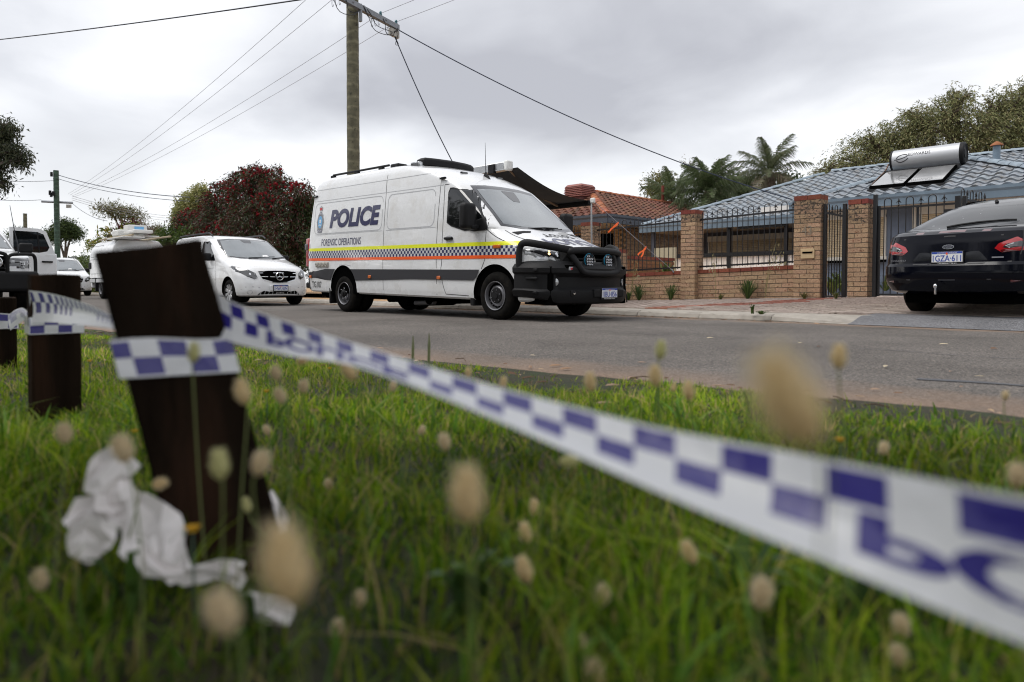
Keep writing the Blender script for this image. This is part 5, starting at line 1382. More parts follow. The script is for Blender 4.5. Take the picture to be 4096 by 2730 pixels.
    W([[(-.14, 1.745), (-.10, 1.66), (.10, 1.66), (.14, 1.745)]], 'sensor_housing', M['frit'], .021, .03, '+x')
    W([[(.10, 1.275), (.14, 1.325), (.26, 1.33), (.29, 1.275)]], 'dash_paper', M['white_print'], .0185, .04, '+x')
    for y0, y1 in ((-.30, .45), (.35, .80)): 
        P_ = [h.at('+x', y0 + (y1 - y0) * k / 4, 1.235 + .012 * k, .022) for k in range(5)]; MB().tube(P_, .011, 6).build('wiper', M['black_plastic'], v)
    gl_ = [(-.50, .865), (-.25, .885), (0, .89), (.25, .885), (.50, .865), (.475, .76), (.42, .66), (.2, .595), (0, .58), (-.2, .595), (-.42, .66), (-.475, .76)]
    go = W([gl_], 'grille', M['under'], .006, .05, '+x')
    for pl in ([(-.49, .825), (0, .835), (.49, .825)], [(-.46, .735), (0, .73), (.46, .735)], [(-.42, .665), (-.2, .60), (0, .585), (.2, .60), (.42, .665)]):
        h.lay(MB(), '+x', [line_loop(pl, .014)], .018, 0).build('grille_bar', M['chrome'], go)
    pf_ = h.at('+x', 0, .745, .03); star(v, tuple(pf_), RX, .098, .010)
    lg_ = [(-.50, .345), (-.42, .38), (.42, .38), (.50, .345), (.56, .275), (-.56, .275)]
    lo_ = W([lg_], 'lower_grille', M['under'], .006, .05, '+x')
    for z in (.30, .33, .355): h.lay(MB(), '+x', [line_loop([(-.52, z), (0, z), (.52, z)], .008)], .014, 0).build('grille_bar', M['white_paint'], lo_)
    for k in range(11): h.lay(MB(), '+x', [line_loop([(-.5 + .1 * k, .28), (-.48 + .096 * k, .375)], .008)], .013, 0).build('grille_bar', M['white_paint'], lo_)
    pp = h.at('+x', 0, .45, .02); MB().cbox((pp.x - .01, pp.y, .45), (.03, .56, .15)).build('plate_mount', M['white_paint'], v, bevel=.02)
    plate(v, (pp.x + .02, 0, .45), RX, '1HWU·874')
    for x in (0, 3.2):
        for sg in (-1, 1): make_wheel(v, x, sg * .945, sg, .335, .225, .225, 'alloy9')
    MB().box((-.9, -.70, .20), (3.8, .70, .7)).box((-.42, -.90, .3), (.42, .90, .75)).box((2.78, -.90, .3), (3.62, .90, .75)).build('chassis', M['under'], v)
    return v
mv = people_mover('white passenger van with silver grille parked nose-first behind the police van', (-20.4, 8.05, 0))
mv2 = copy_tree(mv); mv2.location = (-41.5, 8.1, 0)
mv2['label'] = 'most distant white passenger van, small, showing its bonnet past the ute door'

# ---------------------------------------------------------------- black hatchback in the drive
car = thing('black_hatchback', 'glossy black hatchback seen from behind, parked across the driveway entrance', 'car', (-2.08, 11.25, .125), (0, R(-1.0), R(78)))
kc = [(.20, .78, -.80, 3.55, .35, 4, .6, 2.6), (.24, .86, -.90, 3.68, .4, 4, .6, 2.6), (.33, .905, -.97, 3.74, .42, 3.6, .65, 2.6), (.45, .925, -1.0, 3.76, .45, 3.4, .68, 2.6), (.52, .93, -1.01, 3.76, .46, 3.3, .7, 2.6), (.62, .932, -1.00, 3.74, .46, 3.3, .7, 2.5), (.66, .93, -.965, 3.72, .46, 3.2, .7, 2.5), (.80, .925, -.945, 3.66, .46, 3.2, .72, 2.5),
      (.93, .912, -.925, 3.5, .46, 3.1, .75, 2.5), (.985, .895, -.90, 3.3, .44, 3.0, .8, 2.5), (1.015, .87, -.80, 2.9, .42, 3.0, .7, 2.5), (1.04, .845, -.62, 2.55, .40, 3.0, .6, 2.5), (1.10, .81, -.46, 2.40, .42, 2.9, .55, 2.6), (1.20, .765, -.20, 2.14, .45, 2.8, .5, 2.6), (1.32, .70, .14, 1.80, .5, 2.7, .5, 2.6), (1.40, .64, .42, 1.5, .5, 2.6, .5, 2.5), (1.455, .56, .72, 1.22, .35, 2.5, .4, 2.4), (1.475, .42, .86, 1.1, .2, 2.5, .2, 2.4)]
lift = lambda z: z + float(np.interp(z, [0, .39, .4, .9, 1.03, 1.5], [.10, .10, .05, .05, .13, .165]))
kc = [(lift(k[0]), *k[1:]) for k in kc]
cb = cut_arches(skin(kc, nr=16), [(0, .33, .385), (2.85, .33, .385)], M['car_black'], 30)
put('body', cb, car); ch_ = Shell(cb)
_at0 = ch_.at
ch_.at = lambda axis, a, b, eps: _at0(axis, a, lift(b), eps)
C = lambda loops, n_, m, eps=.004, g=.06, ax='-x', par=car: ch_.lay(MB(), ax, loops, eps, g).build(n_, m, par, smooth=40)
M['hatch_glass'] = mat('hatch_glass', (0.03, 0.032, 0.035), 0.06, spec=0.35, coat=0, noise_amt=.15, noise_scale=2, dark=(.35, .37, .38), dark_scale=14, dark_lo=.68, dark_hi=.72)
C([[(-.74, 1.055), (-.3, 1.035), (.3, 1.035), (.74, 1.055), (.66, 1.20), (.565, 1.345), (.3, 1.40), (0, 1.41), (-.3, 1.40), (-.565, 1.345), (-.66, 1.20)]], 'rear_window', M['hatch_glass'], .004, .05)
for sg in (-1, 1):
    T1 = [(sg * .52, .825), (sg * .56, .885), (sg * .72, .935), (sg * .885, .955), (sg * .925, .90), (sg * .93, .80), (sg * .60, .77)]
    tl = C([T1], 'tail_lamp', M['red_lens'], .006, .04)
    ch_.lay(MB(), '-x', [[(sg * .60, .835), (sg * .64, .875), (sg * .76, .905), (sg * .90, .91), (sg * .92, .835), (sg * .66, .82)]], .010, .04).build('lamp_clear', M['lamp_dark'], tl)
    ch_.lay(MB(), '-x', [line_loop([(sg * .92, .842), (sg * .67, .828), (sg * .63, .85), (sg * .70, .882), (sg * .90, .898)], .012)], .013, 0).build('lamp_outline', M['clear_lens'], tl)
    ch_.lay(MB(), '-x', [[(sg * .58, .80), (sg * .62, .812), (sg * .925, .822), (sg * .93, .77), (sg * .60, .77)]], .011, .04).build('lamp_base', M['dark_red_lens'], tl)
    C([line_loop([(sg * .775, .74), (sg * .79, .86), (sg * .77, .985)], .010)], 'panel_seam', M['seam'], .013, 0)
    C([[(sg * .70, .40), (sg * .90, .40), (sg * .90, .43), (sg * .70, .43)]], 'reflector', M['dark_red_lens'], .006, .04)
    mo = MB().cbox((1.75, sg * 1.0, 1.07), (.15, .2, .14)).build('mirror', M['car_black'], car, bevel=.04)
# side glass of the greenhouse
for ax in ('-y', '+y'): C([[(-.05, 1.06), (.35, 1.30), (.6, 1.37), (1.2, 1.38), (1.6, 1.28), (2.1, 1.06)]], 'side_window', M['black_glass'], .004, .06, ax)
C([line_loop([(-.70, .66), (-.40, .645), (0, .64), (.40, .645), (.70, .66)], .014)], 'panel_seam', M['seam'], .004, 0)
C([line_loop([(-.45, 1.0), (0, 1.005), (.45, 1.0)], .018)], 'brake_light', M['dark_red_lens'], .006, 0)
C([line_loop([(-.60, .955), (0, .965), (.60, .955)], .010)], 'panel_seam', M['seam'], .005, 0)
C([[(-.46, .68), (-.36, .80), (.36, .80), (.46, .68)]], 'plate_recess', mat('gloss_dark', (.008, .009, .012), .25), .004, .05)
C([line_loop([(-.88, .455), (-.5, .44), (0, .435), (.5, .44), (.88, .455)], .016)], 'bumper_crease', mat('gloss_edge', (.05, .052, .06), .25), .003, 0)
bg = C([ell(0, .865, .072, .030, 24)], 'oval_badge', M['chrome'], .012, 0)
ch_.lay(MB(), '-x', [ell(0, .865, .062, .022, 24)], .015, 0).build('badge_face', mat('badge_dark', (.04, .04, .06), .2), bg)
t_ = MB(); ch_.text(t_, '-x', ('Ford', 0.0, .3), lambda u, v: (.045 - .09 * u, .852 + .026 * v), .018); t_.build('badge_lettering', M['chrome'], bg)
t_ = MB(); ch_.text(t_, '-x', ('MONDEO', 0.0, 0.0), lambda u, v: (.78 - .24 * u, .69 + .022 * v), .007); t_.build('model_lettering', M['steel_rim'], car)
C([[(-.62, .705), (-.50, .705), (-.50, .722), (-.62, .722)]], 'trim_badge', M['steel_rim'], .007, 0)
pp = ch_.at('-x', 0, .735, .012); plate(car, (pp.x - .012, 0, .785), RXn, '1GZA·611', ('CARARENA.COM.AU', .006, .30))
wp = [ch_.at('-x', y, z, .03) for y, z in ((.18, 1.06), (.05, 1.085), (-.15, 1.105), (-.45, 1.115), (-.56, 1.11))]
MB().tube(wp, [.016, .014, .014, .012, .010], 7).build('wiper', M['black_plastic'], car, smooth=50)
MB().lathe([(.022, 0), (.022, .03), (0, .03)], 12, Matrix.Translation(ch_.at('-x', 0, 1.405, .0)) @ Matrix.Rotation(R(-60), 4, 'Y')).build('washer_nozzle', M['black_plastic'], car)
MB().lathe([(0, .06), (.02, .05), (.028, .03), (.022, .008), (.014, 0), (.014, -.08)], 14, Matrix.Translation((-1.06, .1, .38))).build('tow_ball', M['chrome'], car, smooth=50)
for x in (0, 2.85):
    for sg in (-1, 1): make_wheel(car, x, sg * .915, sg, .325, .225, .215, 'alloy6')
MB().box((-.7, -.66, .17), (3.3, .66, .6)).box((-.4, -.86, .3), (.4, .86, .7)).build('chassis', M['under'], car)

# ---------------------------------------------------------------- white ute at the left edge, rear door open
ute = thing('white_ute', 'white ute with black bull bar, round spotlight and an open rear door', 'ute', (-20.6, 2.02, 0))
ku = [(.45, .84, -1.0, 3.90, .2, 5, .4, 3), (.60, .92, -1.15, 3.98, .2, 5, .45, 3), (.80, .935, -1.18, 3.98, .2, 5, .5, 3), (1.0, .935, -1.18, 3.94, .2, 5, .5, 3), (1.10, .93, -1.18, 3.86, .2, 5, .5, 3), (1.16, .925, -1.18, 3.7, .2, 5, .5, 3), (1.20, .92, -1.18, 3.3, .2, 5, .5, 3), (1.24, .905, .35, 2.75, .2, 5, .5, 2.8), (1.27, .90, .36, 2.62, .2, 5, .5, 2.8), (1.50, .85, .42, 2.25, .2, 5, .5, 2.8), (1.70, .79, .50, 1.90, .2, 5, .5, 2.8), (1.78, .73, .55, 1.72, .2, 4, .5, 2.6), (1.82, .6, .65, 1.45, .2, 3, .4, 2.5)]
ub = cut_arches(skin(ku), [(0, .40, .45), (3.2, .40, .46)], M['white_paint'])
put('body', ub, ute); uh = Shell(ub)
U = lambda loops, n_, m, eps=.004, g=.07, ax='+x', par=ute: uh.lay(MB(), ax, loops, eps, g).build(n_, m, par, smooth=40)
uw = [(-.82, 1.30), (0, 1.275), (.82, 1.30), (.76, 1.5), (.68, 1.71), (0, 1.75), (-.68, 1.71), (-.76, 1.5)]
U([uw], 'windscreen_border', M['frit'], .004); U([[(y * .93, 1.50 + (z - 1.50) * .88) for y, z in uw]], 'windscreen', M['screen_glass'], .008, .05)
for sg in (-1, 1):
    U([[(.5 * 2 * 1.0, 1.0)] and [(1.50, 1.27), (1.42, 1.66), (1.60, 1.70), (2.25, 1.28)]], 'door_window', M['black_glass'], ax='-y' if sg < 0 else '+y')
    U([[(.62, 1.27), (.66, 1.66), (1.32, 1.70), (1.38, 1.27)]], 'door_window', M['black_glass'], ax='-y' if sg < 0 else '+y')
    mo = MB().cbox((2.15, sg * 1.10, 1.35), (.15, .26, .22)).build('mirror', M['black_plastic'], ute, bevel=.05, segs=4)
    MB().box((2.10, min(sg * .88, sg * 1.0), 1.27), (2.2, max(sg * .88, sg * 1.0), 1.32)).build('mirror_arm', M['black_plastic'], mo)
    hu = U([[(sg * .50, .84), (sg * .50, 1.06), (sg * .88, 1.08), (sg * .93, 1.02), (sg * .93, .84)]], 'headlamp', M['lamp_dark'], .008, .05)
    for y, z, r_ in ((.58, .99, .05), (.75, .97, .07), (.75, .88, .045)): uh.lay(MB(), '+x', [ell(sg * y, z, r_, r_ * .8, 4, R(45))], .012, 0).build('lamp_cell', M['clear_lens'], hu)
    U([[(sg * .48, .80), (sg * .48, .90), (sg * .64, .90), (sg * .64, .80)]], 'lamp_trim', M['white_paint'], .014, 0)
    # bull bar loops
    MB().tube(catmull([(4.12, sg * .46, .75), (4.14, sg * .46, 1.0), (4.13, sg * .50, 1.10), (4.10, sg * .60, 1.13), (4.02, sg * .86, 1.14), (3.97, sg * .93, 1.10), (3.95, sg * .95, 1.0), (3.95, sg * .95, .75)], 6), .032, 10).build('bar_loop', M['black_plastic'], ute, smooth=60)
    sl_ = MB().lathe([(0, -.08), (.10, -.05), (.118, .0), (.118, .03), (.105, .035)], 24, Matrix.Translation((4.20, sg * .255, .97)) @ Matrix.Rotation(R(90), 4, 'Y')).build('spot_lamp', M['black_plastic'], ute, smooth=40)
    MB().lathe([(0, .022), (.07, .024), (.106, .034)], 24, Matrix.Translation((4.20, sg * .255, .97)) @ Matrix.Rotation(R(90), 4, 'Y')).build('lamp_glass', M['clear_lens'], sl_, smooth=60)
    MB().lathe([(.106, .030), (.116, .03), (.118, .04), (.106, .042)], 24, Matrix.Translation((4.20, sg * .255, .97)) @ Matrix.Rotation(R(90), 4, 'Y')).build('lamp_ring', M['chrome'], sl_)
MB().tube(catmull([(4.12, -.46, .8), (4.16, -.44, 1.08), (4.17, -.34, 1.15), (4.18, 0, 1.165), (4.17, .34, 1.15), (4.16, .44, 1.08), (4.12, .46, .8)], 6), .036, 10).build('bar_hoop', M['black_plastic'], ute, smooth=60)
MB().box((3.80, -.98, .40), (4.16, .98, .80)).build('bumper', M['black_plastic'], ute, bevel=.07, segs=4)
MB().box((3.9, -.44, .80), (4.0, .44, 1.10)).build('grille', M['under'], ute)
for z in (.86, .94, 1.02): MB().box((3.99, -.42, z - .02), (4.03, .42, z + .02)).build('grille_bar', M['black_plastic'], ute, bevel=.008)
plate(ute, (4.19, .10, .60), RX, '1HX·388')
MB().tube([(4.15, .64, 1.13), (4.13, .63, 1.35), (4.08, .60, 1.55), (4.0, .54, 2.10)], [.014, .013, .008, .004], 7).build('aerial_whip', M['wire'], ute)
MB().box((1.0, -.62, 1.82), (1.5, .62, 2.0)).build('roof_pod', M['white_plastic'], ute, bevel=.06)
MB().cbox((2.02, .28, 1.74), (.07, .1, .05)).build('sensor_housing', M['black_plastic'], ute)
for x in (0, 3.2):
    for sg in (-1, 1): make_wheel(ute, x, sg * .93, sg, .39, .26, .22, 'alloy6')
MB().box((-1.0, -.72, .38), (3.8, .72, .8)).box((-.46, -.88, .4), (.46, .88, .85)).box((2.74, -.88, .4), (3.66, .88, .85)).build('chassis', M['under'], ute)
# the open door: built flat, hinged at the B pillar
od = MB().box((-1.02, -.03, .0), (0, .03, .78)).build('open_door', M['white_paint'], ute, bevel=.025)
fr_ = [(0, .76), (0, 1.36), (-.60, 1.36), (-.78, 1.30), (-.98, .76)]
wn_ = [(-.06, .80), (-.06, 1.28), (-.58, 1.28), (-.72, 1.23), (-.85, .92), (-.80, .83), (-.62, .79)]
v2, f2 = fill2d([fr_, wn_])
dm = MB()
for y in (-.025, .025): dm.add([(a, y, b) for a, b in v2], f2)
for lp in (fr_, wn_):
    n_ = len(lp); dm.add([(a, y, b) for y in (-.025, .025) for a, b in lp], [(i, (i + 1) % n_, n_ + (i + 1) % n_, n_ + i) for i in range(n_)])
dm.build('door_frame', M['white_paint'], od, fixn=True)
v2, f2 = fill2d([wn_]); MB().add([(a, .012, b) for a, b in v2], f2).build('door_window', M['black_glass'], od)
v2, f2 = fill2d([[(-.64, .79), (-.60, 1.28), (-.57, 1.28), (-.61, .79)]]); MB().add([(a, .016, b) for a, b in v2], f2).build('window_divider', M['black_plastic'], od)
MB().box((-.90, .03, .56), (-.66, .07, .60)).build('door_handle', M['black_plastic'], od, bevel=.012)
od.location = (1.36, .93, .50); od.rotation_euler = (0, 0, R(-72))

# ---------------------------------------------------------------- white service truck with roof gear, mostly behind the near post
tk = thing('service_truck', 'white service truck with canopy body and roof equipment, half hidden by the near post', 'truck', (-29.4, 8.2, 0))
kb = [(.75, .84, -1.45, 1.55, .1, 6, .1, 6), (.80, .93, -1.45, 1.60, .1, 6, .1, 6), (1.60, .93, -1.42, 1.60, .1, 6, .1, 6), (1.95, .86, -1.38, 1.60, .12, 5, .1, 6), (2.16, .70, -1.30, 1.58, .14, 4, .1, 6), (2.20, .60, -1.25, 1.5, .14, 4, .1, 6)]
ks = skin(kb, 2); kb_me = ks.mesh('canopy', M['white_paint'], 32); put('canopy', kb_me, tk); th = Shell(kb_me)
mb = MB()
for rr_ in (rrect(-1.2, 1.60, .2, 2.02, .05), rrect(-1.25, .95, .3, 1.50, .05)):
    c_ = rr_ + [rr_[0]]; th.lay(mb, '-y', [line_loop(c_, .014)], .003, 0)
mb.build('panel_seam', M['seam'], tk)
MB().box((-1.40, -.97, 1.15), (-1.20, -.93, 1.40)).build('canopy_handle', M['black_plastic'], tk, bevel=.02)
MB().box((-1.4, -.93, .62), (1.5, .93, .76)).build('tray', M['aluminium'], tk, bevel=.01)
MB().box((-1.45, -.88, .42), (-1.3, .88, .60)).build('rear_bumper', M['white_paint'], tk, bevel=.03)
kcab = [(.55, .86, 1.65, 4.1, .1, 5, .4, 3), (.8, .92, 1.65, 4.2, .1, 5, .45, 3), (1.08, .92, 1.65, 4.05, .1, 5, .5, 3), (1.18, .91, 1.65, 3.6, .1, 5, .5, 3), (1.25, .90, 1.65, 3.3, .1, 5, .5, 3), (1.60, .83, 1.70, 2.75, .12, 5, .45, 3), (1.78, .74, 1.75, 2.4, .15, 4, .4, 3), (1.83, .6, 1.8, 2.2, .15, 4, .4, 3)]
kc_me = cut_arches(skin(kcab, 2), [(3.2, .38, .45)], M['white_paint']); cabo = put('cab', kc_me, tk); th2 = Shell(kc_me)
th2.lay(MB(), '-y', [[(1.85, 1.27), (1.88, 1.66), (2.25, 1.70), (2.75, 1.50), (3.0, 1.27)]], .004, .08).build('door_window', M['black_glass'], cabo)
th2.lay(MB(), '+x', [[(-.8, 1.28), (.8, 1.28), (.7, 1.72), (-.7, 1.72)]], .006, .08).build('windscreen', M['screen_glass'], cabo)
for y in (-.62, .62):
    MB().tube([(-1.2, y, 2.29), (3.0, y, 2.29)], .035, 8).build('roof_pole', mat('bamboo_pole', (.35, .28, .18), .6) if 'bamboo_pole' not in bpy.data.materials else bpy.data.materials['bamboo_pole'], tk)
MB().box((.3, -.5, 2.30), (2.2, .5, 2.34)).build('roof_tray', M['white_plastic'], tk, bevel=.01)
gq = MB().box((.2, -.55, 2.34), (1.0, .1, 2.60)).build('equipment_case', M['white_plastic'], tk, bevel=.05)
MB().box((1.1, -.40, 2.42), (1.7, .25, 2.74)).build('control_box', M['white_plastic'], tk, bevel=.03)
MB().box((1.7, -.45, 2.40), (2.5, .2, 2.52)).build('lamp_arm', M['white_plastic'], tk, bevel=.03)
MB().add([(1.72, y, z) for y, z in ((-.2, 2.58), (.12, 2.58), (.12, 2.68), (-.2, 2.68))], [(0, 1, 2, 3)]).build('equipment_label', M['skyblue_print'], tk)
pn_ = MB().box((.9, -.9, 2.20), (2.9, -.2, 2.24)).build('solar_panel', M['white_plastic'], tk, bevel=.01)
make_wheel(tk, 0, -.90, -1, .39, .24, .22, 'steel'); make_wheel(tk, 0, .90, 1, .39, .24, .22, 'steel'); make_wheel(tk, 3.2, -.90, -1, .39, .24, .22, 'steel'); make_wheel(tk, 3.2, .90, 1, .39, .24, .22, 'steel')
MB().box((-1.2, -.6, .42), (3.9, .6, .7)).build('chassis', M['under'], tk)
MB().box((-.62, -.94, .28), (-.56, -.62, .8)).build('mud_flap', M['black_plastic'], tk)
# ================================================================== TREES AND SHRUBS
rng = np.random.default_rng(11)
M['leaf'] = mat('leaf', (0, 0, 0), 0.55, spec=0.35, attr=True, trans=0.3)
M['leaf_dull'] = mat('leaf_dull', (0, 0, 0), 0.7, spec=0.2, attr=True, trans=0.2)
M['bark'] = mat('bark', (0.10, 0.075, 0.055), 0.9, noise_amt=0.4, noise_scale=8, bump=0.8, bump_scale=30)
M['bark_grey'] = mat('bark_grey', (0.17, 0.14, 0.12), 0.9, noise_amt=0.3, noise_scale=8, bump=0.6, bump_scale=30)
def leaves(P, l, w, pal, droop=0.0, jitter=0.12, dirs=None):
    """one folded four-cornered leaf at each point of P. pal: rows of colours picked at random, clump by clump."""
    n = len(P)
    if dirs is None:
        d = rng.normal(size=(n, 3)); d[:, 2] -= droop * 1.5
    else: d = dirs + rng.normal(size=(n, 3)) * .25
    d /= np.linalg.norm(d, axis=1)[:, None]
    a = rng.normal(size=(n, 3)); s = np.cross(d, a); s /= np.linalg.norm(s, axis=1)[:, None] + 1e-9
    L = l * rng.uniform(.6, 1.3, n)[:, None]; W = w * rng.uniform(.6, 1.3, n)[:, None]
    V = np.stack([P, P + d * L * .5 + s * W * .5, P + d * L, P + d * L * .5 - s * W * .5], 1).reshape(-1, 3)
    F = np.arange(4 * n).reshape(n, 4)
    pal = np.array(pal, float); c = pal[rng.integers(0, len(pal), n)] * rng.uniform(1 - jitter * 2, 1 + jitter * 2, (n, 1))
    return V, F, np.repeat(c, 4, axis=0)
def in_blobs(blobs, n, bias=.38):
    w = np.array([b[3] * b[4] * b[5] for b in blobs]) ** .75; w /= w.sum()
    k = rng.choice(len(blobs), n, p=w); B = np.array(blobs)[k]
    d = rng.normal(size=(n, 3)); d /= np.linalg.norm(d, axis=1)[:, None]
    return B[:, :3] + d * (rng.random(n) ** bias)[:, None] * B[:, 3:6]
def clumped(blobs, nclump, per, spread, bias=.38):
    c = in_blobs(blobs, nclump, bias)
    P = np.repeat(c, per, axis=0) + rng.normal(size=(nclump * per, 3)) * spread
    return P
def strands(blobs, n, m, length, up=.6, spread=.075, bias=.5):
    c = in_blobs(blobs, n, bias); w = c - in_blobs(blobs, n, 1.0).mean(0) * 0 - np.array([np.mean([b[0] for b in blobs]), np.mean([b[1] for b in blobs]), np.mean([b[2] for b in blobs])])
    d = rng.normal(size=(n, 3)) * .8 + w / (np.linalg.norm(w, axis=1)[:, None] + 1e-9) * .6; d[:, 2] += up; d /= np.linalg.norm(d, axis=1)[:, None]
    L = length * rng.uniform(.5, 1.25, n); t = np.linspace(0.1, 1, m)
    P = c[:, None, :] + d[:, None, :] * (L[:, None] * t)[:, :, None]; P[:, :, 2] -= (L[:, None] * .7 * t ** 2); D = d[:, None, :] * np.ones((1, m, 1)); D[:, :, 2] -= 1.5 * t
    return (P + rng.normal(size=P.shape) * spread).reshape(-1, 3), D.reshape(-1, 3)
def join_np(parts):
    V = []; F = []; C = []; b = 0
    for v, f, c in parts: V.append(v); F.append(f + b); C.append(c); b += len(v)
    return np.concatenate(V), np.concatenate(F), np.concatenate(C)
def tree(name, label, cat, base, blobs, trunk_r, nclump, per, spread, leaf, pal, droop=0, group=None, bark='bark', bias=.38, twig=0, mat_='leaf', lean=(0, 0), fork=.45, strand=None):
    """blobs in world coordinates; trunk forks to every blob."""
    b = Vector(base); t = thing(name, label, cat, base, group=group); off = -b
    cz = sum(q[2] for q in blobs) / len(blobs); cx = sum(q[0] for q in blobs) / len(blobs); cy = sum(q[1] for q in blobs) / len(blobs)
    f = Vector((b.x + (cx - b.x) * fork, b.y + (cy - b.y) * fork, b.z + (cz - b.z) * fork))
    mb = MB(); mb.tube(catmull([b - Vector((0, 0, .1)), b.lerp(f, .5) + Vector((lean[0], lean[1], 0)), f], 4), [trunk_r * (1.15 - .45 * i / 8) for i in range(9)], 9)
    for q in blobs:
        e = Vector(q[:3]); m = f.lerp(e, .5) + Vector((rnd.uniform(-.2, .2), rnd.uniform(-.2, .2), .12 * (e - f).length))
        mb.tube(catmull([f, m, e], 4), [trunk_r * (.6 - .52 * i / 8) for i in range(9)], 6)
        for _ in range(3 + twig):
            d = Vector((rnd.gauss(0, 1), rnd.gauss(0, 1), rnd.gauss(.3, .8))).normalized(); e2 = e + Vector((d.x * q[3], d.y * q[4], d.z * q[5])) * rnd.uniform(.8, 1.12)
            mb.tube(catmull([m.lerp(e, rnd.random()), e.lerp(e2, .5) + Vector((0, 0, .05)), e2], 3), [trunk_r * (.22 - .19 * i / 6) for i in range(7)], 5)
    mb.build('trunk', M[bark], t, smooth=60, loc=off)
    if strand:
        P, D = strands(blobs, nclump, per, strand, bias=bias); V, F, C = leaves(P, leaf[0], leaf[1], pal, droop, dirs=D)
    else:
        P = clumped(blobs, nclump, per, spread, bias); V, F, C = leaves(P, leaf[0], leaf[1], pal, droop)
    put('crown', np_mesh('crown', V, F, M[mat_], C), t, off)
    return t
G_DARK = [(.045, .07, .022), (.06, .09, .028), (.08, .11, .034), (.035, .055, .02)]
G_MID = [(.075, .11, .03), (.10, .14, .036), (.13, .165, .042), (.055, .085, .026)]
G_OLIVE = [(.12, .13, .05), (.15, .15, .06), (.17, .16, .065), (.09, .10, .04), (.19, .15, .075)]
G_YEL = [(.30, .30, .10), (.36, .35, .15), (.24, .27, .08), (.42, .40, .20)]
def px_blob(px, py, n, rpx, rz=None, ry=None):
    p = at_y(px, py, n); Z = -(_CR.transposed() @ (p - _CO)).z; r = rpx * Z / FPX
    return (p.x, p.y, p.z, r * .95, (ry or r * .95), (rz or rpx) * Z / FPX)

# bottlebrush in flower behind the white passenger van
bb_blobs = [px_blob(*a) for a in ((860, 900, 12.8, 90, 85), (910, 820, 13.0, 95, 95), (1010, 790, 13.2, 100, 120), (1120, 830, 13.2, 110, 110), (1090, 720, 13.2, 42, 48), (1035, 730, 13.0, 65, 55), (1200, 790, 13.4, 50, 60), (760, 900, 12.6, 60, 60), (950, 960, 13, 150, 90), (1150, 960, 13.0, 110, 120), (780, 990, 12.6, 90, 70), (1010, 900, 12.6, 110, 100), (880, 900, 12.4, 70, 70))]
bt = tree('bottlebrush_shrub', 'large dark bottlebrush shrub covered in red flower spikes behind the white passenger van', 'shrub', (-30.2, 13.3, .1), bb_blobs, .13, 4600, 13, 0, (.17, .04), [(.035, .045, .018), (.05, .06, .022), (.07, .075, .03), (.10, .022, .02), (.07, .018, .018), (.035, .055, .02)], .0, bias=.36, twig=6, strand=.6)
P = in_blobs(bb_blobs[:9] + bb_blobs[4:7], 1700, .10); P = P[P[:, 2] > 1.5]; FM = []
for p in P:
    d = rng.normal(size=3); d[2] = abs(d[2]) + .2; FM.append((p, d / np.linalg.norm(d)))
fb = MB()
for p, d in FM:
    d = Vector(d); a = d.orthogonal().normalized(); c = d.cross(a); L = rnd.uniform(.11, .20); r_ = rnd.uniform(.03, .052); p = Vector(p)
    vs = [p]; 
    for h in (.25, .75):
        for k in range(5): vs.append(p + d * L * h + (a * math.cos(k * 1.2566) + c * math.sin(k * 1.2566)) * r_ * rnd.uniform(.7, 1.3))
    vs.append(p + d * L)
    g = rnd.uniform(.6, 1.25); fb.add(vs, [(0, 1 + k, 1 + (k + 1) % 5) for k in range(5)] + [(1 + k, 6 + k, 6 + (k + 1) % 5, 1 + (k + 1) % 5) for k in range(5)] + [(6 + k, 11, 6 + (k + 1) % 5) for k in range(5)], (.25 * g, .012 * g, .018 * g))
fo = fb.build('blossom', M['leaf_dull'], bt, loc=[30.2, -13.3, -.1]); fo['kind'] = 'stuff'
tree('pale_shrub', 'pale yellow green rounded shrub rising behind the red bottlebrush', 'shrub', (-37, 14.5, .1), [px_blob(765, 850, 14.5, 65, 80), px_blob(735, 890, 14.5, 48, 75), px_blob(800, 790, 14.6, 45, 50), px_blob(780, 960, 14.5, 70, 70)], .09, 2400, 9, .12, (.13, .07), G_YEL, bias=.25)
tree('green_shrub', 'dark green leafy shrub squeezed between the bottlebrush and police van', 'shrub', (-24.2, 13.8, .1), [px_blob(1230, 880, 13.8, 70, 100), px_blob(1180, 1000, 13.4, 80, 90), px_blob(1265, 1000, 13.4, 50, 90)], .08, 900, 10, .13, (.14, .07), G_DARK, bias=.3)
tree('creeper_shrub', 'bright green creeper mound below the red bottlebrush', 'shrub', (-36, 12.0, .1), [px_blob(690, 950, 11.9, 60, 40), px_blob(760, 960, 11.9, 60, 45), px_blob(640, 1000, 11.9, 70, 50), px_blob(700, 1050, 11.8, 90, 60)], .05, 1300, 10, .12, (.12, .07), [(.075, .12, .02), (.10, .15, .03), (.05, .085, .02)], bias=.28)
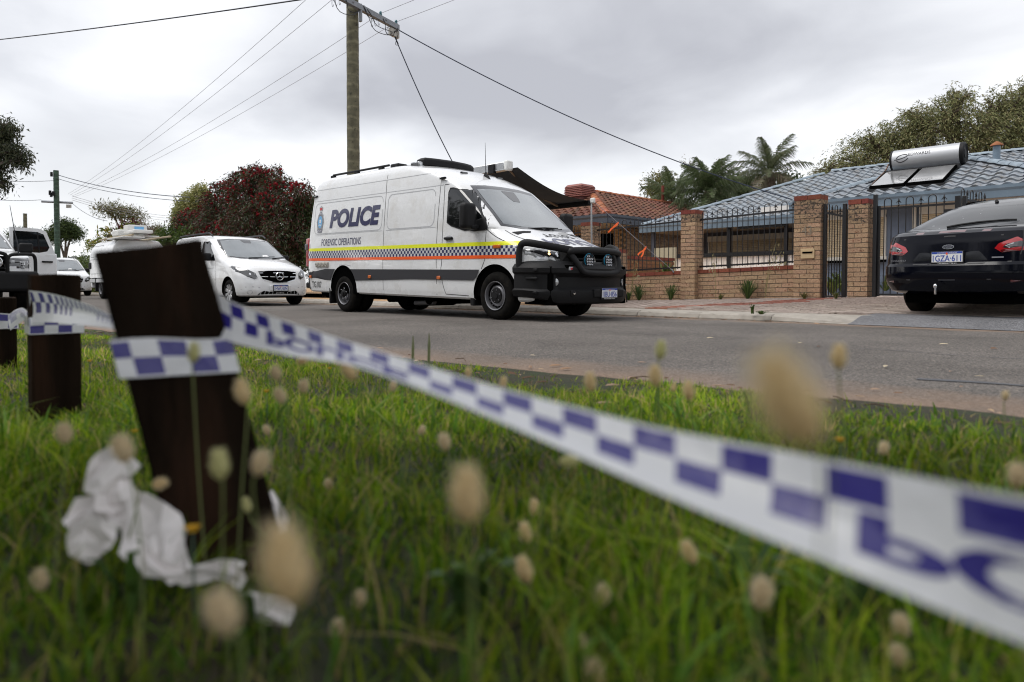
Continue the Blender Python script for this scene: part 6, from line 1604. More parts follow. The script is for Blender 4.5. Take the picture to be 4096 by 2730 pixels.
# hedges further up the street
def hedge(label, s0, s1, n, h, pal, nl, group=None, w=.7):
    t = thing('hedge', label, 'hedge', ((s0 + s1) / 2, n, 0), group=group)
    bl = []; s = s0
    while s < s1: bl.append((s, n + rnd.uniform(-.2, .2), h * rnd.uniform(.42, .52), 1.0, w, h * rnd.uniform(.48, .58))); s += .8
    P = clumped(bl, nl, 8, .16, .25); V, F, C = leaves(P, .15, .085, pal)
    put('foliage', np_mesh('foliage', V, F, M['leaf'], C), t, (-(s0 + s1) / 2, -n, 0))
    st = MB()
    for q in bl[::2]: st.tube([(q[0], q[1], 0), (q[0] + .1, q[1], h * .6)], .04, 5)
    st.build('stem', M['bark'], t, loc=(-(s0 + s1) / 2, -n, 0))
hedge('clipped green hedge with pink flowers along the kerb behind the service truck', -58, -34.5, 11.9, 2.3, G_MID, 5200)
tree('frangipani_tree', 'sparse frangipani tree with bare forks and big leaves at its tips behind the truck', 'tree', at_y(455, 1130, 14.0), [px_blob(430, 940, 14, 45, 30), px_blob(480, 920, 14.2, 40, 30), px_blob(530, 915, 14.2, 35, 30), px_blob(390, 970, 13.6, 40, 30), px_blob(360, 985, 13.6, 25, 20)], .10, 60, 6, .12, (.40, .12), [(.13, .17, .02), (.20, .22, .03), (.10, .13, .02), (.25, .20, .03)], bias=.2, twig=9, fork=.4)
tree('red_leaf_shrub', 'dark red leaved shrub beyond the frangipani tree', 'shrub', at_y(540, 1120, 15.0), [px_blob(525, 910, 15, 40, 30), px_blob(555, 950, 15, 45, 40), px_blob(590, 960, 15, 30, 30), px_blob(500, 940, 15, 40, 40)], .08, 420, 8, .14, (.2, .08), [(.10, .012, .018), (.06, .01, .012), (.14, .02, .03), (.05, .02, .015)], bias=.3)
tree('bare_shrub', 'bare twiggy shrub with thin grey branches beside the red leaved shrub', 'shrub', at_y(600, 1110, 14.6), [px_blob(600, 920, 14.6, 35, 40), px_blob(570, 900, 14.6, 30, 30), px_blob(620, 960, 14.6, 35, 40)], .06, 60, 4, .15, (.12, .05), G_OLIVE, bark='bark_grey', bias=.2, twig=22)
tree('wind_swept_tree', 'wind swept dark tree crown leaning over the frangipani', 'tree', at_d(500, 1130, 62), [(*at_d(440, 840, 62), 1.3, 1.3, .55), (*at_d(480, 850, 62), 1.2, 1, .5), (*at_d(535, 865, 63), 1.1, 1, .6)], .16, 260, 8, .25, (.35, .07), G_OLIVE, bias=.3, twig=8, mat_='leaf_dull')
tree('roadside_tree', 'small grey green roundish tree far up the street above the truck equipment', 'tree', at_d(628, 1130, 70), [(*at_d(628, 930, 70), .75, .75, .7), (*at_d(612, 945, 70), .6, .6, .5)], .12, 200, 8, .2, (.3, .08), G_OLIVE, bias=.3, mat_='leaf_dull')
tree('spreading_tree', 'broad dark spreading tree behind the far power pole', 'tree', at_d(262, 1130, 85), [(*at_d(255, 925, 85), 1.6, 1.4, .95), (*at_d(220, 945, 85), 1.4, 1.2, .8), (*at_d(298, 935, 85), 1.1, 1, .75), (*at_d(265, 905, 85), 1.1, 1, .6)], .3, 900, 9, .3, (.35, .10), G_DARK, bias=.3, mat_='leaf_dull')
tree('distant_tree', 'low dark distant tree tops at the foot of the bare short pole', 'tree', at_d(90, 1130, 90), [(*at_d(80, 930, 90), 1.0, 1, .5), (*at_d(110, 940, 90), .8, 1, .4), (*at_d(60, 945, 90), .9, 1, .4)], .2, 300, 8, .25, (.3, .1), G_DARK, bias=.3, mat_='leaf_dull')
# gum trees on the camera's side of the road; they show in the van's paint and windows
GUM = [(.045, .058, .028), (.065, .075, .035), (.035, .045, .022), (.085, .085, .045)]
tree('gum_tree', 'tall gum tree with hanging dark foliage entering from the left edge', 'tree', (-33.5, -1.2, 0), [(*at_d(0, 525, 26), .45, .45, .45), (*at_d(30, 520, 26), .3, .3, .3), (*at_d(40, 610, 26), .5, .5, .38), (*at_d(85, 640, 26), .32, .32, .25), (*at_d(-10, 690, 26), .3, .3, .5), (*at_d(10, 740, 26), .2, .2, .25), (*at_d(-70, 600, 26), .7, .7, .9), (*at_d(-200, 500, 26), 1.0, 1.0, 1.0)], .17, 1500, 9, .16, (.20, .05), GUM, .8, 'gum trees on the near verge', 'bark_grey', .35, 12, fork=.62)
tree('gum_tree', 'dark branching gum tree seen mirrored in the police van door window', 'tree', (-22.5, -6.5, 0), [(-21, -5.5, 4.6, 1.6, 1.5, .9), (-24, -7, 5.4, 1.9, 1.6, 1.0), (-22, -8, 6.6, 2.2, 1.8, 1.2), (-19.5, -7.5, 5.5, 1.7, 1.6, .9), (-26.5, -8, 4.5, 1.6, 1.6, .9), (-23, -4.6, 3.2, 1.1, 1.0, .5), (-28.5, -6.5, 6.2, 1.9, 1.8, 1.0)], .30, 1100, 9, .22, (.28, .045), GUM, .8, 'gum trees on the near verge', 'bark', .35, 16, fork=.35)
# the wooded reserve behind the camera: shows dark in the black car's paint; added canopy shades the near grass
wd = []
for k in range(60):
    x = -46 + 1.15 * k + rnd.uniform(-1, 1); wd.append((x, -13 + rnd.uniform(-3, 2), rnd.uniform(2.2, 8.5), 2.6, 2.0, rnd.uniform(1.4, 2.2)))
for x, y, z in ((-3, -3.5, 5.5), (-6, -5, 5.6), (-1, -6, 5.5), (4.5, -6, 6), (-2.6, -1.4, 4.9), (-4, -1.8, 5.2), (-1.9, -1.0, 3.6)): wd += [(x, y, z, 1.8 if z > 4 else 1.1, 1.5 if z > 4 else .8, .8 if z > 4 else .45)] * 4  # unseen canopy clumps added overhead to darken the near grass
P = clumped(wd, 4200, 9, .35, .35); V, F, C = leaves(P, .55, .17, GUM, .5)
tag(put('woodland', np_mesh('woodland', V, F, M['leaf_dull'], C)), 'dark gum woodland of the reserve, mirrored in the black car and van paint, with canopy added to shade the grass', 'woodland', kind='stuff')
# trees behind the blue roof
def frond_mesh(L, droop, pal, n=58, leaf=.62):
    pts = []; 
    for i in range(15):
        t = i / 14; pts.append(Vector((L * (t - .10 * droop * t * t), 0, L * (.30 * t - droop * .55 * t * t))))
    mb = MB(); mb.tube(pts, [.028 - .023 * i / 14 for i in range(15)], 5); mb.c = [pal[0]] * len(mb.v)
    for i in range(n):
        t = .12 + .86 * i / n; k = t * 14; a = int(k); p = pts[a].lerp(pts[min(a + 1, 14)], k - a); d = (pts[min(a + 1, 14)] - pts[max(a - 1, 0)]).normalized()
        l = leaf * (math.sin(math.pi * min(1, .18 + t * .82)) * .8 + .25) * rnd.uniform(.8, 1.25)
        for sg in (-1, 1):
            q = (d * .55 + Vector((0, sg * .75, rnd.uniform(-.1, .3)))).normalized(); w = d * .014
            m1 = p + q * l * .5; e = p + q * l * .75 + Vector((0, 0, -l * rnd.uniform(.5, 1.05)))
            c = rnd.choice(pal); g = rnd.uniform(.75, 1.25); c = tuple(x * g for x in c)
            mb.add([p + w, m1 + w, e, m1 - w, p - w], [(0, 1, 3, 4), (1, 2, 3)], c)
    return mb.mesh('frond', M['leaf'])
def palm(label, base, top, L, pal, dead, nf, seed, r=.2):
    t = thing('palm_tree', label, 'palm', base, group='palms behind the blue roofed house'); q = random.Random(seed)
    h = top[2] - base[2]; b = Vector(top) - Vector(base)
    tr = MB().tube([(0, 0, 0), b * .5, b * .93, b], [r * 1.1, r, r * 1.25, r * .7], 12)
    for k in range(26):
        z = h * (.35 + .6 * k / 26); a = k * 2.4; p = b * (z / h)
        tr.add([p + Vector((math.cos(a + o) * r * 1.05, math.sin(a + o) * r * 1.05, dz)) for o, dz in ((-.35, 0), (.35, 0))] + [p + Vector((math.cos(a) * r * 1.75, math.sin(a) * r * 1.75, .32))], [(0, 1, 2)])
    tr.build('trunk', M['bark'], t, smooth=40)
    ms = [frond_mesh(L * q.uniform(.85, 1.1), d, pal, leaf=.5) for d in (.65, .95, 1.35)] + [frond_mesh(L * .9, 1.9, dead)]
    for k in range(nf):
        f = k / nf; a = k * 2.399 + q.uniform(-.2, .2)
        m = ms[min(3, int(f * 3.5))] if not (f > .75 and q.random() < .6) else ms[3]
        put('frond', m, t, tuple(b + Vector((0, 0, -.05 - .2 * f))), (0, -R(62) + R(78) * f, a))
    return t
PG = [(.075, .11, .04), (.11, .145, .06), (.055, .08, .03), (.14, .16, .085)]
PD = [(.17, .14, .09), (.20, .17, .12), (.12, .10, .07), (.14, .15, .08)]
pA = at_d(2835, 765, 30); palm('bushy feather palm with drooping green fronds, its trunk hidden by the blue roof', (pA.x, pA.y, .2), tuple(pA), 2.1, PG, PG, 30, 3, .26)
pB = at_d(3078, 690, 31); palm('taller windblown feather palm with browned fronds and bare shaggy trunk', (pB.x, pB.y, .2), tuple(pB), 2.15, [(.08, .10, .045), (.11, .13, .06), (.13, .13, .075), (.06, .08, .03)], PD, 17, 9, .2)
pC = at_d(2690, 800, 33); palm('low feather palm partly masked by the orange tiled roof end', (pC.x, pC.y, .2), tuple(pC), 2.1, PG, PG, 18, 5, .22)
tree('olive_tree', 'pale olive green tree peeking out left of the palms', 'tree', at_d(2640, 1060, 37), [(*at_d(2630, 740, 37), .8, .8, .6), (*at_d(2660, 720, 37), .6, .6, .5), (*at_d(2610, 780, 37), .6, .6, .6), (*at_d(2680, 830, 37), 1, 1, .9)], .12, 420, 8, .16, (.2, .06), [(.16, .16, .05), (.20, .18, .07), (.12, .13, .05)], bias=.3, mat_='leaf_dull', twig=6)
tree('dense_tree', 'dark rounded evergreen behind the gap between the two taller palms', 'tree', at_d(2990, 1060, 36), [(*at_d(3000, 760, 36), 1.2, 1.2, .9), (*at_d(2930, 770, 36), 1.0, 1, .8), (*at_d(3110, 740, 36), 1.0, 1, .7), (*at_d(3170, 760, 36), .7, 1, .6)], .14, 800, 9, .18, (.2, .08), G_DARK, bias=.3)
tree('twiggy_tree', 'leafless twiggy tree top standing up between the palms', 'tree', at_d(2900, 1060, 39), [(*at_d(2750, 660, 39), .5, .5, .4), (*at_d(2890, 660, 39), .6, .6, .5), (*at_d(2930, 690, 39), .5, .5, .4)], .07, 30, 4, .12, (.12, .04), G_OLIVE, bark='bark_grey', bias=.2, twig=18)
WIL = [(.20, .21, .09), (.25, .255, .115), (.15, .165, .07), (.28, .25, .13), (.10, .11, .05)]
wb = [(*at_d(px, py, Z), rx, rx, rz) for px, py, Z, rx, rz in ((3330, 690, 34, .9, .5), (3420, 650, 34, 1.1, .7), (3500, 590, 34, 1.2, .8), (3600, 560, 34, 1.3, 1.0), (3700, 520, 33, 1.3, 1.1), (3790, 480, 33, 1.2, 1.1), (3860, 560, 33, 1.3, 1.2), (3960, 520, 33, 1.3, 1.2), (4060, 440, 33, 1.2, 1.2), (4090, 560, 33, 1.4, 1.3), (3560, 660, 34, 1.3, .8), (3700, 630, 34, 1.3, .9), (4000, 640, 33, 1.3, .9), (4170, 450, 33, 1.4, 1.4), (4250, 560, 33, 1.6, 1.6), (3985, 430, 33, .6, .5), (3830, 400, 33, .7, .45), (4120, 380, 33, .8, .6), (3660, 470, 33, .6, .4))]
tree('peppermint_tree', 'wide weeping peppermint tree filling the skyline behind the solar heater', 'tree', at_d(3800, 1050, 34), wb, .30, 4200, 16, 0, (.17, .045), WIL, 0, bias=.55, twig=14, mat_='leaf_dull', fork=.4, strand=.95)
# ---- weeds at the wall and plants in the yard
def weed(name, label, s, n, z, h, k, w, pal, spread=.5, group=None, curl=.5, cat='weed'):
    t = thing(name, label, cat, (s, n, z), group=group); V = []; F = []; C = []
    mb = MB()
    for i in range(k):
        a = rnd.uniform(0, 6.283); l = h * rnd.uniform(.55, 1.1); o = rnd.uniform(.1, 1) * spread * h; c = rnd.choice(pal); g = rnd.uniform(.75, 1.25); c = tuple(x * g for x in c)
        d = Vector((math.cos(a), math.sin(a), 0)); sd = Vector((-d.y, d.x, 0)); p = [Vector((0, 0, 0)) + d * .02, d * o * .35 + Vector((0, 0, l * .45)), d * o * .75 + Vector((0, 0, l * .85)), d * o * (1 + curl * .4) + Vector((0, 0, l * (1 - curl * .25)))]
        b = len(mb.v); ww = w * rnd.uniform(.6, 1.3)
        mb.add([p[0] - sd * ww * .3, p[0] + sd * ww * .3, p[1] - sd * ww * .5, p[1] + sd * ww * .5, p[2] - sd * ww * .4, p[2] + sd * ww * .4, p[3]], [(0, 1, 3, 2), (2, 3, 5, 4), (4, 5, 6)], c)
    mb.build('foliage', M['leaf'], t); return t
def oat(label, s, n, z, h, lean):
    t = thing('wild_oat', label, 'grass stalk', (s, n, z), group='dry wild oat stalks along the brick wall'); mb = MB()
    for k in range(3):
        l = lean * (1 + .5 * k); top = Vector((l, -.03 * k, h * (1 - .18 * k)))
        pts = catmull([(0, 0, 0), (l * .25, 0, h * .5), top], 4); mb.tube(pts, .004, 4); mb.c = [(.28, .25, .12)] * len(mb.v)
        for j in range(8):
            p = Vector(pts[-1]).lerp(Vector(pts[-4]), j / 8) + Vector((rnd.uniform(-.07, .07), rnd.uniform(-.05, .05), rnd.uniform(-.03, .02)))
            mb.add([p, p + Vector((.009, 0, -.02)), p + Vector((0, 0, -.055)), p + Vector((-.009, 0, -.02))], [(0, 1, 2, 3)], (.40, .36, .22))
    mb.build('stalk', M['leaf_dull'], t)
WG = [(.055, .10, .025), (.08, .13, .03), (.045, .08, .03), (.10, .13, .04)]
def wall_pt(px): p = at_y(px, 1195, 12.86); return p.x
for i, (px, h, k, lab) in enumerate(((2996, .42, 46, 'bushiest green weed at the foot of the wall midway between the pillars'), (2688, .36, 22, 'upright leafy weed at the wall just left of the plain pillar'), (2562, .40, 22, 'tall leafy weed with a yellow bloom beside the folding table'), (2520, .22, 24, 'grassy weed tuft at the wall foot behind the folding table legs'))):
    weed('weed', lab, wall_pt(px), 12.80, zv(wall_pt(px), 12.8), h, int(k * 3), .015, WG, .75, 'green weeds at the foot of the wall')
for px, lab in ((3225, 'low grass tuft at the foot of pillar 43'), (3350, 'low grass tuft in the garden gate opening'), (2890, 'sparse grass tuft at the wall right of the plain pillar')):
    weed('grass_tuft', lab, wall_pt(px), 12.78, zv(wall_pt(px), 12.8), .13, 40, .012, [(.11, .12, .03), (.15, .14, .05), (.07, .10, .03)], 1.1, 'grass tufts along the wall', cat='grass tuft')
q = at_z(3010, 1238, .17); weed('weed', 'small upright weed growing from the sunken pavers', q.x, q.y, zv(q.x, q.y), .16, 14, .03, WG, .4, 'green weeds at the foot of the wall')
q = at_z(3045, 1240, .17); weed('grass_tuft', 'flat grass tuft spreading over the sunken pavers', q.x, q.y, zv(q.x, q.y), .06, 40, .015, WG, 3.5, 'grass tufts along the wall', cat='grass tuft')
q = at_z(3520, 1284, .01); weed('grass_tuft', 'tiny grass tuft at the broken end of the kerb', q.x, q.y, 0.02, .06, 30, .012, WG, 2.5, 'grass tufts along the wall', cat='grass tuft')
for px, h, l, lab in ((3065, 1.10, .22, 'tall dry wild oat stalk in front of the hooped fence, seed heads high'), (2868, .95, -.05, 'slender dry wild oat stalk against the verandah post'), (2530, .9, .12, 'pale wild oat stalk before the fence near the van grille')):
    oat(lab, wall_pt(px), 12.8, zv(wall_pt(px), 12.8), h, l)
for px, py, n, h, lab in ((3545, 1150, 17.2, .55, 'young cycad with arching yellow green fronds behind the driveway gate'), (3330, 1150, 16.5, .5, 'leafy garden plant visible through the garden gate bars, pillar side'), (3375, 1150, 17.0, .6, 'leafy garden plant visible through the garden gate bars, latch side'), (2665, 1100, 13.9, .45, 'pale green weed just behind the iron fence beside the slate post'), (2910, 1110, 13.6, .3, 'small green sprout behind the wall capping before the white balustrade')):
    p = at_y(px, py, n); weed('garden_plant', lab, p.x, n, .30 if n > 14 else .62, h, 30, .07, [(.10, .14, .03), (.14, .17, .04), (.07, .11, .03)], .9, 'plants in the front yard', cat='plant')
# ================================================================== POLES AND WIRES
def pole_mat(name, col, ring=True):
    m = mat(name, col, 0.85, noise_amt=0.35, noise_scale=6, bump=0.8, bump_scale=25, dark=(0.03, 0.03, 0.02), dark_scale=10, dark_lo=.58, dark_hi=.7)
    t = m.node_tree; b = t.nodes['Principled BSDF']; src = b.inputs['Base Color'].links[0].from_socket
    tc = t.nodes.new('ShaderNodeTexCoord'); w = t.nodes.new('ShaderNodeTexWave'); w.bands_direction = 'Z'; w.inputs['Scale'].default_value = 1.1; w.inputs['Distortion'].default_value = 2.5; w.inputs['Detail'].default_value = 3; w.inputs['Detail Scale'].default_value = 2
    t.links.new(tc.outputs['Object'], w.inputs['Vector'])
    mr = t.nodes.new('ShaderNodeMapRange'); mr.inputs['From Min'].default_value = .75; mr.inputs['To Min'].default_value = 1; mr.inputs['To Max'].default_value = 1.45
    t.links.new(w.outputs[0], mr.inputs[0]); mx = t.nodes.new('ShaderNodeMixRGB'); mx.blend_type = 'MULTIPLY'; mx.inputs[0].default_value = 1
    t.links.new(src, mx.inputs[1]); t.links.new(mr.outputs[0], mx.inputs[2]); t.links.new(mx.outputs[0], b.inputs['Base Color'])
    return m
M['pole'] = pole_mat('pole_timber', (0.125, 0.115, 0.072)); M['pole_green'] = pole_mat('pole_green', (0.05, 0.085, 0.06))
M['galv'] = mat('galvanised', (0.22, 0.235, 0.26), 0.55, metal=0.3, noise_amt=.1)
M['insulator'] = mat('insulator_teal', (0.05, 0.16, 0.19), 0.25)
def pole(label, x, y, h, r, material, group, lean=(0, 0)):
    t = thing('power_pole', label, 'power pole', (x, y, 0), group=group)
    n = 44; pts = []; rr = []
    for i in range(n): z = -.2 + (h + .2) * i / (n - 1); pts.append((lean[0] * z, lean[1] * z, z)); rr.append(r * (1.06 - .10 * i / n) * (1 + .018 * math.sin(i * 2.1) + rnd.uniform(-.008, .008)))
    MB().tube(pts, rr, 22).build('shaft', material, t, smooth=50); return t
MP = at_d(1414, 700, 18.4)
mpole = pole('tall ringed timber power pole standing right behind the police van', MP.x, MP.y, 8.2, .165, M['pole'], 'timber power poles')
MB().lathe([(.175, 0), (.18, .04), (.15, .07), (0, .08)], 20, Matrix.Translation((0, 0, 8.19))).build('pole_cap', M['galv'], mpole)
a0 = at_d(1270, -38, 16.95); a1 = at_d(1572, 113, 19.6); AZ = (a0.z + a1.z) / 2
arm0 = Vector((MP.x + .25, MP.y - 1.55, AZ)); arm1 = Vector((MP.x - .15, MP.y + 1.55, AZ))
arm0 = Vector((a0.x, a0.y, AZ)); arm1 = Vector((a1.x, a1.y, AZ))
ad = (arm1 - arm0).normalized(); asd = ad.cross(Vector((0, 0, 1)))
mpos = Vector((MP.x, MP.y, 0))
arm = MB(); o_ = asd * -.0
for p in (arm0, arm1): arm.v += [tuple(p - mpos + asd * q + Vector((0, 0, z))) for q, z in ((.12, -.075), (.24, -.075), (.24, .075), (.12, .075))]
arm.f = [(0, 1, 2, 3), (4, 7, 6, 5), (0, 4, 5, 1), (1, 5, 6, 2), (2, 6, 7, 3), (3, 7, 4, 0)]
armo = arm.build('crossarm', M['galv'], mpole, bevel=.008, fixn=True)
def ap(t, dz=0.0, q=.18): return arm0.lerp(arm1, t) + asd * q + Vector((0, 0, dz))
INS = [.02, .22, .74, .97]
for t_ in INS: MB().lathe([(.02, 0), (.045, .02), (.045, .05), (.025, .06), (.045, .08), (.03, .12), (0, .13)], 10, Matrix.Translation(ap(t_, .07) - mpos)).build('insulator', M['insulator'], mpole, smooth=40)
for k in range(3): MB().cbox(ap(.90 + .045 * k, -.20, .16) - mpos, (.11, .11, .20)).build('fuse_box', M['beige_plastic'], mpole, bevel=.01)
MB().cbox(ap(.46, -.20, .19) - mpos, (.09, .05, .34)).build('arm_brace', M['galv'], mpole)
for t_ in (.1, .35, .55, .8): MB().lathe([(.02, 0), (.02, .03), (0, .03)], 8, Matrix.Translation(ap(t_, 0, .25) - mpos) @ Matrix.Rotation(R(90), 4, 'X')).build('bolt', M['galv'], mpole)
FP = at_d(228, 900, 45)
fpole = pole('distant greenish power pole with crossarm up the street on the left', FP.x, FP.y, 8.05, .165, M['pole_green'], 'timber power poles')
fpos = Vector((FP.x, FP.y, 0))
f0 = at_d(165, 802, 44.6); f1 = at_d(292, 817, 45.4); fz = (f0.z + f1.z) / 2
MB().tube([Vector((f0.x, f0.y, fz)) - fpos, Vector((f1.x, f1.y, fz)) - fpos], .075, 4).build('crossarm', M['galv'], fpole)
for px, py in ((206, 698), (200, 772), (205, 780), (213, 775)): MB().cbox(at_d(px, py, 44.7) - fpos, (.14, .14, .30)).build('insulator', M['black_plastic'], fpole, bevel=.02)
for k in range(3): MB().cbox(at_d(268 + 7 * k, 826, 44.9) - fpos, (.09, .09, .22)).build('fuse_box', M['beige_plastic'], fpole)
bp = at_d(101, 900, 62); bpole = pole('short bare timber pole stub without wires at far left', bp.x, bp.y, 7.0, .16, M['pole'], 'timber power poles')
def wire(label, a, b, sag, r, material, n=24, name='power_line', group='power lines overhead', cat='power line'):
    a = Vector(a); b = Vector(b); pts = [a.lerp(b, i / n) - Vector((0, 0, sag * 4 * (i / n) * (1 - i / n))) for i in range(n + 1)]
    return tag(MB().tube(pts, r, 5, cap=False).build(name, material, smooth=180), label, cat, group)
for k, t_ in enumerate(INS):
    p = ap(t_, .14); e = at_d(272 + 8 * k, 777 + 4 * k, 45)
    wire(('uppermost thin grey line', 'second thin grey line from the top', 'third thin grey line from the top', 'lowest thin grey line')[k] + ' from the crossarm to the far pole', p, e, .35, .0065, M['wire_grey'])
for k, t_ in enumerate((.74, .97)):
    wire(('upper thin line', 'lower thin line')[k] + ' leaving the near crossarm toward the upper right', ap(t_, .14), ap(t_, .14) + Vector((32, .6, .25)), .4, .0065, M['wire_grey'])
hs = at_y(3172, 800, 20.85)
wire('dark service cable dropping from the near crossarm to the blue roofed house', ap(.985, -.05), hs, .40, .016, M['wire_blue'], name='service_cable')
wire('dark service cable dropping steeply from the fuse boxes behind the van roof', ap(.95, -.30), at_d(1900, 810, 21), .22, .016, M['wire_blue'], name='service_cable')
wire('thick twisted black cable crossing the upper left corner', at_d(-500, 205, 24), at_d(1500, -45, 12), .12, .014, M['wire'], name='service_cable')
wire('upper dark cable running right from the far pole top', at_d(236, 702, 45), at_d(760, 790, 36), .25, .022, M['wire_blue'], name='service_cable')
wire('lower dark cable running right from the far pole top', at_d(236, 717, 45), at_d(760, 806, 36), .25, .016, M['wire_blue'], name='service_cable')
wire('thin cable running left from the far pole top', at_d(218, 723, 45), at_d(-80, 718, 43), .1, .014, M['wire_blue'], name='service_cable')
wire('thin cable running left from the far crossarm', at_d(165, 800, 44.6), at_d(-80, 793, 43), .1, .014, M['wire_blue'], name='service_cable')
wire('cable sloping from the far crossarm down to the frangipani', at_d(292, 817, 45.4), at_d(430, 885, 42), .2, .014, M['wire_blue'], name='service_cable')
for k in range(3): wire(('topmost', 'middle', 'bottom')[k] + ' of three pale lines running right from the far crossarm', at_d(288, 785 + 8 * k, 45), at_d(740, 868 + 10 * k, 60), .3, .012, M['wire_grey'])
# slack jumper leads at the near crossarm
jm = MB()
for a, b, d in ((.02, .46, .45), (.22, .46, .30), (.46, .74, .20), (.46, .95, .42), (.74, .95, .34), (.97, .95, .52), (.02, .22, .16), (.5, .97, .26)):
    p = ap(a, .10, .2); q = ap(b, -.12 if b > .9 else .0, .26)
    jm.tube([p.lerp(q, i / 12) - Vector((0, 0, d * 4 * (i / 12) * (1 - i / 12))) - mpos + asd * (.05 * math.sin(i)) for i in range(13)], .010, 5, cap=False)
for t_ in INS:
    for k in range(3):
        c = ap(t_, -.05, .10 - .12 * k) - mpos; jm.tube([c + Vector((.07 * math.cos(a), .04 * math.sin(a * .5), .12 * math.sin(a))) for a in [R(40 * j) for j in range(9)]], .006, 4, cap=False)
jm.build('jumper_lead', M['wire'], mpole, smooth=180)
# ================================================================== THE NEAR VERGE
K2 = 4096 / 2353.0        # layout notes below were taken at 2353 px width
M['sleeper'] = mat('sleeper', (0.014, 0.009, 0.006), 0.95, spec=0.05, noise_amt=0.45, noise_scale=6, bump=1.0, bump_scale=22, dark=(0.042, 0.020, 0.012), dark_scale=4, dark_lo=.5, dark_hi=.75)
for n_ in [n for n in M['sleeper'].node_tree.nodes if n.type == 'TEX_NOISE']:     # stretch the grain along the timber
    t_ = M['sleeper'].node_tree; mp_ = t_.nodes.new('ShaderNodeMapping'); mp_.inputs['Scale'].default_value = (1.6, 1.6, .14)
    src_ = n_.inputs['Vector'].links[0].from_socket; t_.links.new(src_, mp_.inputs[0]); t_.links.new(mp_.outputs[0], n_.inputs['Vector'])
POSTS = {}
def post(label, base, top, w, d, yaw, group='timber bollards along the verge'):
    b = Vector(base); tp = Vector(top); h = (tp - b).length; ax = (tp - b).normalized()
    t = thing('timber_bollard', label, 'bollard', base, group=group)
    mb = MB(); n = 14; q = random.Random(int(h * 1e4))
    cs = [(-1, -1), (0, -1.03), (1, -1), (1.03, 0), (1, 1), (0, 1.02), (-1, 1), (-1.02, 0)]
    ry = Matrix.Rotation(yaw, 3, 'Z'); tilt = Vector((0, 0, 1)).rotation_difference(ax).to_matrix()
    for i in range(n + 1):
        z = -.25 + (h + .25) * i / n
        for x, y in cs:
            j = Vector((x * w / 2 * (1 + q.uniform(-.02, .02)), y * d / 2 * (1 + q.uniform(-.02, .02)), z + (q.uniform(-.008, .008) if i == n else 0)))
            mb.v.append(tuple(tilt @ (ry @ j)))
    k = 8
    for i in range(n):
        for j in range(k): mb.f.append((i * k + j, i * k + (j + 1) % k, (i + 1) * k + (j + 1) % k, (i + 1) * k + j))
    mb.f.append(tuple(n * k + j for j in range(k)))
    mb.build('shaft', M['sleeper'], t, smooth=35, bevel=.006); POSTS[t.name] = (ry, ax)
    return t, (tilt @ ry), h
b1 = at_d(540 * K2, 1275 * K2, 1.20); t1 = at_d(343 * K2, 578 * K2, 1.22)
b1.z = .02
P1, R1, H1 = post('big dark leaning timber bollard close to the lens, wrapped in checked tape', b1, t1, .165, .13, R(45 + 28))
b2 = at_d(127 * K2, 985 * K2, 2.5); t2 = at_d(124 * K2, 634 * K2, 2.5); b2.z = .02
P2, R2, H2 = post('upright dark brown timber bollard second from the lens', b2, t2, .15, .12, R(45 + 42))
b3 = at_d(6 * K2, 850 * K2, 4.0); t3 = at_d(5 * K2, 684 * K2, 4.0); b3.z = .02
P3, R3, H3 = post('farthest timber bollard, cut by the left edge, with a PO tape wrap', b3, t3, .13, .12, R(45 + 40))
b4 = Vector((.62, .52, .02)); P4, R4, H4 = post('timber bollard just outside the right edge that holds the tape end', b4, b4 + Vector((.02, 0, .45)), .15, .12, R(5))

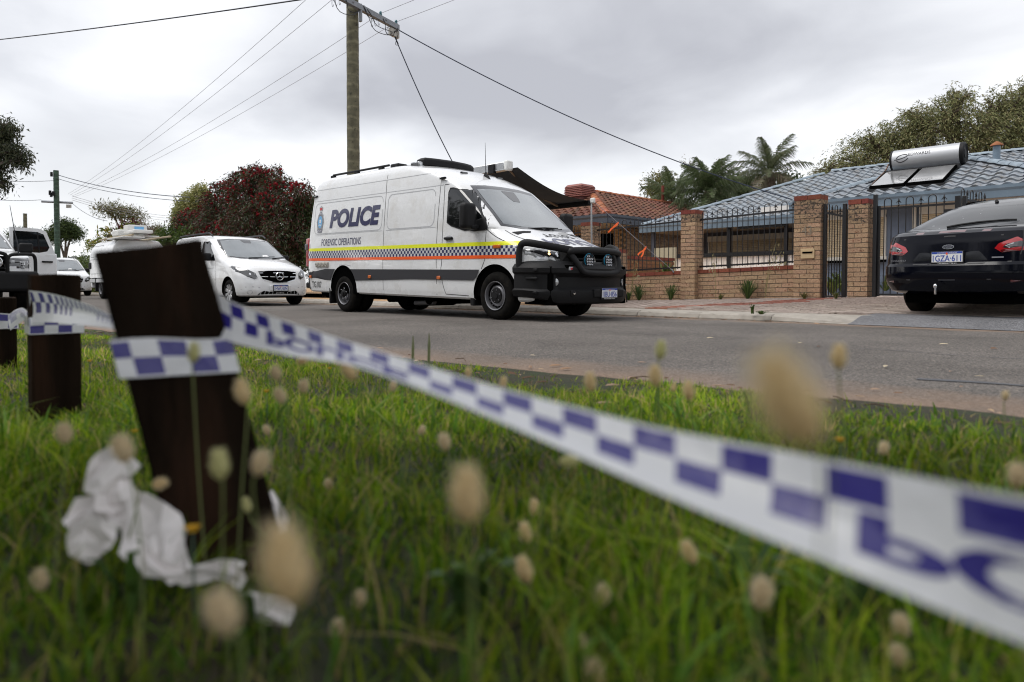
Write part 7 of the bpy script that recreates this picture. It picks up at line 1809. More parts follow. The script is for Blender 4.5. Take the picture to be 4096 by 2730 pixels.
# ---- chequered barrier tape
def tape_mat():
    m = bpy.data.materials.new('barrier_tape'); m.use_nodes = True; t = m.node_tree; b = t.nodes['Principled BSDF']; L = t.links
    b.inputs['Roughness'].default_value = .28; b.inputs['Specular IOR Level'].default_value = .7; b.inputs['Coat Weight'].default_value = .3; b.inputs['Coat Roughness'].default_value = .2
    uv = t.nodes.new('ShaderNodeUVMap'); uv.uv_map = 'UVMap'; sp = t.nodes.new('ShaderNodeSeparateXYZ'); L.new(uv.outputs[0], sp.inputs[0])
    def mth(op, a, b_=None, c=None):
        n = t.nodes.new('ShaderNodeMath'); n.operation = op
        for k, x in enumerate((a, b_, c)):
            if x is None: continue
            if isinstance(x, (int, float)): n.inputs[k].default_value = x
            else: L.new(x, n.inputs[k])
        return n.outputs[0]
    U, V = sp.outputs[0], sp.outputs[1]
    fr = mth('DIVIDE', mth('MODULO', U, .084), .084); cell = mth('LESS_THAN', fr, .5); cellb = mth('GREATER_THAN', fr, .5)
    rowA = mth('MULTIPLY', mth('GREATER_THAN', V, .05), mth('LESS_THAN', V, .36))
    rowB = mth('MULTIPLY', mth('GREATER_THAN', V, .36), mth('LESS_THAN', V, .70))
    per = mth('MODULO', U, .924)                       # the word takes the place of five checks in the second row
    chk = mth('GREATER_THAN', per, .45)
    a = mth('MULTIPLY', rowA, cell); bb = mth('MULTIPLY', mth('MULTIPLY', rowB, cellb), chk)
    f = mth('MAXIMUM', a, bb)
    mx = t.nodes.new('ShaderNodeMixRGB'); mx.inputs[1].default_value = (.90, .905, .94, 1); mx.inputs[2].default_value = (.04, .032, .27, 1); L.new(f, mx.inputs[0])
    L.new(mx.outputs[0], b.inputs['Base Color'])
    tcn = t.nodes.new('ShaderNodeTexCoord'); nz = t.nodes.new('ShaderNodeTexNoise'); nz.inputs['Scale'].default_value = 38; nz.inputs['Detail'].default_value = 4; L.new(tcn.outputs['Object'], nz.inputs['Vector'])
    bp = t.nodes.new('ShaderNodeBump'); bp.inputs['Strength'].default_value = .45; bp.inputs['Distance'].default_value = .01; L.new(nz.outputs[0], bp.inputs['Height']); L.new(bp.outputs[0], b.inputs['Normal'])
    tr = t.nodes.new('ShaderNodeBsdfTranslucent'); ms = t.nodes.new('ShaderNodeMixShader'); ms.inputs[0].default_value = .28
    L.new(mx.outputs[0], tr.inputs[0]); L.new(b.outputs[0], ms.inputs[1]); L.new(tr.outputs[0], ms.inputs[2]); L.new(ms.outputs[0], t.nodes['Material Output'].inputs[0])
    return m
M['tape'] = tape_mat()
M['tape_ink'] = mat('tape_ink', (.04, .032, .27), .35, trans=.25)
tape = thing('barrier_tape', 'blue and white chequered POLICE barrier tape strung between the bollards', 'barrier tape', b1)
toff = -Vector(b1)
def interp_pts(rows, n=16):
    out = []
    tops = catmull([r_[0] for r_ in rows], n); bots = catmull([r_[1] for r_ in rows], n)
    return list(zip(tops, bots))
def ribbon(nm, rows, u0=0.0, nv=6, curl=0.0, words=(), flip=False, vs=1.0):
    """rows: (top point, bottom point) pairs along the tape."""
    mb = MB(); mb.uv = []; us = [u0]; mid = [(a + b) / 2 for a, b in rows]
    for i in range(1, len(rows)): us.append(us[-1] + (mid[i] - mid[i - 1]).length)
    def surf(i, v):
        a, b = rows[i]; d = (rows[min(i + 1, len(rows) - 1)][0] - rows[max(i - 1, 0)][0]); nn = d.cross(b - a)
        if nn.length > 0: nn.normalize()
        return a.lerp(b, v) + nn * curl * math.sin(math.pi * v), nn
    for i in range(len(rows)):
        for j in range(nv + 1):
            mb.v.append(tuple(surf(i, j / nv)[0])); mb.uv.append((us[i], (1 - j / nv if flip else j / nv) * vs))
    for i in range(len(rows) - 1):
        for j in range(nv): mb.f.append((i * (nv + 1) + j, (i + 1) * (nv + 1) + j, (i + 1) * (nv + 1) + j + 1, i * (nv + 1) + j + 1))
    o = mb.build(nm, M['tape'], tape, smooth=180, loc=toff)
    for key, ua, ub, va, vb in words:       # lettering follows the ribbon; va, vb: rows of its foot and head
        V2, F2 = text2d(key[0], 1.0, key[1], key[2]); P = []
        for x, y in V2:
            u = ua + (ub - ua) * x; i = min(max(int(np.searchsorted(us, u)) - 1, 0), len(us) - 2); f = (u - us[i]) / (us[i + 1] - us[i]); v = va + (vb - va) * y
            p0, n0 = surf(i, v); p1, n1 = surf(i + 1, v); P.append((p0.lerp(p1, f), n0.lerp(n1, f)))
        for sgn in (1, -1):
            tm = MB(); tm.add([p + n_ * .0006 * sgn for p, n_ in P], F2); tm.build('tape_lettering', M['tape_ink'], o)
    return o, us
def px_rows(tab, width=.09):
    rows = []
    for xt, yt, xb, yb, Z in tab:
        h = math.hypot((yb - yt), (xb - xt) * .3) * K2 * Z / FPX; d = math.sqrt(max(0, width ** 2 - h * h))
        rows.append((at_d(xt * K2, yt * K2, Z + d * .5), at_d(xb * K2, yb * K2, Z - d * .5)))
    return rows
zl = lambda x: 1 / (.82 + (2.38 - .82) * (x - 520) / (2353 - 520))
tab = [(490, 664, 498, 772, 1.22), (520, 690, 520, 783, 1.2), (580, 712, 584, 800, zl(580)), (645, 735, 650, 815, zl(640)), (715, 757, 718, 826, zl(710)), (780, 780, 780, 832, zl(780)), (900, 815, 900, 868, zl(900)), (1100, 880, 1100, 948, zl(1100)), (1300, 930, 1300, 1036, zl(1300)), (1500, 983, 1500, 1126, zl(1500)), (1720, 1022, 1700, 1212, zl(1700)), (2000, 1075, 1995, 1330, zl(2000)), (2353, 1145, 2340, 1480, zl(2353)), (2700, 1200, 2680, 1600, zl(2600))]
rows = interp_pts(px_rows(tab), 6)
for _ in range(14):
    rows = [rows[0]] + [tuple((rows[i - 1][k] + rows[i][k] * 2 + rows[i + 1][k]) / 4 for k in (0, 1)) for i in range(1, len(rows) - 1)] + [rows[-1]]
_mid = [(a + b) / 2 for a, b in rows]; _len = sum((_mid[i + 1] - _mid[i]).length for i in range(len(_mid) - 1))
cum = [0.0]
for i in range(1, len(_mid)): cum.append(cum[-1] + (_mid[i] - _mid[i - 1]).length)
# distance along the tape at which it crosses a picture column
def u_at(px):
    best = min(range(len(_mid)), key=lambda i: abs(((_CR.transposed() @ (_mid[i] - _CO)).x / -(_CR.transposed() @ (_mid[i] - _CO)).z) * FPX + PPX - px * K2)); return cum[best]
uw = u_at(1890); off = .924 * 2 - uw        # the word begins here
_o, _us = ribbon('tape_span', rows, u0=off + .0, curl=.006, words=[(('POLICE', .035, 0.0), .924 * 2 + .022, .924 * 2 + .41, .40, .80), (('POLICE', .035, 0.0), .924 + .03, .924 + .42, .40, .80)])
def wrap(P, Rm, H, zc, h, w, d, u0, words=(), tilt=0.0):
    pts = []; e = .006
    cs = [(-1, -1), (1, -1), (1, 1), (-1, 1), (-1, -1)]
    loop = []
    for (x0, y0), (x1, y1) in zip(cs[:-1], cs[1:]):
        for k in range(6): loop.append((x0 + (x1 - x0) * k / 6, y0 + (y1 - y0) * k / 6))
    loop.append(loop[0]); rows = []
    for i, (x, y) in enumerate(loop):
        s_ = 1 + .02 * math.sin(i * 1.7)
        ry, ax = POSTS[P.name]; b = Vector(P.location) + ax * zc; p = ry @ Vector((x * (w / 2 + e) * s_ * 1.03, y * (d / 2 + e) * s_ * 1.03, 0))
        rows.append((b + p + ax * (h / 2 + .003 * math.sin(i)), b + p - ax * (h / 2)))
    return ribbon('tape_wrap', rows, u0, 2, 0.0, words, vs=.74)
wrap(P1, R1, H1, .405, .064, .167, .132, .52)
wrap(P2, R2, H2, .365, .06, .150, .12, .46)
wrap(P3, R3, H3, .30, .09, .130, .12, .45)
tab2 = [(66, 668, 72, 742, 2.38), (95, 671, 100, 741, 2.32), (130, 678, 132, 742, 2.2), (180, 692, 182, 747, 1.9), (225, 710, 228, 752, 1.6), (258, 727, 262, 758, 1.36), (300, 745, 305, 775, 1.25)]
ribbon('tape_span', interp_pts(px_rows(tab2), 5), .44, curl=.01, words=())
tab3 = [(72, 742, 66, 668, 2.40), (62, 716, 70, 748, 2.55), (50, 708, 56, 738, 3.0), (36, 712, 42, 745, 3.5), (22, 722, 24, 760, 3.92)]
ribbon('tape_span', interp_pts(px_rows(tab3), 5), .1, curl=.008)

# ---- crumpled white rag at the foot of the big post
def rag():
    t = thing('crumpled_rag', 'crumpled white cloth rag lying in the grass around the big bollard foot', 'rag', (b1.x, b1.y, .03)); off = (-b1.x, -b1.y, -.03)
    M['rag'] = mat('rag', (.80, .76, .75), .85, noise_amt=.1, noise_scale=15, trans=.15)
    def patch(path, seed, name='fold'):
        q = random.Random(seed); nv = 3; mb = MB()
        cp = catmull([at_d(x * K2, y * K2, Z) for x, y, w, Z in path], 2); ws = [p.x for p in catmull([(w, 0, 0) for _, _, w, _ in path], 2)]
        n = len(cp)
        for i in range(n):
            d = cp[min(i + 1, n - 1)] - cp[max(i - 1, 0)]; vd = (cp[i] - _CO).normalized(); sd = d.cross(vd).normalized()
            for j in range(nv + 1):
                v = j / nv - .5; e = 1 + q.uniform(-.22, .28)
                p = cp[i] + sd * v * ws[i] * e + d.normalized() * q.uniform(-.007, .007)
                p = p + vd * ((.009 if (j + i // 2) % 2 else -.009) * q.uniform(.2, 1.1)) + Vector((0, 0, q.uniform(-.004, .004)))
                mb.v.append(tuple(p))
        for i in range(n - 1):
            for j in range(nv):
                a, b, c, d = i * (nv + 1) + j, i * (nv + 1) + j + 1, (i + 1) * (nv + 1) + j + 1, (i + 1) * (nv + 1) + j
                mb.f += [(a, b, c), (a, c, d)] if q.random() < .5 else [(a, b, d), (b, c, d)]
        mb.build(name, M['rag'], t, loc=off)
    patch([(240, 1040, .05, 1.05), (252, 1085, .075, 1.05), (262, 1130, .05, 1.05), (272, 1165, .06, 1.05)], 1)
    patch([(150, 1212, .015, 1.02), (200, 1188, .05, 1.04), (262, 1165, .045, 1.05), (310, 1170, .075, 1.06), (350, 1220, .085, 1.05), (385, 1280, .06, 1.03), (430, 1318, .03, 1.0), (500, 1308, .025, .98), (560, 1320, .03, .97)], 2)
    patch([(215, 1200, .05, 1.0), (208, 1250, .06, 1.0), (203, 1285, .03, 1.0)], 3)
    patch([(335, 1250, .03, 1.0), (352, 1295, .03, .98), (410, 1325, .02, .96)], 4)
    patch([(550, 1385, .02, .93), (600, 1400, .04, .93), (665, 1415, .02, .92)], 5)
    patch([(612, 1135, .02, 1.25), (632, 1185, .05, 1.24), (640, 1230, .03, 1.22)], 6)
rag()

# ---- grass
M['grass'] = mat('grass_blade', (0, 0, 0), .55, spec=.15, attr=True, trans=.45)
def grass_mass(name, n, zr, hr, wr, pal, seed, segs=3, edge_margin=0.0, patch=.0, xr=1.0, rect=None):
    g = np.random.default_rng(seed)
    Z = np.sqrt(g.uniform(zr[0] ** 2, zr[1] ** 2, n * 3)); X = g.uniform(-xr, xr, n * 3) * Z
    s = (X - Z) / math.sqrt(2); nn = (X + Z) / math.sqrt(2)
    if rect:
        s = g.uniform(rect[0], rect[1], n * 3); nn = g.uniform(rect[2], rect[3], n * 3); Z = (nn - s) / math.sqrt(2); X = (nn + s) / math.sqrt(2)
        ok = (np.abs(X) > Z * .98) | (Z < .4); s, nn, Z = s[ok], nn[ok], Z[ok]
    e = np.interp(s, [-120, -30, -14, -10, -6.1, -3.3, 0, 4, 40], [0.2, 0.2, 1.3, 2.0, 2.72, 2.98, 3.45, 3.6, 3.6]) - nn
    nz = np.sin(s * 2.3 + 1.7 * np.sin(nn * 1.9)) * .5 + np.sin(s * 5.1 + nn * 3.7) * .3 + np.sin(nn * 7.3 - s * 2.1) * .25
    prob = np.clip((e - edge_margin + .12 * nz) / .5, 0, 1) * np.clip(1 - patch * (nz < -.15), 0, 1)
    # bare, littered soil near the road
    prob *= np.where((e < .75) & (np.sin(s * 3.1 + nn * 2.2) + .6 * np.sin(s * 7.7) < -.2), .22, 1)
    keep = g.random(len(s)) < prob; s, nn, e, nz, Z = s[keep][:n], nn[keep][:n], e[keep][:n], nz[keep][:n], Z[keep][:n]; k = len(s)
    z0 = np.array([lawn_z(a, b) for a, b in zip(s, nn)]) - .005; tuft = np.sin(s * 17 + 3 * np.sin(nn * 11)) * np.sin(nn * 19 + 2 * np.sin(s * 13))
    h = g.uniform(hr[0], hr[1], k) * np.clip(.45 + e * .45, .4, 1) * (1 + .25 * nz) * (1 + .65 * tuft); w = g.uniform(wr[0], wr[1], k)
    az = g.uniform(0, 2 * np.pi, k); lean = np.abs(g.normal(.55, .45, k)); d = np.stack([np.cos(az), np.sin(az)], 1); fa = g.uniform(0, 2 * np.pi, k); sd = np.stack([np.cos(fa), np.sin(fa), np.zeros(k)], 1)
    rows = []
    for j in range(segs + 1):
        t = j / segs; ww = w * (1 - t ** 1.6) * .5; hh = h * (t - .25 * lean * t * t); off = h * lean * t * t * 1.1
        c = np.stack([s + d[:, 0] * off, nn + d[:, 1] * off, z0 + hh], 1)
        if j < segs: rows += [c - sd * ww[:, None], c + sd * ww[:, None]]
        else: rows += [c]
    nvt = len(rows); V = np.stack(rows, 1).reshape(-1, 3); b = (np.arange(k) * nvt)[:, None]; F = []
    tri = []
    for j in range(segs - 1): tri += [(2 * j, 2 * j + 1, 2 * j + 3), (2 * j, 2 * j + 3, 2 * j + 2)]
    tri += [(2 * segs - 2, 2 * segs - 1, 2 * segs)]
    F = (b[:, None, :] + np.array(tri)[None, :, :]).reshape(-1, 3)
    pal = np.array(pal); c = pal[g.choice(len(pal), k)] * g.uniform(.72, 1.3, (k, 1)) * (1 + .38 * nz + .15 * tuft)[:, None]
    return V, F, np.repeat(c, nvt, axis=0)
GP = [(.18, .30, .010), (.25, .40, .016), (.08, .18, .008), (.33, .43, .024), (.19, .28, .028), (.38, .41, .05), (.13, .25, .009), (.27, .36, .016), (.50, .40, .16), (.05, .12, .010)]
GB = [(.10, .20, .03), (.14, .24, .05), (.08, .16, .02), (.20, .26, .06)]; GD = [(.42, .33, .17), (.34, .26, .13), (.30, .22, .12), (.48, .40, .22)]
gs = [grass_mass('g', 42000, (0, 1), (.03, .09), (.006, .012), GP, 21, 2, .05, .3, rect=(-12, 5, -6, 4)), grass_mass('g', 2200, (.45, 2.6), (.03, .09), (.012, .022), GB, 11, 3, .2, .3), grass_mass('g', 9000, (.5, 7.0), (.015, .06), (.002, .005), GD, 12, 2, 0, 0), grass_mass('g', 15000, (.38, 2.0), (.035, .12), (.003, .0085), [tuple(x * .78 for x in c) for c in GP], 1, 3, .1, .35),  # nearest blades: darkened palette, foreground shade put into their colour
      grass_mass('g', 36000, (2.0, 4.2), (.025, .065), (.003, .007), GP, 2, 3, .05, .5),
      grass_mass('g', 60000, (4.2, 9.5), (.018, .045), (.005, .010), GP, 3, 2, .02, .45),
      grass_mass('g', 16000, (9.5, 20), (.04, .09), (.012, .022), GP, 4, 1, .02, .3, .9)]
go_ = put('grass', join_np and np_mesh('grass', *join_np(gs)[:2], M['grass'], join_np(gs)[2]))
tag(go_, 'rough green grass of the near verge, long in front and thin at the road', 'grass', kind='stuff')
# dry litter and twigs over the bare strip
lit = MB(); q = random.Random(5)
def leaf_shape(mb, p, l, w, yaw, col, tip=.3, roll=.3):
    d = Vector((math.cos(yaw), math.sin(yaw), tip * q.uniform(-.3, .5))); s_ = Vector((-d.y, d.x, roll * q.uniform(-1, 1))).normalized(); up = Vector((0, 0, l * .08))
    mb.add([p, p + d * l * .3 + s_ * w * .5 + up, p + d * l * .65 + s_ * w * .42 + up, p + d * l, p + d * l * .65 - s_ * w * .42 + up * .4, p + d * l * .3 - s_ * w * .5 + up * .4], [(0, 1, 2, 3), (0, 3, 4, 5)], col)
LC = [(.38, .24, .15), (.30, .17, .10), (.45, .33, .22), (.22, .12, .07), (.16, .09, .06), (.40, .28, .20)]
for _ in range(900):
    Zr = math.sqrt(q.uniform(1.2 ** 2, 9 ** 2)); X = q.uniform(-.85, .85) * Zr; s_ = (X - Zr) / 1.41421; n_ = (X + Zr) / 1.41421; e = near_edge(s_) - n_
    if e < -.12 or q.random() > math.exp(-max(0, e) / .7) + .10: continue
    leaf_shape(lit, Vector((s_, n_, max(.004, lawn_z(s_, n_) if e > 0 else .006) + q.uniform(0, .02))), q.uniform(.03, .09), q.uniform(.008, .02), q.uniform(0, 6.28), q.choice(LC))
for _ in range(260):                                   # and along the far gutter
    s_ = q.uniform(-22, -3.6); n_ = 9.62 - abs(q.gauss(0, .09)); leaf_shape(lit, Vector((s_, n_, .006)), q.uniform(.04, .10), q.uniform(.01, .025), q.uniform(0, 6.28), q.choice(LC))
for _ in range(60):
    s_ = q.uniform(-8, 1); n_ = near_edge(s_) - q.uniform(-.1, .9); a = q.uniform(0, 6.28); l = q.uniform(.06, .22); p = Vector((s_, n_, lawn_z(s_, n_) + .012))
    b_ = len(lit.v); lit.tube([p, p + Vector((math.cos(a) * l * .5, math.sin(a) * l * .5, .01)), p + Vector((math.cos(a + .3) * l, math.sin(a + .3) * l, 0))], .003, 4); lit.c += [(.12, .08, .055)] * (len(lit.v) - b_)
tag(lit.build('leaf_litter', M['leaf_dull']), 'dry gum leaves and twigs scattered along the grass edge', 'leaf litter', kind='stuff')
# fallen leaves that lie apart on the asphalt
RL = [((2600 + .6358 * x, 1250 + .6358 * y), l, c, lab) for x, y, l, c, lab in (
    (930, 195, .05, 2, 'pale leaf lying on mid road left of the round seed head'), (355, 165, .09, 2, 'thin pale leaf lying far out on the road near the van'), (1050, 220, .08, 4, 'thin dark twig-like leaf on the road left of the round seed head'), (1815, 203, .08, 2, 'pale greenish leaf with stalk lying far right on the road'),
    (2140, 232, .10, 3, 'reddish brown leaf lying far right on the road'), (1470, 349, .09, 2, 'long cream leaf lying on the road right of the round seed head'), (2035, 405, .06, 2, 'small cream leaf lying at the right of the road'), (1380, 490, .06, 5, 'greenish cream leaf at the near road edge'), (1880, 376, .035, 0, 'tiny tan leaf fragment on the right of the road'),
    (1945, 473, .035, 0, 'tan leaf fragment near the dark crack seal'), (1525, 512, .05, 3, 'red brown leaf close to the grass at right'), (740, 177, .05, 5, 'faint pale leaf in the middle distance of the road'))]
RL += [((1300 + .595 * x, 1250 + .595 * y), l, c, lab) for x, y, l, c, lab in ((1375, 292, .05, 2, 'pale curled leaf alone on the road above the tape'), (1505, 366, .11, 0, 'pinkish tan leaf on the sandy road edge, upper of a pair'), (1575, 390, .11, 0, 'pinkish tan leaf on the sandy road edge, lower of a pair'), (2095, 340, .07, 5, 'tan leaf lying left of the stacked seed heads'), (2035, 447, .06, 5, 'pink torn leaf at the grass edge'), (345, 243, .07, 5, 'pale leaf on the road above the tape near the big bollard'), (1880, 500, .09, 5, 'long tan leaf lying on the grass edge beside a seed head'), (1975, 585, .13, 0, 'broad tan bark leaf lying on the grass'), (1800, 622, .10, 5, 'tan bark strip lying in the grass above the tape'))]
for (px, py), l, c, lab in RL:
    p = at_z(px, py, .006); e = near_edge(p.x) - p.y
    if e > 0: p = at_z(px, py, .05)
    mb = MB(); leaf_shape(mb, Vector((0, 0, .004)), l, l * .24, q.uniform(-.6, .9) + R(45), LC[c] if c != 2 else (.55, .47, .33), .1, .25)
    mb.build('fallen_leaf', M['leaf_dull'], loc=tuple(p)); tag(bpy.context.scene.objects[-1] if False else COL.objects[-1], lab, 'fallen leaf', 'fallen gum leaves')
# ---- broad-leaved weeds among the grass, low in the frame
for px, py, h, k, w, lab in ((1080, 1430, .10, 9, .035, 'pale leaved weed with a white bud low in the grass'), (560, 1500, .09, 9, .03, 'broad leaved weed in dark grass under the tan seed head at lower left'), (1700, 1420, .12, 12, .022, 'tall broad grass clump below the tape at right'), (1990, 1470, .10, 10, .025, 'broad leaved clump in dark grass at lower right'), (300, 1420, .11, 10, .02, 'broad grass clump in the dark left corner below the rag')):
    p = at_z(px * K2, py * K2, .04); weed('grass_clump', lab, p.x, p.y, lawn_z(p.x, p.y), h, k, w, [(.06, .12, .02), (.085, .15, .03), (.05, .10, .03)], .7, 'broad leaved clumps in the grass', cat='grass clump')
for px, py, z, lab in ((948, 768, .26, 'green grass spike standing against the road, left of a pair'), (985, 762, .27, 'green grass spike standing against the road, right of a pair')):
    p = at_d(px * K2, (py + 20) * K2, 2.9); mb = MB(); pts = [(0, 0, -p.z + .03), (.004, .004, -.12), (0, 0, .0)]; mb.tube(pts, .0018, 5); mb.tube([(0, 0, -.13), (0, 0, -.10), (.003, 0, -.02), (.004, 0, .03)], [.0015, .006, .0055, .0015], 7); mb.c = [(.20, .23, .10)] * len(mb.v)
    o = mb.build('grass_spike', M['leaf_dull'], loc=tuple(p)); tag(o, lab, 'grass spike', 'green grass spikes by the road')
# ---- dandelion flowers
M['petal'] = mat('petal_yellow', (.62, .36, .01), .6)
for px, py, d, lab in ((757, 847, 3.4, 'yellow dandelion flower in the grass under the dark end of the tape'), (1930, 1012, 1.55, 'yellow dandelion flower between the tape and the road at right'), (442, 1218, .95, 'yellow dandelion flower before the dark bollard foot'), (310, 992, 1.9, 'yellow dandelion flower between the two nearest bollards'), (612, 900, 2.3, 'small yellow dandelion flower right of the big bollard'), (206, 830, 3.0, 'small yellow dandelion flower between bollards higher up')):
    p = at_d(px * K2, py * K2, d); t = thing('dandelion', lab, 'flower', (p.x, p.y, 0), group='yellow dandelions in the grass')
    hm = MB(); 
    for k in range(22):
        a = k * 2.4; r_ = .011 * math.sqrt((k + 1) / 22); c, s_ = math.cos(a), math.sin(a)
        hm.add([(0, 0, p.z), (c * r_ - s_ * .002, s_ * r_ + c * .002, p.z + .005), (c * r_ * 1.2, s_ * r_ * 1.2, p.z + .004), (c * r_ + s_ * .002, s_ * r_ - c * .002, p.z + .005)], [(0, 1, 2, 3)])
    hm.lathe([(0, p.z - .004), (.006, p.z - .002), (.008, p.z + .004)], 8); hm.build('flower_head', M['petal'], t)
    sm2 = MB().tube([(0, 0, 0), (.003, 0, p.z * .6), (0, 0, p.z - .003)], .0016, 5); sm2.build('stem', M['pole_green'], t)

# ---- hare's-tail grass heads: soft pale ovals on thin stalks
M['fluff'] = mat('seed_fluff', (0, 0, 0), .9, spec=.05, attr=True, trans=.5)
M['stalk'] = mat('seed_stalk', (.16, .19, .06), .7)
def fluff_mesh(L, W, seed, tone):
    g = random.Random(seed); mb = MB(); n, k = 9, 12; c = tone
    for i in range(n + 1):
        t = i / n; r_ = W / 2 * .64 * (math.sin(math.pi * (t ** .82)) ** .72 if 0 < t < 1 else .02)
        for j in range(k): a = 2 * math.pi * j / k; mb.v.append((r_ * math.cos(a), r_ * math.sin(a), (t - .5) * L)); mb.c.append(c)
    for i in range(n):
        for j in range(k): mb.f.append((i * k + j, i * k + (j + 1) % k, (i + 1) * k + (j + 1) % k, (i + 1) * k + j))
    for _ in range(700):
        t = g.uniform(.02, .98); r_ = W / 2 * .62 * (math.sin(math.pi * (t ** .82)) ** .72); a = g.uniform(0, 6.283)
        p = Vector((r_ * math.cos(a), r_ * math.sin(a), (t - .5) * L)); d = Vector((math.cos(a), math.sin(a), g.uniform(.4, 1.6))).normalized(); s_ = d.orthogonal().normalized() * W * .018; l = W * g.uniform(.18, .55)
        gg = g.uniform(.8, 1.25); mb.add([p - s_, p + s_, p + d * l], [(0, 1, 2)], tuple(x * gg for x in c))
    return mb.mesh('head', M['fluff'], 60)
TAN = (.80, .68, .45); GRN = (.68, .66, .38); PNK = (.76, .66, .48)
fl_me = [fluff_mesh(.027, .017, 1, TAN), fluff_mesh(.024, .017, 2, PNK), fluff_mesh(.026, .015, 3, GRN), fluff_mesh(.022, .018, 4, TAN)]
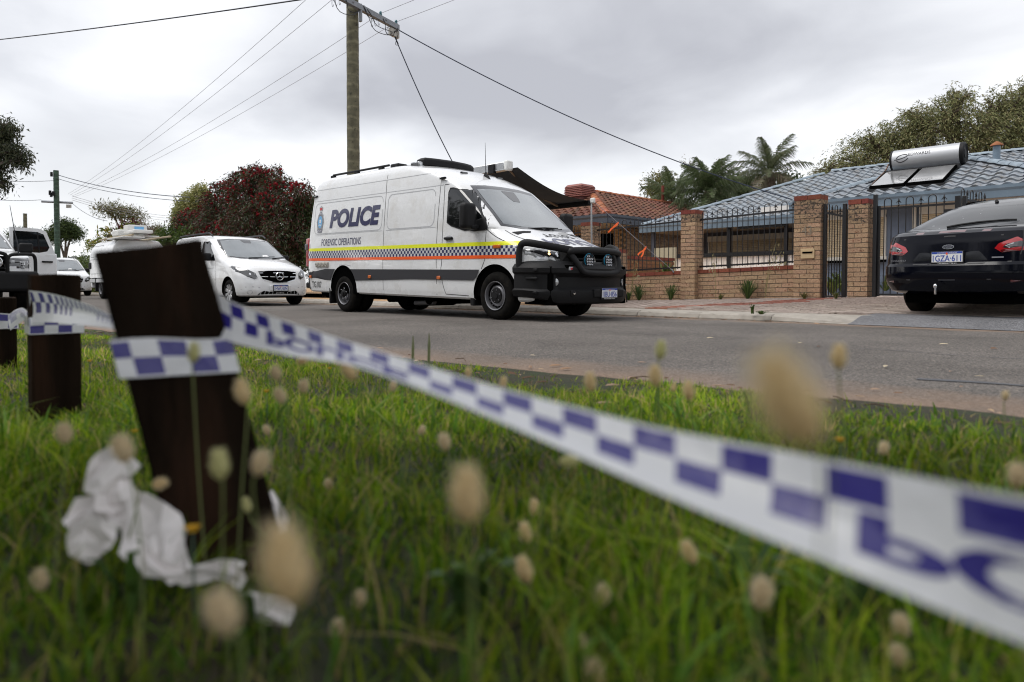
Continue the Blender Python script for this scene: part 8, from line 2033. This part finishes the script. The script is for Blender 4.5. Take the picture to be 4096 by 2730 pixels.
HT = [  # px, py (2353 wide), depth, variant, size, tilt, label
 (1815, 925, .255, 0, 1.12, -.45, 'largest blurred tan seed head, leaning above the tape'),
 (660, 1305, .33, 0, 1.15, -.18, 'big tan seed head right of the bollard foot'),
 (1075, 1142, .46, 0, 1.10, -.06, 'big upright tan seed head in the centre below the tape'),
 (515, 1412, .45, 1, 1.0, -.4, 'leaning brownish seed head below the rag'),
 (505, 1070, .78, 2, 1.1, -.1, 'pale round seed head in front of the dark bollard, left one'),
 (598, 1068, .80, 1, 1.0, .3, 'duller seed head at the bollard right edge'),
 (283, 1035, .80, 1, 1.1, -.3, 'tan seed head above the rag left of the big bollard'),
 (148, 998, 1.0, 1, 1.0, -.1, 'pale seed head before the second bollard foot'),
 (365, 1113, 1.05, 3, .8, 1.3, 'seed head lying sideways above the rag'),
 (567, 1162, 1.1, 2, .8, -.3, 'small pale seed head against the bollard right face'),
 (445, 812, 1.02, 2, .95, .05, 'pale seed head in front of the checked tape wrap'),
 (558, 903, .95, 0, 1.05, -.2, 'tan seed head beside the bollard just below the tape'),
 (635, 860, 1.25, 1, .9, -.2, 'upper small seed head of three right of the bollard'),
 (645, 912, 1.2, 1, .95, -.4, 'lower small seed head of three right of the bollard'),
 (698, 890, 1.35, 1, .9, .1, 'palest small seed head of three right of the bollard'),
 (697, 828, 1.3, 0, .8, .9, 'seed head tucked under the dark part of the tape'),
 (803, 855, 1.05, 0, .95, -.6, 'tan seed head touching the underside of the tape'),
 (903, 890, 1.6, 1, .8, .1, 'thin grey seed head below the tape left of centre'),
 (1076, 857, 1.6, 0, .7, 0, 'small seed head poking over the tape, left of a pair'),
 (1157, 880, 1.5, 0, .75, .1, 'small seed head poking over the tape, right of a pair'),
 (1357, 880, 1.15, 0, .95, -.1, 'tan seed head above the tape against the grass edge'),
 (1518, 806, 1.15, 2, 1.0, .1, 'greenish seed head highest of the road group'),
 (1506, 866, 1.10, 0, 1.0, -.1, 'tan seed head beneath the greenish one'),
 (1583, 900, 1.25, 0, 1.0, -.1, 'tan seed head low at the road group right side'),
 (1548, 892, 1.6, 0, .6, .1, 'tiny seed head between two tan ones'),
 (1928, 822, .90, 0, .95, .0, 'round tan seed head alone against the asphalt'),
 (2310, 910, 1.6, 1, .75, .1, 'small pale seed head at far right by the road'),
 (2030, 1032, 1.3, 1, .85, .2, 'faint seed head in grass just above the tape'),
 (2338, 1095, .8, 1, .95, .1, 'dim seed head cut by the right edge above the tape'),
 (968, 990, 1.7, 1, .8, .6, 'fuzzy small seed head in the grass left of centre'),
 (1022, 1018, 1.15, 1, .95, -.2, 'pinkish seed head in the grass under the tape middle'),
 (613, 990, 1.6, 1, .8, -.2, 'small pinkish seed head in the grass right of the bollard'),
 (755, 1115, 1.5, 1, .8, -.2, 'small pinkish seed head in mid grass right of the bollard'),
 (672, 1085, 1.8, 1, .7, -.2, 'tiny seed head in the grass near the bollard'),
 (1230, 1170, 1.25, 0, .95, -.2, 'upper seed head of a column of three right of centre'),
 (1208, 1227, 1.1, 0, 1.0, -.2, 'middle seed head of a column of three right of centre'),
 (1206, 1312, .95, 0, 1.1, -.3, 'lowest seed head of a column of three right of centre'),
 (1385, 1372, .95, 1, 1.05, .2, 'pale fluffy seed head in the lower grass'),
 (1585, 1272, 1.0, 0, 1.05, -.4, 'tan seed head under the lower edge of the tape'),
 (1750, 1368, .75, 1, 1.15, .1, 'ragged brown seed head low under the tape'),
 (93, 1335, .95, 1, 1.0, -.1, 'dim pinkish seed head at lower left'),
 (103, 1430, 1.2, 3, .7, 0, 'tiny dim seed head at lower left corner'),
 (1338, 1490, .85, 1, 1.0, -.3, 'dim seed head near the bottom, upper of two'),
 (1370, 1548, .80, 1, 1.0, -.3, 'dim seed head near the bottom, lower of two'),
 (775, 1450, .95, 1, .95, .1, 'dim seed head low between rag and centre'),
 (825, 1382, 1.0, 1, .95, .2, 'dull ragged seed head low left of centre'),
 (2072, 1440, .85, 1, .95, -.2, 'dim seed head at lower right, upper of two'),
 (2066, 1512, .82, 1, .95, -.2, 'dim seed head at lower right, lower of two'),
 (1305, 1060, 1.0, 2, .9, 1.4, 'greenish seed head lying flat against the tape lower edge'),
 (1455, 1445, 1.1, 3, .6, 0, 'tiny pale seed head right of the fluffy one'),
 (1120, 1358, 1.0, 2, .65, .5, 'small whitish bud on a pale stem in the lower centre'),
 (1037, 1298, 1.4, 3, .6, 0, 'tiny tan seed head in grass under the big central one'),
]
for px, py, d, v, sz, tl, lab in HT:
    p = at_d(px * K2, py * K2, d); gz = lawn_z(p.x, p.y)
    t = thing('hares_tail_grass', lab, 'seed head', (p.x, p.y, gz), group='soft seed heads standing in the verge grass')
    sz *= 1.22; h = put('head', fl_me[v], t, (0, 0, p.z - gz), (0, 0, 0), (sz, sz, sz))
    right = _CR @ Vector((1, 0, 0)); axv = (Vector((0, 0, 1)) * math.cos(tl) + right * math.sin(tl)).normalized()
    h.rotation_mode = 'QUATERNION'; h.rotation_quaternion = Vector((0, 0, 1)).rotation_difference(axv)
    top_ = Vector((0, 0, p.z - gz)) - axv * .0125 * sz; root = Vector((rnd.uniform(-.03, .03), rnd.uniform(-.03, .03), 0)) + right * (-.06 * math.sin(tl))
    st = MB().tube(catmull([root, root.lerp(top_, .55) + Vector((rnd.uniform(-.012, .012), rnd.uniform(-.012, .012), 0)), top_ - axv * .015, top_], 4), .0007 if d < .4 else .0012, 5); st.build('stem', M['stalk'], t, smooth=180)
